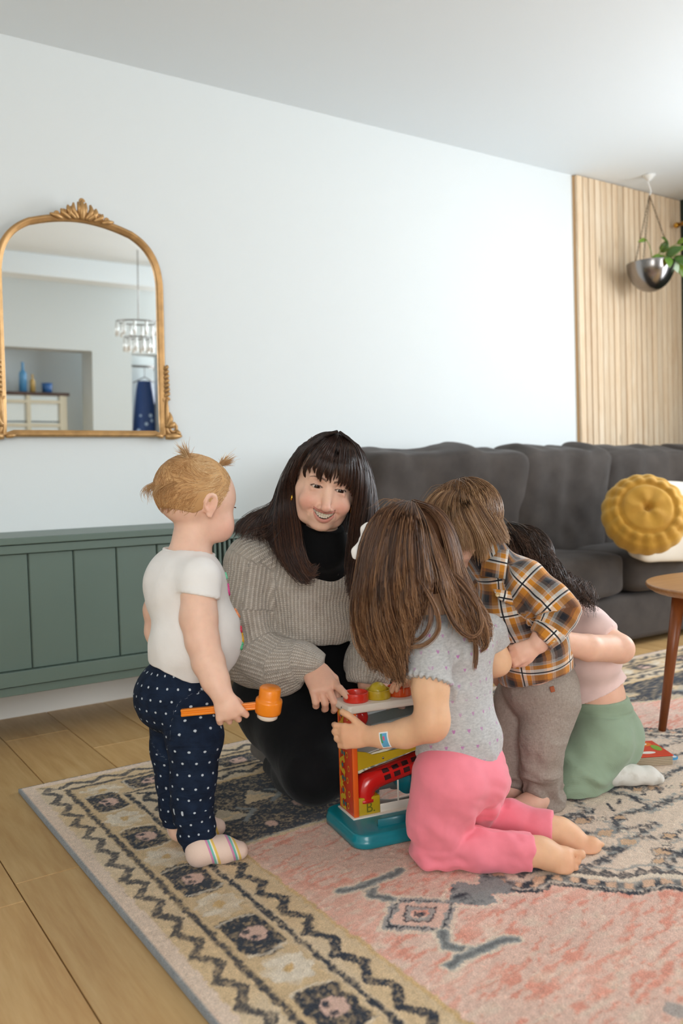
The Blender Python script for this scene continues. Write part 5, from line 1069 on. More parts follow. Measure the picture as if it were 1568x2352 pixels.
    for (x1, y1, w, n_) in [(-.058, .012, .0035, 90), (-.050, .024, .0045, 120), (-.040, .027, .004, 90), (-.030, .0155, .0042, 130), (-.0235, .0105, .0036, 120), (-.0145, .023, .0028, 70), (-.0085, .0165, .0032, 90), (-.002, .0135, .0022, 60), (.0035, .0195, .0010, 14), (.009, .0235, .0010, 14), (.0165, .0125, .0036, 110), (.0235, .0095, .0045, 140), (.031, .0115, .0045, 140), (.038, .0055, .0048, 150), (.046, .003, .0048, 140), (.053, -.002, .005, 120), (.060, -.010, .005, 100)]:
        zz_ = lambda x, y: .008+math.sqrt(max(0, 1-(x/.073)**2-((y-.028)/.105)**2))*.076
        P = [L(.004+x1*.10, .121, .018), L(.004+x1*.42, .103, .048+.004), L(x1*.78, .072, zz_(x1*.78, .072)+.006), L(x1*1.02, .042, zz_(x1, .042)+.005), L(x1*1.03+.002*np.sign(x1), y1+.012, zz_(x1*.98, y1+.012)+.003), L(x1*.98, y1, zz_(x1*.98, y1)+.001)]
        ws_ = (2.0, 1.9, 1.5, 1.05, .8, .25); P2 = [p+B[0]*w*k_ for p, k_ in zip(P, ws_)]; P0 = [p-B[0]*w*k_ for p, k_ in zip(P, ws_)]
        fr_.append(sheet([P0, P, P2], n_, 16, (.0012, .0010), .0008, 1., int(1000+x1*1e4), tipjit=.05))
    P_ = np.concatenate([p for p, _ in fr_]); R_ = np.concatenate([r for _, r in fr_]); strands('fringe', P_, .00060, mh, wo, .35, 4, rnd=R_*.75)
    scalp('crown_hair', L(0, .028, -.024), B, (.0735, .0925, .0905), (0, 1, .1), 4200, .075, .0006, mh, wo, 21, 10, .5, keep=lambda D: (D[:, 2] < .30+.5*D[:, 1]) & (D[:, 1] > -.45), flow=lambda u: np.stack([np.sign(u[:, 0])*(1.1-np.abs(u[:, 0])), -np.abs(u[:, 0])*1.0-.1, -.35+0*u[:, 0]], 1), lift=.035, rnd=lambda D, g: np.clip(g.normal(.30, .16, len(D)), 0, .8))
    # stray wisps
    ws = [G((650, 1190, 2.02), (610, 1230, 2.03), (560, 1245, 2.04), (540, 1262, 2.05)), G((640, 1180, 2.05), (600, 1205, 2.06), (560, 1215, 2.07)), G((655, 1210, 2.0), (630, 1250, 2.0), (600, 1270, 2.01))]
    p, r = sheet(ws, 26, 14, (.004, .012), .003, 1.5, 33); strands('hair_wisps', p, .00045, mh, wo, .3, 5, rnd=r)
woman()
# ================================================================ toddler holding the hammer
def floor_cut(S, z=RZ+.0015): S.cut(lambda x, y, z_: (z-z_)+0*x+0*y)
def hfun(pts):
    """hem height as a function of image-right coordinate, from (u, v, d) samples"""
    P = np.array([at(*p) for p in pts]); s = P @ CR; o = np.argsort(s); return lambda x, y, z: np.interp(x*CR[0]+y*CR[1]+z*CR[2], s[o], P[o, 2])
def lerp_uv(S): pass
def scalp_strands(name, n, c, A, r, path, r0, mat, parent, seed=0, K=9, rnd=None):
    pass
def toddler():
    p = thing('person', 'toddler with blond pigtails, white tee and dotted navy jeans standing and holding the hammer', 'person', fl(455, 1985, RZ))
    Fd = hdir(math.cos(math.radians(28)), math.sin(math.radians(28))); Rt = nrm(np.cross(Fd, UPW)); A = [Rt, Fd, UPW]
    hf = nrm(hdir(math.cos(math.radians(42)), math.sin(math.radians(42)))-UPW*.30); hr = nrm(np.cross(hf, UPW)); hu = np.cross(hr, hf)
    HC_ = at(452, 1143, 1.85)
    S = SDF(*box_of(GB((300, 1030, 2.0), (620, 2020, 1.62), (300, 2020, 2.0), (600, 1030, 1.7)), .03), .0034)
    legN = [(at(432, 1625, 1.81), .052), (at(448, 1700, 1.79), .050), (at(444, 1787, 1.785), .040), (at(441, 1850, 1.785), .036), (at(456, 1940, 1.79), .028)]
    legF = [(at(402, 1630, 1.88), .050), (at(402, 1720, 1.88), .046), (at(404, 1800, 1.875), .036), (at(408, 1860, 1.875), .030), (at(414, 1905, 1.875), .026)]
    T_ = [('e', at(410, 1590, 1.845), (.078, .070, .065), A, .02), ('e', at(450, 1468, 1.83), (.076, .086, .085), A, .03), ('e', at(426, 1350, 1.835), (.076, .074, .080), A, .03)]
    S.put(T_); S.chain(legN, .012); S.chain(legF, .012)
    S.cone(at(432, 1300, 1.84), at(448, 1200, 1.845), .046, .042, .03)
    shN, shF = at(455, 1335, 1.765), at(398, 1325, 1.905); S.cone(shN, shF, .040, .040, .025)
    armN = [(at(457, 1345, 1.755), .037), (at(456, 1420, 1.735), .0365), (at(465, 1474, 1.725), .0325), (at(470, 1492, 1.722), .0305), (at(478, 1520, 1.715), .0335), (at(494, 1562, 1.698), .0285), (at(509, 1594, 1.686), .0225)]
    S.chain(armN[:4], .015); S.chain(armN[3:], .006)
    armF = [(at(382, 1345, 1.935), .034), (at(362, 1400, 1.95), .031), (at(363, 1450, 1.955), .029), (at(378, 1510, 1.95), .024), (at(395, 1560, 1.94), .02)]; S.chain(armF, .012)
    hand(S, at(397, 1565, 1.94), -CU+CR*.3, -CR*.3+CF*0-CU*.1+hdir(0, -1)*.8, 1, .085, [(.4, .5, .3)]*4, .1, (.5, .3), 1.25)
    # head
    kidhead(S, HC_, hr, hf, hu, 1.0, True, .050)
    S.ell(HC_-hf*.012+hu*.012, (.073, .088, .076), [hr, hf, hu], .008)
    for q in (-1, 1): S.ell(HC_+hf*.050-hu*.056+hr*q*.034, (.030, .031, .030), [hr, hf, hu], .014)
    # the hand round the handle
    Wp = at(511, 1594, 1.682); d = CR*.36-CU*.92-CF*.05; pn = CF*.95-CR*.02-CU*.1
    hand(S, Wp, d, pn, 1, .092, [(.75, 1.5, .9), (.80, 1.5, .9), (.82, 1.5, .9), (.85, 1.4, .9)], .34, (.55, .9), 1.46, kk=.002, wide=1.32)
    floor_cut(S)
    def colf(V, N):
        c = np.tile(SK_B, (len(V), 1)); q = (V-HC_) @ np.array([hr, hf, hu]).T
        for s_ in (-1, 1):
            m = np.exp(-(((q-np.array([s_*.045, .055, -.055]))**2).sum(1))/(2*.020**2)); c = c*(1-.45*m[:, None])+np.array(srgb('dc8f86'))*.45*m[:, None]
        m = np.exp(-(((q-np.array([0, .078, -.053]))**2).sum(1))/(2*.009**2)); c = c*(1-.6*m[:, None])+np.array(srgb('cf7f78'))*.6*m[:, None]
        e = np.exp(-(((q-np.array([.070, -.004, -.02]))**2).sum(1))/(2*.018**2)); c = c*(1-.35*e[:, None])+np.array(srgb('e09a80'))*.35*e[:, None]
        for k_ in (at(512, 1648, 1.70), at(548, 1640, 1.69)): m = np.exp(-(((V-k_)**2).sum(1))/(2*.02**2)); c = c*(1-.3*m[:, None])+np.array(srgb('d99a80'))*.3*m[:, None]
        return c
    finish(S, 'body', M_skin, p, 2, None, colf); eyes(p, HC_, hr, hf, hu, 1.)
    for q in (-1, 1):
        e = HC_+hr*q*.029+hf*.0775-hu*.0035; P = [e+hr*.011*math.cos(t)+hf*(.003-.004*math.cos(t)**2)+hu*(.002*math.sin(t)) for t in np.linspace(0, np.pi, 9)]; v, f = tube(P, .0012, 5); mesh_obj('eyelash', v, f, M('lash_brown', '6b4630', .6), p)
    # jeans
    S = SDF(*box_of(GB((300, 1480, 2.0), (560, 1980, 1.68), (300, 1980, 2.0), (560, 1480, 1.7)), .03), .0036)
    S.ell(at(405, 1590, 1.845), (.093, .086, .078), A, .02); S.ell(at(374, 1610, 1.84), (.080, .056, .062), A, .02); S.ell(at(440, 1590, 1.84), (.085, .070, .06), A, .02); S.put(T_, .004); S.put([('h', legN, .012), ('h', legF, .012)], .004)
    jN = [(at(434, 1620, 1.81), .062), (at(446, 1690, 1.79), .0575), (at(444, 1787, 1.785), .0435), (at(441, 1850, 1.785), .0395), (at(454, 1915, 1.788), .0365), (at(460, 1938, 1.79), .0315)]
    jF = [(at(402, 1630, 1.88), .058), (at(402, 1720, 1.88), .050), (at(404, 1800, 1.875), .0395), (at(407, 1860, 1.875), .035), (at(408, 1884, 1.875), .032)]
    S.chain(jN, .012); S.chain(jF, .012)
    aN, aF = nrm(jN[-1][0]-jN[-2][0]), nrm(jF[-1][0]-jF[-2][0])
    def cj(x, y, z):
        zn, zf = at(460, 1952, 1.79)[2], at(408, 1891, 1.875)[2]; w = (x*CF[0]+y*CF[1]); wm = (at(440, 1920, 1.83) @ np.array([CF[0], CF[1], 0]))
        return np.where(w < wm, zn-z, zf-z)
    S.cut(cj); hz_ = at(420, 1505, 1.84)[2]; S.cut(lambda x, y, z: z-hz_+0*x+0*y)
    t = NT('dotted_denim'); uv = t.n('ShaderNodeVectorMath', operation='SCALE'); t.l(uvnode(t), uv.inputs[0]); uv.inputs['Scale'].default_value = 1/.0245
    # staggered dot lattice
    sx = t.n('ShaderNodeSeparateXYZ'); t.l(uv.outputs[0], sx.inputs[0]); ro = t.math('FLOOR', sx.outputs[1]); xx = t.math('SUBTRACT', t.math('FRACT', t.math('ADD', sx.outputs[0], t.math('MULTIPLY', ro, .5))), .5); yy = t.math('SUBTRACT', t.math('FRACT', sx.outputs[1]), .5)
    dd = t.math('SQRT', t.math('ADD', t.math('MULTIPLY', xx, xx), t.math('MULTIPLY', yy, yy))); n_ = t.noise(t.coord(), 40, 4); tw = t.noise(t.coord((1, 1, 1)), 500, 2)
    dn = t.ramp(n_, [(.3, srgb('101b2e')), (.75, srgb('1c2b42'))]); t.base(t.mix(t.ramp(dd, [(.085, 1.), (.11, 0.)]), dn, srgb('c3cdd6'))); t.b.inputs['Roughness'].default_value = .85; t.b.inputs['Specular IOR Level'].default_value = .2
    t.bump(tw, .3, .001); t.bump(t.noise(t.coord((1, 1, 2.6)), 22, 3, .5, .8), .7, .008)
    dsp = lambda V: .0034*vnoise(V*np.array((14, 14, 60))+vnoise(V, 9, 3)[:, None]*2, 1, 8)*(np.clip((at(440, 1720, 1.8)[2]-V[:, 2])/.1, .35, 1))
    hip = [(at(415, 1500, 1.84), .09), (at(412, 1640, 1.84), .09)]
    finish(S, 'jeans', t.m, p, 2, dsp, None, lambda V: seguv(V, [(hip, -CF), (jN, -CF), (jF, -CF)]))
    # seams and pocket on the jeans
    # tee
    S = SDF(*box_of(GB((310, 1225, 2.02), (575, 1600, 1.66), (310, 1600, 2.0), (560, 1225, 1.66)), .03), .0034)
    S.ell(at(452, 1462, 1.83), (.082, .093, .095), A, .03); S.ell(at(425, 1350, 1.835), (.084, .083, .088), A, .03); S.ell(at(428, 1520, 1.835), (.080, .078, .07), A, .03); S.cone(at(455, 1328, 1.765), at(398, 1318, 1.905), .047, .047, .03); S.put(T_, .007)
    S.cone(at(434, 1266, 1.84), at(446, 1190, 1.845), .050, .060, .003, op='-')
    S2 = S.clone(); S2.cone(at(456, 1336, 1.760), at(457, 1412, 1.738), .0435, .0435, .0); S2.half(at(457, 1368, 1.74), at(459, 1420, 1.735)-at(455, 1330, 1.745)-CR*.02)
    S3 = S.clone(); S3.cone(at(388, 1330, 1.92), at(364, 1410, 1.948), .040, .036, .0); S3.half(at(366, 1388, 1.945), at(362, 1440, 1.95)-at(376, 1345, 1.935))
    hem = hfun([(330, 1508, 1.86), (350, 1514, 1.86), (385, 1522, 1.84), (425, 1556, 1.80), (470, 1582, 1.77), (500, 1580, 1.78), (530, 1560, 1.84), (575, 1545, 1.86)])
    S.cut(lambda x, y, z: hem(x, y, z)-z); S.union(S2, .010); S.union(S3, .010)
    t = cloth('white_cotton', 'eeecea', .85, .02, 800, .2, (11, .35, .008), .1)
    wr = lambda V: .0042*vnoise(V*np.array((9, 9, 34))+vnoise(V, 8, 5)[:, None]*1.6, 1, 12)*np.clip((at(440, 1380, 1.8)[2]-V[:, 2])/.04, 0, 1)+.0030*vnoise(V*np.array((30, 30, 7))+vnoise(V, 8, 6)[:, None], 1, 14)
    tee = finish(S, 'tee', t.m, p, 2, wr)
    P = [at(434, 1268, 1.84)+Rt*.050*math.cos(a)+Fd*.053*math.sin(a)+UPW*(-.008*math.sin(a)-.004*math.cos(a)) for a in np.linspace(0, 2*np.pi, 33)]; 
    v, f = tube([q-UPW*.0 for q in P], .0042, 8, False, 1.6) if False else tube(P, .0036, 8, False); mesh_obj('neckband', v, f, t.m, p)
    # print on the tee front (only its edge shows)
    for i, (u, v_, c, h) in enumerate([(536, 1350, 'e0559a', .022), (545, 1405, 'ef9a6a', .020), (551, 1440, 'd8485a', .010), (552, 1462, 'e3ad2f', .022), (553, 1488, '5fbf8f', .014), (527, 1318, '7fd8b0', .012)]):
        tv = np.array([x_.co[:] for x_ in tee.data.vertices])+np.array(p.location); cc_ = (tv-CAMP)@RW; uu, vv = CX+FPX*cc_[:, 0]/cc_[:, 2], CY+FPX*cc_[:, 1]/cc_[:, 2]
        m_ = np.abs(vv-v_) < 5; k0 = np.argmax(np.where(m_, uu, -1)); q = tv[k0]-CR*.0035-CF*.006; ii = [np.argmin(((tv-(q+UPW*h*(.5-k_/5)+CF*.004*math.sin(k_*1.5)))**2).sum(1)) for k_ in range(6)]; P = [tv[k_]+CR*.0006 for k_ in ii]; v, f = tube(spline(np.array(P), 10), .0034, 8, True, .9); mesh_obj('tee_print', v, f, M('print_'+c, c, .6), p)
    # socks
    ms = NT('striped_sock'); v_ = ms.attr('cv').outputs['Fac']; cc = ms.ramp(v_, [(0, srgb('ecd0c0'))]+[(a, srgb(b)) for a, b in ((.30, 'ecd0c0'), (.301, 'd98fb4'), (.335, '77c4b8'), (.365, 'f2f0e6'), (.385, 'ecc765'), (.42, 'ecd0c0'), (.62, 'ecd0c0'), (.621, 'd98fb4'), (.655, '77c4b8'), (.685, 'f2f0e6'), (.705, 'ecc765'), (.74, 'ecd0c0'))], 'CONSTANT')
    ms.base(cc); ms.b.inputs['Roughness'].default_value = .9; ms.b.inputs['Sheen Weight'].default_value = .2; ms.bump(ms.noise(ms.coord(), 500, 2), .4, .001)
    for (hx, hy, tx, ty, dd_, top) in ((452, 1982, 556, 1962, 1.79, (462, 1940, 1.79)), (408, 1922, 506, 1908, 1.875, (410, 1878, 1.875))):
        H, Tt = fl(hx, hy+8, RZ), fl(tx, ty+8, RZ); fd = nrm(Tt-H); S = SDF(*box_of([H, Tt, at(*top)], .05), .002)
        S.chain([(at(*top), .0285), (H+UPW*.036+fd*.010, .0250)], .012); S.ell(H+UPW*.022+fd*.004, (.021, .022, .022), [np.cross(fd, UPW), fd, UPW], .012); S.chain([(H+UPW*.032+fd*.006, .026), (H+UPW*.026+fd*.055, .025), (Tt+UPW*.017-fd*.006, .0185)], .014, np.cross(fd, UPW), 1.18)
        floor_cut(S, RZ+.001)
        finish(S, 'sock', ms.m, p, 2, None, None, lambda V, H=H, fd=fd: {'cv': np.clip(((V-H)@fd+.02)/.14+((V[:, 2]-RZ)-.03)*2.0*(1), 0, 1)*1.0})
        z0 = at(*top); P = [z0+UPW*.004+.0285*(np.cross(fd, UPW)*math.cos(a)+fd*math.sin(a)) for a in np.linspace(0, 2*np.pi, 25)]
    # hair: fine cap and two ponytails
    mh = hairmat('blond_baby_hair', 'a8794a', 'd0a574', 'ecd0a4', .45, .3); g = np.random.default_rng(5); R3 = np.array([.0745, .0895, .0785]); HB = np.array([hr, hf, hu]); hc = HC_-hf*.011+hu*.012
    tailA, tailB = at(440, 1062, 1.80), at(492, 1072, 1.86)
    S = SDF(*box_of([HC_], .13), .0024); S.ell(hc, R3+.0012, HB, .0)
    S.cut(lambda x, y, z: (lambda a, b, c: np.maximum.reduce([np.broadcast_to(q_, (x+y+z).shape) for q_ in ((b-.052-c*.10), (-.054-c)+np.clip(b+.02, 0, 1)*.9+0*a)]))((x-hc[0])*hr[0]+(y-hc[1])*hr[1]+(z-hc[2])*hr[2], (x-hc[0])*hf[0]+(y-hc[1])*hf[1]+(z-hc[2])*hf[2], (x-hc[0])*hu[0]+(y-hc[1])*hu[1]+(z-hc[2])*hu[2]))
    V, Q = S.mesh(); mesh_obj('hair_base', V, Q, basemat(mh), p, True, {'rnd': .45+.25*vnoise((V-hc)@HB.T*np.array((20, 10, 50)), 1, 3), 'len': np.full(len(V), .4)})
    n = 5000; D = g.normal(size=(n, 3)); D /= np.linalg.norm(D, axis=1)[:, None]; ok = (D[:, 1]*.0895 < .056+D[:, 2]*.01) & (D[:, 2] > -.62+np.clip(D[:, 1]+.2, 0, 1)*.75); D = D[ok]; D = D[np.linalg.norm(D*R3-np.array([.074, -.002, -.026]), axis=1) > .026]; n = len(D)
    r_ = hc+(D*R3) @ HB; tA, tB = tailA, tailB; toA = np.linalg.norm(r_-tA, axis=1) < np.linalg.norm(r_-tB, axis=1)+.02; tgt = np.where(toA[:, None], tA, tB)
    pull = np.exp(-(np.linalg.norm(r_-tgt, axis=1)/.055)**2)[:, None]; dn = -hu*1.0-hf*.55; tw = tgt-r_; tw /= np.linalg.norm(tw, axis=1)[:, None]+1e-9; dr = pull*tw*2.2+(1-pull)*(dn+.25*g.normal(size=(n, 3)))
    K = 8; P = np.zeros((n, K, 3)); P[:, 0] = r_; st = g.uniform(.0040, .0068, n)[:, None]
    for k in range(1, K):
        q = P[:, k-1]+st*dr/np.linalg.norm(dr, axis=1)[:, None]; lc_ = (q-hc) @ HB.T; s_ = np.linalg.norm(lc_/R3, axis=1)[:, None]; lc_ = lc_/s_*(1.012+.006*g.uniform(size=(n, 1))+.004*k/K); q = hc+lc_ @ HB; dr = dr+.35*np.cross(dr, hf)*np.sin(r_[:, :1]*90)*.5; P[:, k] = q
    strands('hair', P, .0005, mh, p, .3, 8, rnd=np.clip(.5+.25*g.normal(size=n)-.25*(D[:, 1] < -.3), 0, 1))
    def tail(b0, tip, n, fan, seed):
        gg = np.random.default_rng(seed); d = tip-b0; P = []
        for i in range(n): o = gg.normal(size=3)*fan; P.append(spline(np.array([b0-nrm(d)*.008+o*.05, b0+d*.3+o*.10, b0+d*.7+o*.55-UPW*0, b0+d*gg.uniform(.8, 1.15)+o]), 8))
        return np.array(P)
    strands('ponytail', tail(tailA, at(420, 1033, 1.80), 170, .010, 1), .00060, mh, p, .2, 9); strands('ponytail', tail(tailB, at(528, 1056, 1.87), 150, .008, 2), .00060, mh, p, .2, 10)
    nb_ = [[hc-hf*.070+hu*.0+hr*q*.05, hc-hf*.092-hu*.018+hr*q*.048, hc-hf*.096-hu*.034+hr*q*.044, hc-hf*.088-hu*.050+hr*q*.040] for q in (-1, -.5, 0, .5, 1)]
    P_, r = sheet(nb_, 260, 10, (.003, .006), .004, 1., 8, tipjit=.25); strands('nape_hair', P_, .00045, mh, p, .2, 11, rnd=r*.7)
    for b0, tip in ((tailA, at(420, 1033, 1.80)), (tailB, at(528, 1056, 1.87))):
        d = nrm(tip-b0); s1 = nrm(np.cross(d, CF)); s2 = np.cross(d, s1)
        for k in (0, 1): v, f = tube([b0+d*(.001+.003*k)+.0042*(s1*math.cos(a)+s2*math.sin(a)) for a in np.linspace(0, 2*np.pi, 15)], .0016, 6, False); mesh_obj('hair_tie', v, f, M('pink_elastic', 'c25a9a', .5), p)
toddler()

# ================================================================ girl in the grey tee and pink leggings
M_knit_grey = None
def bare_foot(S, ank, ball, toe, side, r=.020, w=.030, toes=True, s=1.):
    """sole-up or flat foot: ankle -> ball -> toe centre, side = direction across the foot (big toe first)"""
    side = nrm(side); f = nrm(toe-ank); nn = np.cross(f, side)
    S.cone(ank, ank+(ball-ank)*.35, r*1.12, r*1.0, .01); S.cone(ank+(ball-ank)*.3, ball, r*.92, r*.74, .012, side, 1.25); S.cone(ball-side*w*.42, ball+side*w*.42, r*.66, r*.60, .010)
    if toes:
        for i in range(5):
            o = (2-i)/2; b = ball+side*w*.62*o+f*.004; L = np.linalg.norm(toe-ball)*(1.0 if i == 0 else .82-.12*(i-1)); rr = (.0092, .0066, .0062, .0058, .0055)[i]*s
            S.cone(b, b+nrm(f+side*.16*o)*L*.8, rr*.85, rr*.8, .002); S.ell(b+nrm(f+side*.16*o)*L*1.05, rr*1.12, None, .0015)
def girl_grey():
    p = thing('person', 'kneeling child with long wavy brown hair, grey heart print tee and pink leggings', 'person', fl(1060, 1990, RZ))
    Fd = hdir(-math.cos(math.radians(42)), math.sin(math.radians(42))); Rt = nrm(np.cross(Fd, UPW)); A = [Rt, Fd, UPW]
    hf = nrm(hdir(-.80, .60)-UPW*.55); hr = nrm(np.cross(hf, UPW)); hu = np.cross(hr, hf); HC_ = at(935, 1268, 1.735)
    S = SDF(*box_of(GB((740, 1140, 2.0), (1200, 2060, 1.60), (740, 2060, 1.95), (1450, 1600, 1.7), (1420, 2050, 1.66), (1420, 1850, 1.86)), .03), .0034)
    T_ = [('e', at(1052, 1700, 1.76), (.075, .065, .10), A, .03), ('e', at(1042, 1580, 1.765), (.075, .058, .10), A, .03), ('e', at(1040, 1480, 1.755), (.085, .058, .07), A, .03)]; S.put(T_)
    S.cone(at(1010, 1420, 1.745), at(965, 1330, 1.735), .038, .038, .02)
    shL, shR = at(978, 1465, 1.68), at(1118, 1455, 1.83); S.cone(shL, shR, .036, .036, .03)
    armL = [(at(980, 1480, 1.672), .036), (at(988, 1580, 1.645), .0355), (at(992, 1650, 1.635), .033), (at(990, 1664, 1.635), .0325), (at(930, 1685, 1.67), .0275), (at(880, 1691, 1.69), .0225), (at(852, 1691, 1.70), .0205)]
    S.chain(armL, .010)
    armR = [(at(1120, 1470, 1.84), .034), (at(1140, 1520, 1.84), .030), (at(1060, 1560, 1.93), .024), (at(985, 1556, 1.935), .019)]; S.chain(armR, .012)
    legN = [(at(1035, 1790, 1.72), .070), (at(1000, 1950, 1.74), .042), (at(1110, 1950, 1.715), .036), (at(1215, 1955, 1.70), .028), (at(1236, 1952, 1.70), .024)]; legF = [(at(1085, 1790, 1.81), .070), (at(1065, 1890, 1.89), .038), (at(1170, 1890, 1.845), .034), (at(1262, 1905, 1.80), .027), (at(1285, 1905, 1.80), .025)]
    S.chain(legN, .012); S.chain(legF, .012); P_ = [('e', at(1060, 1770, 1.765), (.078, .068, .07), A, .03)]; S.put(P_)
    bare_foot(S, at(1240, 1955, 1.70), at(1296, 1983, 1.695), at(1326, 1995, 1.69), nrm(CF*.45+UPW*.75+CR*.2), .025, .042)
    bare_foot(S, at(1290, 1912, 1.80), at(1352, 1962, 1.775), at(1378, 1978, 1.765), nrm(CR*.50+UPW*.80+CF*.35)*-1, .026, .050)
    Wp = at(852, 1691, 1.70); d = -CR*.95-CU*.06+CF*.25; pn = CF*.90-CU*.15+CR*.2
    hand(S, Wp, d, pn, -1, .112, [(.35, .65, .5), (.45, .75, .5), (.5, .75, .5), (.6, .7, .5)], .07, (.72, .10), 1.15, kk=.002, tc=.2)
    Wq = at(985, 1556, 1.935); hand(S, Wq, -CR*.88-CU*.12+CF*.15, -CU*.9+CR*.1-CF*.1, -1, .105, [(.2, .5, .4), (.15, .5, .4), (.2, .5, .4), (.3, .5, .4)], .22, (.5, .2), 1.12, kk=.002)
    kidhead(S, HC_, hr, hf, hu, 1.02, False)
    floor_cut(S)
    def colf(V, N):
        c = np.tile(SK_K, (len(V), 1))
        for q, r_, cc, a in ((at(1340, 1975, 1.76), .035, 'e08f70', .45), (at(1315, 1995, 1.69), .03, 'dc9070', .4), (at(800, 1690, 1.70), .04, 'e39a7a', .35), (at(995, 1690, 1.62), .03, 'dd9a7a', .35), (at(905, 1570, 1.97), .03, 'd8857a', .4)):
            m = a*np.exp(-((V-q)**2).sum(1)/(2*r_*r_))[:, None]; c = c*(1-m)+np.array(srgb(cc))*m
        return c
    finish(S, 'body', M_skin, p, 2, None, colf); eyes(p, HC_, hr, hf, hu)
    # adhesive bandage with a plain picture print
    bc_ = at(890, 1691, 1.70); ad = nrm(armL[5][0]-armL[4][0]); ac = at(893, 1690, 1.685); R_ = .0248
    def patch(name, a0, a1, l0, l1, off, mat, trim=0.):
        V = []; n, m = 9, 5
        for i in range(n):
            for j in range(m):
                a = a0+(a1-a0)*i/(n-1); l = l0+(l1-l0)*j/(m-1)-trim*(i/(n-1))*(1 if j == 0 else 0); e1_ = nrm(-CF+ad*ad.dot(CF)); e2_ = nrm(np.cross(ad, e1_)); e2_ = e2_ if e2_[2] > 0 else -e2_
                V.append(ac+ad*l+(R_+off)*(e1_*math.cos(a)+e2_*math.sin(a)))
        return mesh_obj(name, V, [(i*m+j, i*m+j+1, (i+1)*m+j+1, (i+1)*m+j) for i in range(n-1) for j in range(m-1)], mat, par)
    par = p; par = patch('bandage', .62, -.72, -.0095, .0095, .0008, M('bandage_white', 'f2f4f4', .5)); patch('printed_patch', .52, -.60, -.0072, .0072, .0013, M('bandage_blue', '5fa8d0', .5)); patch('printed_patch', .50, -.2, .0030, .0070, .0016, M('bandage_green', '4f9a6a', .5)); patch('printed_patch', .30, .0, -.002, .002, .0017, M('bandage_pink', 'd8607a', .5))
    # leggings
    t = cloth('pink_leggings', 'f78a9a', .75, .04, 900, .2, (10, .25, .008), .25)
    S = SDF(*box_of(GB((940, 1700, 2.0), (1300, 2020, 1.62), (940, 2030, 1.66), (1190, 1700, 1.7), (1300, 1850, 1.86)), .03), .0034)
    S.ell(at(1057, 1760, 1.765), (.092, .084, .085), A, .03); S.ell(at(1095, 1790, 1.74), (.070, .060, .06), A, .02)
    jN = [(at(1034, 1790, 1.715), .078), (at(1003, 1880, 1.73), .062), (at(998, 1946, 1.74), .0475), (at(1105, 1950, 1.715), .0415), (at(1190, 1955, 1.702), .0385), (at(1225, 1957, 1.70), .0385)]
    jF = [(at(1085, 1800, 1.80), .078), (at(1068, 1882, 1.885), .048), (at(1170, 1884, 1.845), .043), (at(1245, 1905, 1.808), .040), (at(1275, 1908, 1.80), .040)]
    S2 = S.clone(); S2.chain(jN, .010); S2.half(at(1221, 1957, 1.70), jN[-1][0]-jN[-2][0]); S3 = S.clone(); S3.chain(jF, .010); S3.half(at(1270, 1908, 1.80), jF[-1][0]-jF[-2][0])
    S2.put([('h', legN[:3], .012)], .004); S3.put([('h', legF[:3], .012)], .004); S.put(P_, .005); S.union(S3, .010); S.union(S2, .010); floor_cut(S); zt = at(1060, 1690, 1.76)[2]; S.half((0, 0, zt), (0, 0, 1))
    def dsp(V):
        k = 1.5*np.exp(-((V-at(1010, 1955, 1.70))**2).sum(1)/(2*.045**2))+1.4*np.exp(-((V-at(1115, 1860, 1.76))**2).sum(1)/(2*.05**2))+1.0*np.exp(-((V-at(1195, 1955, 1.68))**2).sum(1)/(2*.03**2))+.35
        return k*(.0055*vnoise(V*np.array((34, 34, 12))+V[:, 2:]*np.array((30, 10, 20))+vnoise(V, 9, 3)[:, None], 1, 21)+.0016*vnoise(V, 55, 22))-.0016*np.exp(-((V-at(1000, 1930, 1.70))@CR)**2/(2*.0025**2))*0
    finish(S, 'leggings', t.m, p, 2, dsp)
    for pts in ([(993, 1740, 1.665), (975, 1800, 1.645), (966, 1860, 1.665), (968, 1920, 1.685)],):
        pass
    # tee
    tg = NT('grey_heart_jersey'); v = tg.coord(); me1 = tg.noise(tg.coord((1, 1, 2.2)), 120, 3, .7); uv = tg.n('ShaderNodeVectorMath', operation='SCALE'); tg.l(uvnode(tg), uv.inputs[0]); uv.inputs['Scale'].default_value = 1/.031
    sx = tg.n('ShaderNodeSeparateXYZ'); tg.l(uv.outputs[0], sx.inputs[0]); ro = tg.math('FLOOR', sx.outputs[1]); xx = tg.math('SUBTRACT', tg.math('FRACT', tg.math('ADD', sx.outputs[0], tg.math('MULTIPLY', ro, .5))), .5); yy = tg.math('SUBTRACT', tg.math('FRACT', sx.outputs[1]), .5)
    ax_ = tg.math('ABSOLUTE', xx); dd = tg.math('SQRT', tg.math('ADD', tg.math('MULTIPLY', xx, xx), tg.math('POWER', tg.math('SUBTRACT', tg.math('MULTIPLY', yy, -1.), tg.math('MULTIPLY', ax_, .9)), 2.)))
    g1 = tg.ramp(me1, [(.3, srgb('a9a9ab')), (.7, srgb('c9c9c8'))]); fd_ = tg.math('MULTIPLY', tg.ramp(dd, [(.09, 1.), (.12, 0.)]), tg.ramp(tg.noise(v, 60, 2), [(.35, .35), (.6, .9)]))
    tg.base(tg.mix(fd_, g1, srgb('b56fae'))); tg.b.inputs['Roughness'].default_value = .9; tg.b.inputs['Sheen Weight'].default_value = .2; rb = tg.math('SINE', tg.math('MULTIPLY', tg.attr('cu').outputs['Fac'], 2*math.pi/.0022)); tg.bump(rb, .15, .0006); tg.bump(tg.noise(tg.coord((1, 1, 2)), 16, 3, .5, .6), .4, .008)
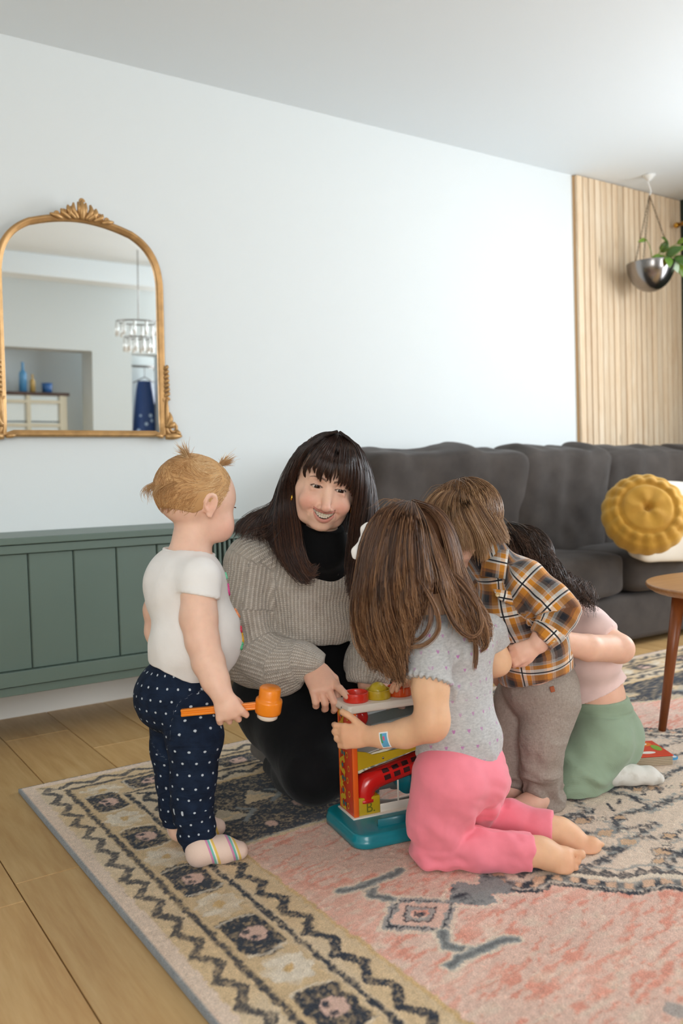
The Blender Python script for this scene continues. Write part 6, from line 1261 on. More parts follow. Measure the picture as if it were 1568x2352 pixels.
    S = SDF(*box_of(GB((900, 1360, 2.0), (1190, 1800, 1.60), (900, 1800, 1.95), (1190, 1380, 1.62)), .03), .0036)
    S.ell(at(1040, 1480, 1.755), (.094, .066, .085), A, .03); S.ell(at(1043, 1590, 1.765), (.083, .068, .10), A, .03); S.ell(at(1056, 1700, 1.765), (.093, .083, .085), A, .03); S.cone(shL, shR, .043, .043, .03); S.put(T_, .006)
    S.cone(at(1000, 1405, 1.74), at(960, 1340, 1.735), .045, .05, .004, op='-'); wv = lambda x, y: .0045*np.sin((x*CR[0]+y*CR[1])*230)+.002*np.sin((x*CR[0]+y*CR[1])*611)
    hm = hfun([(940, 1745, 1.72), (960, 1752, 1.70), (1000, 1772, 1.68), (1060, 1778, 1.68), (1100, 1768, 1.70), (1130, 1750, 1.74), (1160, 1728, 1.78)]); S.cut(lambda x, y, z: hm(x, y, z)-z)
    S2 = S.clone(); S2.cone(at(978, 1465, 1.68), at(986, 1570, 1.648), .044, .046, .0); sd_ = nrm(at(992, 1640, 1.635)-at(980, 1480, 1.672)+CR*-.035); S2.half(at(987, 1563, 1.648), sd_)
    S3 = S.clone(); S3.cone(at(1118, 1452, 1.835), at(1134, 1500, 1.845), .041, .040, .0); S3.half(at(1133, 1488, 1.845), at(1140, 1520, 1.84)-at(1120, 1460, 1.84)); S.union(S2, .008); S.union(S3, .008)
    tor = [(at(1035, 1400, 1.755), .09), (at(1045, 1590, 1.765), .085), (at(1056, 1800, 1.765), .09)]; slv = [(at(978, 1450, 1.68), .045), (at(990, 1620, 1.64), .045)]
    cT = at(1056, 1758, 1.765); cS = at(987, 1563, 1.648); s1 = nrm(np.cross(sd_, CF)); s2 = np.cross(sd_, s1)
    def wr(V):
        q = V-cT; a = np.arctan2(q@Fd, q@Rt); e_ = np.clip(1-(V[:, 2]-hm(V[:, 0], V[:, 1], 0))/.014, 0, 1)*(V[:, 2] < cT[2]+.06); o = .0030*vnoise(V*np.array((12, 12, 30))+vnoise(V, 8, 5)[:, None]*1.6, 1, 32)
        o = o+e_*(.0045*np.sin(a*38+1.3*np.sin(a*7))+.002); q = V-cS; a2 = np.arctan2(q@s2, q@s1); r2 = np.hypot(q@s2, q@s1); e2 = np.clip(1+(q@sd_)/.012, 0, 1)*(np.abs(q@sd_) < .03)*(r2 < .075); return o+e2*(.0038*np.sin(a2*21)+.002)
    finish(S, 'tee', tg.m, p, 2, wr, None, lambda V: seguv(V, [(tor, Fd), (slv, CF)]))
    # ---- hair
    mh = hairmat('wavy_brown_hair', '2c1a11', '6b4830', 'b58a64', .38, .45)
    S = SDF(*box_of(GB((790, 1130, 1.9), (1100, 1560, 1.58), (790, 1560, 1.9)), .04), .0034); HB = [hr, hf, hu]
    S.ell(HC_-hf*.010+hu*.012, (.078, .092, .084), HB, .0); S.ell(HC_+hf*.085-hu*.05, (.05, .05, .07), HB, .01, '-')
    S.chain([(at(905, 1300, 1.68), .062), (at(890, 1400, 1.665), .050), (at(905, 1480, 1.66), .030), (at(925, 1530, 1.665), .010)], .02, CF, .6); S.chain([(at(960, 1280, 1.70), .058), (at(995, 1330, 1.70), .030)], .02)
    V, Q = S.mesh(); mesh_obj('hair_base', V, Q, basemat(mh), p, True, {'rnd': .22+.2*vnoise(np.stack([V@CR*75, V@CU*5, V@CF*30], 1), 1, 3), 'len': np.full(len(V), .2)})
    full = [[(930, 1158, 1.73), (870, 1178, 1.70), (836, 1235, 1.69), (822, 1310, 1.69), (812, 1380, 1.69), (816, 1440, 1.69), (832, 1485, 1.69), (850, 1515, 1.69), (866, 1520, 1.69)],
            [(930, 1157, 1.72), (880, 1175, 1.68), (848, 1240, 1.665), (832, 1320, 1.66), (826, 1390, 1.66), (838, 1450, 1.66), (860, 1495, 1.665), (880, 1528, 1.67), (898, 1540, 1.67)],
            [(932, 1156, 1.71), (893, 1175, 1.66), (866, 1240, 1.645), (850, 1330, 1.64), (850, 1400, 1.64), (866, 1460, 1.64), (888, 1508, 1.645), (906, 1538, 1.65), (922, 1554, 1.65)],
            [(934, 1156, 1.70), (908, 1180, 1.645), (888, 1250, 1.63), (876, 1330, 1.625), (880, 1400, 1.62), (898, 1460, 1.62), (914, 1508, 1.63), (926, 1542, 1.64), (932, 1566, 1.65)],
            [(938, 1156, 1.69), (925, 1185, 1.635), (914, 1250, 1.62), (908, 1320, 1.61), (914, 1385, 1.61), (926, 1430, 1.615), (934, 1475, 1.625), (930, 1512, 1.635)],
            [(944, 1157, 1.69), (944, 1190, 1.635), (942, 1250, 1.62), (944, 1310, 1.61), (950, 1360, 1.61), (958, 1395, 1.612), (954, 1425, 1.618), (944, 1452, 1.625)],
            [(950, 1158, 1.70), (966, 1195, 1.645), (976, 1245, 1.63), (985, 1300, 1.625), (990, 1335, 1.62), (986, 1362, 1.62), (978, 1388, 1.62), (968, 1405, 1.622)],
            [(956, 1159, 1.71), (985, 1200, 1.665), (1005, 1250, 1.655), (1025, 1300, 1.655), (1048, 1345, 1.66), (1062, 1390, 1.66), (1080, 1430, 1.66), (1096, 1462, 1.665), (1104, 1478, 1.67)],
            [(958, 1160, 1.73), (998, 1205, 1.69), (1028, 1260, 1.69), (1055, 1315, 1.69), (1078, 1360, 1.69), (1092, 1400, 1.68), (1108, 1440, 1.675), (1118, 1470, 1.68), (1100, 1482, 1.68)],
            [(958, 1162, 1.75), (1005, 1215, 1.73), (1040, 1275, 1.73), (1070, 1330, 1.73), (1098, 1380, 1.72), (1122, 1425, 1.71), (1132, 1460, 1.72)]]
    full = [G(*g_) for g_ in full]; parts = [sheet(full[:7], 4200, 30, (.003, .008), .010, 2.6, 61, tipjit=.14), sheet(full[:7], 2600, 30, (.0035, .0055), .016, 2.7, 62, clump=34, tipjit=.10), sheet(full[6:], 420, 30, (.003, .006), .006, 2.2, 64, tipjit=.3), sheet(full[6:], 1500, 30, (.003, .0022), .010, 2.6, 65, clump=9, tipjit=.08)]
    bkh = [[(948, 1154, 1.71), (990, 1172, 1.675), (1018, 1215, 1.66), (1034, 1278, 1.655), (1040, 1330, 1.665), (1044, 1362, 1.67)], [(950, 1154, 1.72), (1002, 1174, 1.70), (1034, 1225, 1.695), (1050, 1290, 1.69), (1064, 1335, 1.695), (1074, 1370, 1.69)], [(950, 1153, 1.74), (1008, 1174, 1.74), (1044, 1230, 1.74), (1060, 1300, 1.74), (1082, 1355, 1.735), (1108, 1420, 1.72)], [(948, 1153, 1.77), (1006, 1180, 1.79), (1040, 1245, 1.80), (1058, 1315, 1.79), (1080, 1370, 1.77), (1110, 1425, 1.74)]]
    parts.append(sheet([G(*g_) for g_ in bkh], 2600, 30, (.003, .006), .004, 1.8, 66))
    bk = [[(945, 1160, 1.74), (905, 1190, 1.78), (860, 1260, 1.80), (840, 1350, 1.79), (845, 1440, 1.77), (880, 1520, 1.75)], [(935, 1160, 1.73), (880, 1185, 1.74), (840, 1250, 1.75), (822, 1340, 1.75), (825, 1430, 1.74), (860, 1520, 1.72)]]
    parts.append(sheet([G(*g_) for g_ in bk], 700, 30, (.004, .010), .004, 2, 63))
    P_ = np.concatenate([a for a, _ in parts]); R_ = np.concatenate([b for _, b in parts]); strands('hair', P_, .00058, mh, p, .45, 12, rnd=R_)
    curls = [[(1000, 1330, 1.64), (1020, 1390, 1.62), (1046, 1440, 1.62), (1080, 1466, 1.625), (1104, 1440, 1.64), (1096, 1390, 1.65)], [(1040, 1330, 1.66), (1080, 1380, 1.66), (1110, 1430, 1.665), (1116, 1480, 1.67), (1100, 1500, 1.675)], [(960, 1330, 1.61), (1000, 1400, 1.60), (1004, 1450, 1.605), (975, 1482, 1.61), (935, 1488, 1.615)], [(1020, 1300, 1.66), (1070, 1350, 1.66), (1100, 1410, 1.66), (1095, 1465, 1.66), (1070, 1470, 1.655)], [(985, 1360, 1.62), (985, 1430, 1.61), (960, 1470, 1.615), (930, 1470, 1.62)], [(1048, 1390, 1.65), (1080, 1440, 1.655), (1090, 1490, 1.66), (1088, 1540, 1.665)],
             [(850, 1420, 1.66), (838, 1470, 1.67), (858, 1520, 1.68), (892, 1540, 1.68)], [(880, 1440, 1.64), (868, 1490, 1.65), (890, 1545, 1.66), (925, 1560, 1.66)]]
    cp = [sheet([G(*c_), [q+CR*.004+CU*.002 for q in G(*c_)]], 75, 26, (.0015, .003), .0015, 1.5, 70+i, tipjit=.06) for i, c_ in enumerate(curls)]
    P_ = np.concatenate([a for a, _ in cp]); R_ = np.concatenate([b for _, b in cp]); strands('curls', P_, .00058, mh, p, .4, 13, rnd=R_)
    fl_ = [sheet([G(*c_)]*2, 10, 16, (.004, .012), .006, 1.5, 90+i) for i, c_ in enumerate([[(940, 1156, 1.72), (900, 1150, 1.72), (860, 1170, 1.72)], [(930, 1158, 1.72), (905, 1160, 1.70), (870, 1190, 1.70)], [(960, 1160, 1.72), (1000, 1190, 1.70), (1030, 1240, 1.70)]])]
    strands('flyaway_hair', np.concatenate([a for a, _ in fl_]), .00035, mh, p, .4, 14)
    # white bow clip
    c0 = at(832, 1240, 1.70); S = SDF(*box_of([c0], .06), .0016)
    for s_, rr in ((1, .026), (-1, .022)):
        d = nrm(-CU*.85*s_-CR*.35*s_); S.cone(c0+d*.002, c0+d*rr, .0055, .0125, .003, CF, .55); S.cone(c0+d*rr, c0+d*(rr+.008), .0125, .008, .003, CF, .55)
    S.ell(c0, (.007, .007, .007), None, .004); finish(S, 'hair_bow', cloth('white_bow_cloth', 'f1efec', .8, .02, 500, .3).m, p, 2)
girl_grey()
# ================================================================ child in the plaid shirt
def boy_plaid():
    p = thing('person', 'child in orange and navy plaid flannel shirt and taupe trousers leaning over barefoot', 'person', fl(1225, 1855, RZ))
    Fd = hdir(-math.cos(math.radians(25)), -math.sin(math.radians(10))); Rt = nrm(np.cross(Fd, UPW)); A = [Rt, Fd, UPW]
    hf = nrm(hdir(-.95, .25)-UPW*.75); hr = nrm(np.cross(hf, UPW)); hu = np.cross(hr, hf); HC_ = at(1062, 1200, 1.945)
    S = SDF(*box_of(GB((950, 1090, 2.1), (1360, 1900, 1.78), (950, 1900, 2.15), (1360, 1200, 2.1)), .03), .0034)
    T_ = [('e', at(1240, 1580, 2.04), (.078, .070, .075), A, .03), ('e', at(1222, 1490, 2.0), (.078, .070, .09), A, .03), ('e', at(1180, 1380, 1.97), (.085, .068, .085), A, .03)]; S.put(T_)
    S.cone(at(1150, 1310, 1.955), at(1100, 1250, 1.95), .038, .036, .02); shL, shR = at(1208, 1330, 1.89), at(1150, 1330, 2.05); S.cone(shL, shR, .034, .034, .02)
    armL = [(at(1215, 1335, 1.885), .036), (at(1282, 1405, 1.855), .033), (at(1236, 1478, 1.84), .022)]; S.chain(armL, .01); S.chain([(at(1140, 1340, 2.06), .034), (at(1050, 1430, 2.08), .028), (at(960, 1530, 2.05), .02)], .01)
    Wp = at(1234, 1482, 1.84); hand(S, Wp, -CR*.92-CU*.40-CF*.0, CF*.75-CU*.3-CR*.1, 1, .090, [(.45, .8, .5), (.5, .8, .5), (.55, .8, .5), (.6, .8, .5)], .12, (.5, .4), 1.35)
    lN = [(at(1262, 1610, 2.02), .062), (at(1242, 1730, 2.0), .042), (at(1250, 1845, 2.03), .030)]; lF = [(at(1195, 1610, 2.09), .060), (at(1180, 1730, 2.07), .038), (at(1172, 1818, 2.09), .028)]; S.chain(lN, .01); S.chain(lF, .01)
    for (ax, ay, tx, ty) in ((1238, 1862, 1150, 1878), (1175, 1838, 1115, 1838)):
        a_, t_2 = fl(ax, ay, RZ), fl(tx, ty, RZ); f_ = nrm(t_2-a_); t_2 = a_+f_*.105; sd = np.cross(UPW, f_)*-1; bare_foot(S, a_+UPW*.024, a_+f_*.080+UPW*.014, t_2+UPW*.009, sd, .024, .034)
    kidhead(S, HC_, hr, hf, hu, 1.0); floor_cut(S)
    finish(S, 'body', M_skin, p, 2, None, lambda V, N: np.tile(SK_T*np.array([1, .97, .96]), (len(V), 1))); eyes(p, HC_, hr, hf, hu)
    # trousers
    t = NT('taupe_linen'); v = t.coord(); n1 = t.noise(t.coord((1, 1, .3)), 420, 2, .7); n2 = t.noise(t.coord((.3, .3, 1)), 420, 2, .7)
    t.base(t.mix(.5, t.ramp(n1, [(.3, srgb('8a7e75')), (.7, srgb('b0a499'))]), t.ramp(n2, [(.3, srgb('8c8178')), (.7, srgb('afa398'))]))); t.b.inputs['Roughness'].default_value = .9; t.bump(t.noise(v, 17, 3, .5, .8), .7, .010)
    S = SDF(*box_of(GB((1110, 1500, 2.2), (1350, 1880, 1.88), (1110, 1880, 2.2), (1350, 1500, 1.9)), .03), .0034)
    S.ell(at(1240, 1575, 2.045), (.092, .088, .085), A, .03); jN = [(at(1262, 1610, 2.015), .072), (at(1245, 1700, 1.99), .052), (at(1240, 1760, 1.995), .046), (at(1252, 1830, 2.025), .042), (at(1250, 1866, 2.03), .040)]; jF = [(at(1198, 1610, 2.10), .068), (at(1182, 1700, 2.07), .046), (at(1178, 1760, 2.07), .041), (at(1172, 1816, 2.09), .036), (at(1170, 1832, 2.09), .035)]
    S2 = S.clone(); S2.chain(jN, .01); S2.half(at(1250, 1862, 2.03), (0, .1, -1)); S3 = S.clone(); S3.chain(jF, .01); S3.put([('h', lF, .01)], .004); S2.put([('h', lN, .01)], .004); S2.half(at(1250, 1862, 2.03), (0, .1, -1)); S.put(T_[:1], .005); S3.half(at(1170, 1824, 2.09), (0, 0, -1)); S.union(S3, .008); S.union(S2, .008); floor_cut(S)
    def dsp(V):
        w = np.clip((at(1240, 1640, 2)[2]-V[:, 2])/.2, 0.1, 1); f1 = vnoise(V*np.array((10, 10, 36))+vnoise(V, 10, 5)[:, None]*2.2, 1, 41); return w*(.015*(.35-np.abs(f1))+.0045*vnoise(V*np.array((30, 30, 12)), 1, 43)+.0016*vnoise(V, 60, 42))
    finish(S, 'trousers', t.m, p, 2, dsp)
    v, f = tube([at(1205, 1859, 1.99), at(1205, 1858, 1.99)], .001, 4); 
    lb = at(1268, 1583, 1.938); Mx = Matrix((tuple(CR), tuple(CU), tuple(-CF))).transposed().to_3x3() @ Matrix.Rotation(.25, 3, 'Z'); bm = bmesh.new(); bm_box(bm, lb, (.010, .013, .004), Mx, .001, 1); bm_obj('leather_label', bm, M('rust_leather', 'a0512a', .6), p)
    # plaid shirt
    t = NT('plaid_flannel'); u = t.attr('cu').outputs['Fac']; w = t.attr('cv').outputs['Fac']
    fw = srgb('e8e2d8'); orr = srgb('c9802a'); nv = srgb('161a26'); br = srgb('6a3f22')
    st = [(0, 'f4efe6'), (.13, 'f4efe6'), (.131, 'cf8828'), (.33, 'cf8828'), (.331, '8a5426'), (.42, '3a2a22'), (.46, '0e121e'), (.62, '0e121e'), (.621, '5a4a42'), (.70, '9a9896'), (.78, 'c8c4bc'), (.80, 'cf8828'), (.93, 'cf8828'), (.931, 'f4efe6')]
    per = .074; fu = t.math('FRACT', t.math('DIVIDE', u, per)); fv = t.math('FRACT', t.math('DIVIDE', w, per)); cs = [(a, srgb(b)) for a, b in st]
    cu_, cv_ = t.ramp(fu, cs, 'CONSTANT'), t.ramp(fv, cs, 'CONSTANT'); tw = t.math('GREATER_THAN', t.math('FRACT', t.math('MULTIPLY', t.math('ADD', u, w), 1/.0022)), .5)
    c = t.mix(t.math('MULTIPLY_ADD', tw, .24, .38), cu_, cv_)
    for f_ in (fu, fv):
        d_ = t.math('ABSOLUTE', t.math('SUBTRACT', f_, .06)); c = t.mix(t.ramp(d_, [(.018, 1.), (.026, 0.)]), c, srgb('10131d'))
    t.base(c); t.b.inputs['Roughness'].default_value = .9; t.b.inputs['Sheen Weight'].default_value = .3; t.bump(t.noise(t.coord(), 500, 2), .4, .0015); t.bump(t.noise(t.coord(), 16, 3, .5, .7), .5, .009)
    S = SDF(*box_of(GB((1060, 1230, 2.2), (1370, 1620, 1.78), (1060, 1620, 2.2), (1370, 1230, 1.8)), .03), .0034)
    S.ell(at(1185, 1380, 1.97), (.096, .082, .095), A, .03); S.ell(at(1222, 1480, 2.0), (.095, .088, .09), A, .03); S.ell(at(1238, 1555, 2.035), (.098, .094, .07), A, .03); S.cone(shL, shR, .044, .044, .03); S.put(T_, .008)
    S.cone(at(1150, 1318, 1.955), at(1105, 1262, 1.95), .050, .052, .02); S.cone(at(1112, 1262, 1.95), at(1085, 1230, 1.95), .042, .05, .002, op='-')
    hm = hfun([(1090, 1600, 2.0), (1135, 1592, 1.97), (1180, 1584, 1.96), (1240, 1562, 1.96), (1290, 1542, 1.97), (1335, 1524, 2.0)]); S.cut(lambda x, y, z: hm(x, y, z)-z)
    sl = [(at(1208, 1332, 1.885), .044), (at(1250, 1368, 1.868), .0445), (at(1286, 1405, 1.852), .042), (at(1264, 1445, 1.845), .037), (at(1238, 1474, 1.84), .033)]
    S2 = S.clone(); S2.chain(sl, .008); S2.half(at(1240, 1472, 1.84), at(1222, 1488, 1.84)-at(1262, 1452, 1.845)); S3 = S.clone(); S3.chain([(at(1140, 1340, 2.06), .044), (at(1050, 1430, 2.08), .036), (at(975, 1515, 2.055), .030)], .01); S3.half(at(975, 1515, 2.055), at(960, 1530, 2.05)-at(1050, 1430, 2.08)); S.union(S3, .008); S.union(S2, .003)
    wr = lambda V: .0038*vnoise(V*np.array((13, 13, 28))+vnoise(V, 9, 5)[:, None]*1.8, 1, 52)
    tor = [(at(1165, 1300, 1.965), .09), (at(1222, 1480, 2.0), .09), (at(1240, 1620, 2.04), .09)]; A_ = lambda V: seguv(V, [(tor, Rt), (sl, CR+CU)])
    finish(S, 'plaid_shirt', t.m, p, 2, wr, None, A_)
    # collar wings, pocket flap, cuff, buttons
    def flap(name, pts, th, n=6):
        q = np.array(G(*pts)); c4 = q.mean(0); V = []; 
        for i in range(n+1):
            for j in range(n+1): a, b = i/n, j/n; V.append((q[0]*(1-a)+q[1]*a)*(1-b)+(q[3]*(1-a)+q[2]*a)*b-CF*.004*math.sin(math.pi*a)*math.sin(math.pi*b))
        V = np.array(V); o = mesh_obj(name, V, [(i*(n+1)+j, i*(n+1)+j+1, (i+1)*(n+1)+j+1, (i+1)*(n+1)+j) for i in range(n) for j in range(n)], t.m, p, True, {'cu': V@nrm(CR*.97-CU*.2)+.027, 'cv': -(V@nrm(CU*.97+CR*.2))+.004}); m = o.modifiers.new('s', 'SOLIDIFY'); m.thickness = th; m.offset = 0
    flap('collar', [(1112, 1266, 1.925), (1168, 1262, 1.895), (1160, 1330, 1.868), (1102, 1322, 1.885)], .004)
    flap('pocket_flap', [(1130, 1352, 1.872), (1172, 1358, 1.866), (1180, 1392, 1.868), (1148, 1378, 1.870)], .003)
    mb = M('shirt_button', 'cdb07a', .25, coat=.4)
    for (u_, v_, d_) in ((1142, 1366, 1.863), (1270, 1470, 1.812)):
        v, f = lathe([(0, -.001), (.0045, -.001), (.005, .001), (.0042, .0022), (.003, .0016), (0, .0016)], at(u_, v_, d_), 16, -CF); mesh_obj('button', v, f, mb, p)
    # straight light brown hair falling forward
    mh = hairmat('light_brown_hair', '4a3020', '8a6646', 'c9a47c', .34, .5); S = SDF(*box_of([HC_], .15), .003); HB = [hr, hf, hu]
    S.ell(HC_-hf*.010+hu*.012, (.0735, .0905, .0805), HB, .0)
    S.ell(at(1080, 1245, 1.84), (.020, .05, .030), [CR, CF, CU], .006, '-'); V, Q = S.mesh(); mesh_obj('hair_base', V, Q, basemat(mh), p, True, {'rnd': .35+.2*vnoise((V-HC_)@np.array(HB).T*np.array((50, 10, 30)), 1, 3), 'len': np.full(len(V), .2)})
    gs_ = [[(1058, 1112, 1.95), (1000, 1130, 1.93), (975, 1165, 1.91), (970, 1210, 1.90)], [(1058, 1112, 1.94), (1010, 1140, 1.895), (990, 1185, 1.875), (1000, 1240, 1.87), (1015, 1280, 1.87)], [(1058, 1112, 1.93), (1025, 1145, 1.875), (1015, 1195, 1.855), (1030, 1245, 1.85), (1050, 1290, 1.86)],
           [(1060, 1112, 1.925), (1042, 1150, 1.865), (1045, 1195, 1.845), (1060, 1225, 1.845), (1068, 1262, 1.85)], [(1062, 1112, 1.925), (1062, 1150, 1.862), (1075, 1190, 1.845), (1092, 1220, 1.85), (1105, 1262, 1.86), (1110, 1300, 1.87)], [(1064, 1112, 1.93), (1082, 1150, 1.868), (1102, 1190, 1.858), (1122, 1222, 1.865), (1138, 1250, 1.87)],
           [(1066, 1111, 1.935), (1098, 1145, 1.88), (1124, 1185, 1.875), (1145, 1218, 1.882), (1160, 1248, 1.885)], [(1068, 1111, 1.945), (1108, 1138, 1.905), (1134, 1178, 1.90), (1152, 1212, 1.905), (1166, 1242, 1.91)], [(1068, 1110, 1.96), (1112, 1136, 1.94), (1138, 1176, 1.935), (1154, 1212, 1.94), (1166, 1244, 1.945)], [(1068, 1109, 1.98), (1114, 1132, 1.975), (1142, 1180, 1.975), (1158, 1230, 1.97)], [(1066, 1109, 2.0), (1108, 1130, 2.01), (1134, 1180, 2.01), (1150, 1230, 2.0)]]
    gs_ = [G(*g_) for g_ in gs_]; parts = [sheet(gs_, 4200, 20, (.0025, .006), .0016, 1.2, 81, tipjit=.08), sheet(gs_, 2000, 20, (.003, .005), .003, 1.4, 82, clump=44)]
    P_ = np.concatenate([a for a, _ in parts]); R_ = np.concatenate([b for _, b in parts]); strands('hair', P_, .00055, mh, p, .4, 15, rnd=R_)
    scalp('crown_hair', HC_-hf*.010+hu*.012, HB, (.0745, .0915, .0815), (0, -.35, .9), 6000, .085, .00055, mh, p, 23, 10, .7, keep=lambda D: D[:, 1] < .6, lift=.04)
    fl_ = [sheet([G(*c_)]*2, 14, 14, (.003, .012), .005, 1.5, 95+i) for i, c_ in enumerate([[(1055, 1113, 1.93), (1075, 1103, 1.92), (1105, 1120, 1.91), (1130, 1160, 1.90)], [(1060, 1113, 1.93), (1090, 1118, 1.90), (1135, 1180, 1.89), (1170, 1225, 1.89)], [(1040, 1115, 1.93), (1000, 1122, 1.93), (965, 1160, 1.92)]])]
    strands('flyaway_hair', np.concatenate([a for a, _ in fl_]), .00035, mh, p, .4, 16)
boy_plaid()
# ================================================================ child in the pale pink top and green trousers
def child_pink():
    p = thing('person', 'crouching child with dark curly hair, pale pink crop top, green trousers and white socks', 'person', fl(1370, 1800, RZ))
    Fd = hdir(-.97, -.12); Rt = nrm(np.cross(Fd, UPW)); A = [Rt, Fd, UPW]; hf = nrm(hdir(-.95, .0)-UPW*.9); hr = nrm(np.cross(hf, UPW)); hu = np.cross(hr, hf); HC_ = at(1188, 1302, 2.16)
    ta = nrm(at(1330, 1450, 2.16)-at(1385, 1680, 2.22)); tb_ = nrm(np.cross(Rt, ta)); AT = [Rt, tb_, ta]
    S = SDF(*box_of(GB((1120, 1200, 2.3), (1480, 1860, 2.0), (1120, 1860, 2.3), (1540, 1700, 2.1), (1530, 1820, 2.25)), .03), .0034)
    T_ = [('e', at(1388, 1680, 2.225), (.085, .080, .075), AT, .03), ('e', at(1368, 1590, 2.20), (.078, .070, .09), AT, .03), ('e', at(1342, 1480, 2.17), (.085, .070, .09), AT, .03)]; S.put(T_)
    S.cone(at(1300, 1400, 2.15), at(1245, 1340, 2.15), .040, .038, .02); shL, shR = at(1372, 1452, 2.10), at(1310, 1440, 2.26); S.cone(shL, shR, .038, .038, .03)
    armL = [(at(1376, 1456, 2.095), .036), (at(1420, 1490, 2.06), .0335), (at(1350, 1488, 2.0), .031), (at(1285, 1474, 1.965), .0255)]; S.chain(armL, .008); S.ell(at(1424, 1490, 2.058), .033, None, .01)
    hand(S, at(1285, 1474, 1.965), -CR*.85-CU*.0-CF*.1+CF*.15, -CF*-.6+CU*.1+CR*.1, 1, .115, [(.4, .5, .3)]*4, .1, (.5, .3), 1.1); S.chain([(at(1310, 1440, 2.26), .036), (at(1240, 1520, 2.28), .03), (at(1150, 1560, 2.2), .022)], .01)
    lN = [(at(1380, 1700, 2.15), .060), (at(1310, 1810, 2.10), .042), (at(1370, 1795, 2.17), .034), (at(1400, 1792, 2.19), .030)]; S.chain(lN, .01); S.chain([(at(1370, 1690, 2.30), .06), (at(1270, 1790, 2.26), .042), (at(1400, 1750, 2.35), .034)], .01)
    kidhead(S, HC_, hr, hf, hu, 1.02, False); floor_cut(S)
    finish(S, 'body', M_skin, p, 2, None, lambda V, N: np.tile(SK_T*np.array([.98, .94, .90]), (len(V), 1))); eyes(p, HC_, hr, hf, hu)
    S = SDF(*box_of(GB((1230, 1350, 2.35), (1460, 1660, 2.0), (1250, 1660, 2.35), (1460, 1380, 2.05)), .03), .0034)
    S.ell(at(1372, 1600, 2.20), (.094, .086, .09), AT, .03); S.ell(at(1345, 1480, 2.17), (.092, .080, .10), AT, .03); S.cone(shL, shR, .045, .045, .03); S.put(T_[1:], .006); S.cone(at(1295, 1395, 2.15), at(1240, 1335, 2.15), .046, .05, .003, op='-')
    hm = hfun([(1250, 1665, 2.15), (1320, 1632, 2.12), (1375, 1602, 2.12), (1435, 1564, 2.15), (1470, 1545, 2.2)]); S.cut(lambda x, y, z: hm(x, y, z)-z)
    S2 = S.clone(); S2.cone(shL, at(1408, 1476, 2.07), .043, .041, 0.); S2.half(at(1397, 1466, 2.08), at(1424, 1492, 2.055)-at(1376, 1454, 2.095)+CR*.02); S.union(S2, .006)
    S3 = S.clone(); S3.cone(shR, at(1280, 1480, 2.27), .043, .040, 0.); S3.half(at(1280, 1475, 2.27), at(1240, 1520, 2.28)-at(1310, 1440, 2.26)); S.union(S3, .006)
    finish(S, 'top', cloth('pale_pink_jersey', 'edcfc9', .85, .03, 800, .2, (12, .3, .008), .15).m, p, 2, lambda V: .0032*vnoise(V*np.array((14, 14, 26)), 1, 5))
    t = cloth('sage_rib_jersey', '93a78f', .85, .04, 0, 0, (12, .4, .008), .15); w_ = t.n('ShaderNodeTexWave', wave_type='BANDS'); t.l(t.coord((1, 1, 1)), w_.inputs['Vector']); w_.inputs['Scale'].default_value = 140; w_.inputs['Distortion'].default_value = 2.5; w_.bands_direction = 'DIAGONAL'; t.bump(w_.outputs['Fac'], .12, .001)
    S = SDF(*box_of(GB((1250, 1580, 2.4), (1500, 1870, 2.02), (1240, 1870, 2.35), (1500, 1600, 2.1)), .03), .0034)
    S.ell(at(1390, 1690, 2.23), (.098, .092, .085), AT, .03); S.ell(at(1372, 1638, 2.215), (.092, .084, .04), AT, .02); S.put(T_[:2], .005); S.put([('h', lN[:2], .01)], .006)
    S.chain([(at(1385, 1705, 2.15), .074), (at(1330, 1780, 2.11), .062), (at(1308, 1812, 2.10), .050)], .02); S.chain([(at(1308, 1818, 2.10), .046), (at(1350, 1800, 2.14), .050), (at(1383, 1796, 2.18), .046)], .02); S.chain([(at(1370, 1690, 2.30), .075), (at(1270, 1790, 2.26), .052), (at(1400, 1750, 2.35), .045)], .02)
    wz = hfun([(1250, 1650, 2.15), (1320, 1627, 2.12), (1380, 1618, 2.12), (1448, 1608, 2.15), (1500, 1600, 2.2)]); S.cut(lambda x, y, z: z-wz(x, y, z)); S.half(at(1388, 1796, 2.18), at(1400, 1792, 2.19)-at(1352, 1798, 2.13)) if False else None; floor_cut(S)
    def dsp(V):
        k = np.exp(-((V-at(1330, 1800, 2.06))**2).sum(1)/(2*.06**2)); wb = at(1390, 1640, 2.15)[2]; return (.4+k*1.3)*.0060*vnoise(V*np.array((26, 26, 30))+V[:, 2:]*np.array((14, -8, 0))+vnoise(V, 9, 3)[:, None]*1.5, 1, 61)-.003*np.exp(-((V[:, 2]-wb+.03*(V@CR-at(1390, 1640, 2.15)@CR))/.0022)**2/2)
    finish(S, 'trousers', t.m, p, 2, dsp)
    H, Tt = fl(1405, 1806, RZ), fl(1500, 1800, RZ); fd = nrm(Tt-H); S = SDF(*box_of([H, Tt, at(1385, 1790, 2.18)], .06), .002); sd = np.cross(fd, UPW)
    S.chain([(at(1382, 1794, 2.185), .030), (H+UPW*.034, .029), (H+UPW*.026+fd*.05, .026)], .01, sd, 1.05); S.chain([(H+UPW*.026+fd*.05, .024), (H+UPW*.021+fd*.098, .0215), (H+UPW*.013+fd*.122, .013)], .012, sd, 1.3); floor_cut(S)
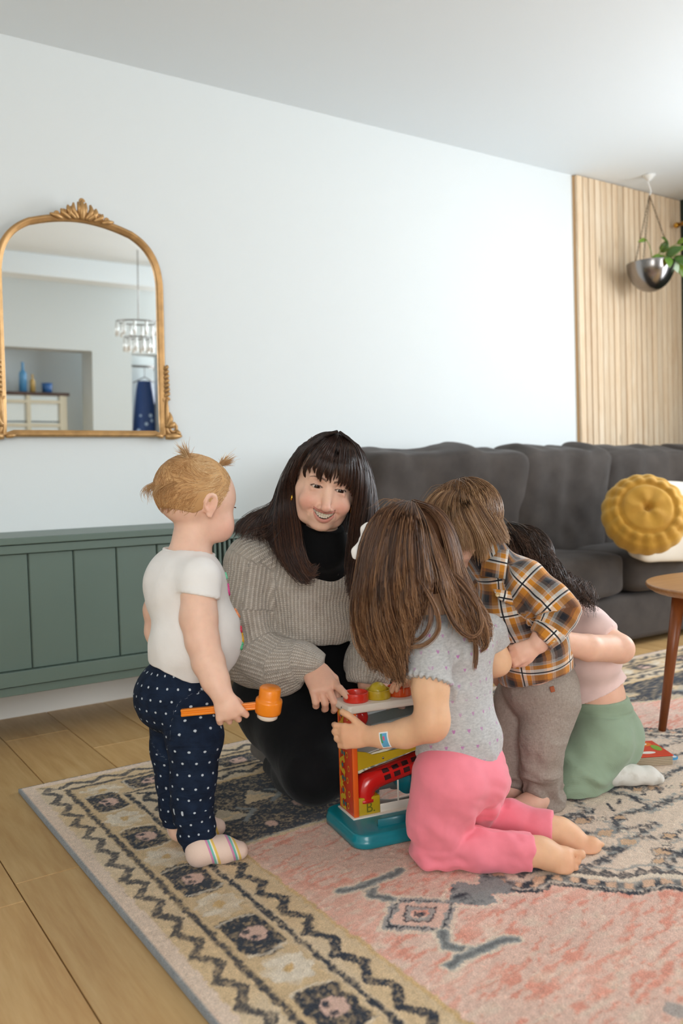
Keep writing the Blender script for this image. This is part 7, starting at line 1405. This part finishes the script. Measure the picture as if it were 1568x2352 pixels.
    ts = cloth('white_sock_cotton', 'dedbd4', .9, .03, 700, .3, (20, .3, .004)); nz = ts.noise(ts.coord(), 22, 3); ts.base(ts.ramp(nz, [(.55, srgb('e2dfd8')), (.78, srgb('b3aa9a'))])); finish(S, 'sock', ts.m, p, 2, lambda V: .001*vnoise(V, 60, 5))
    # dark curly hair
    mh = hairmat('dark_curly_hair', '1c120e', '3c2a20', '6d5142', .36, .45); S = SDF(*box_of([HC_], .16), .0034); HB = [hr, hf, hu]; S.ell(HC_-hf*.010+hu*.012, (.0755, .0925, .0825), HB, .0); V, Q = S.mesh()
    mesh_obj('hair_base', V, Q, basemat(mh), p, True, {'rnd': .25+.2*vnoise(V*40, 1, 3), 'len': np.full(len(V), .2)})
    gs_ = [[(1165, 1205, 2.14), (1190, 1240, 2.09), (1215, 1290, 2.07), (1240, 1340, 2.06), (1262, 1380, 2.06)], [(1168, 1203, 2.13), (1205, 1225, 2.08), (1235, 1270, 2.06), (1262, 1320, 2.05), (1290, 1370, 2.05)], [(1170, 1202, 2.13), (1215, 1218, 2.09), (1248, 1258, 2.07), (1278, 1310, 2.06), (1310, 1345, 2.05), (1345, 1375, 2.05), (1362, 1402, 2.05)],
           [(1172, 1202, 2.15), (1218, 1216, 2.12), (1252, 1252, 2.11), (1284, 1304, 2.10), (1318, 1335, 2.08), (1352, 1352, 2.07), (1372, 1378, 2.07)], [(1172, 1203, 2.18), (1215, 1216, 2.17), (1250, 1256, 2.16), (1275, 1310, 2.15), (1305, 1345, 2.14), (1335, 1370, 2.13)], [(1172, 1203, 2.21), (1215, 1218, 2.22), (1248, 1260, 2.22), (1268, 1310, 2.21), (1290, 1345, 2.19)]]
    gs_ = [G(*g_) for g_ in gs_]; parts = [sheet(gs_, 2300, 40, (.003, .008), .015, 5.5, 101, tipjit=.12), sheet(gs_, 1500, 40, (.003, .004), .020, 5., 102, clump=34, tipjit=.12)]
    P_ = np.concatenate([a for a, _ in parts]); R_ = np.concatenate([b for _, b in parts]); strands('hair', P_, .00055, mh, p, .4, 17, rnd=R_); scalp('crown_hair', HC_-hf*.010+hu*.012, HB, (.0765, .0935, .0835), (0, -.3, .9), 4200, .09, .0006, mh, p, 24, 10, .6, keep=lambda D: D[:, 1] < .6, lift=.05)
    
child_pink()
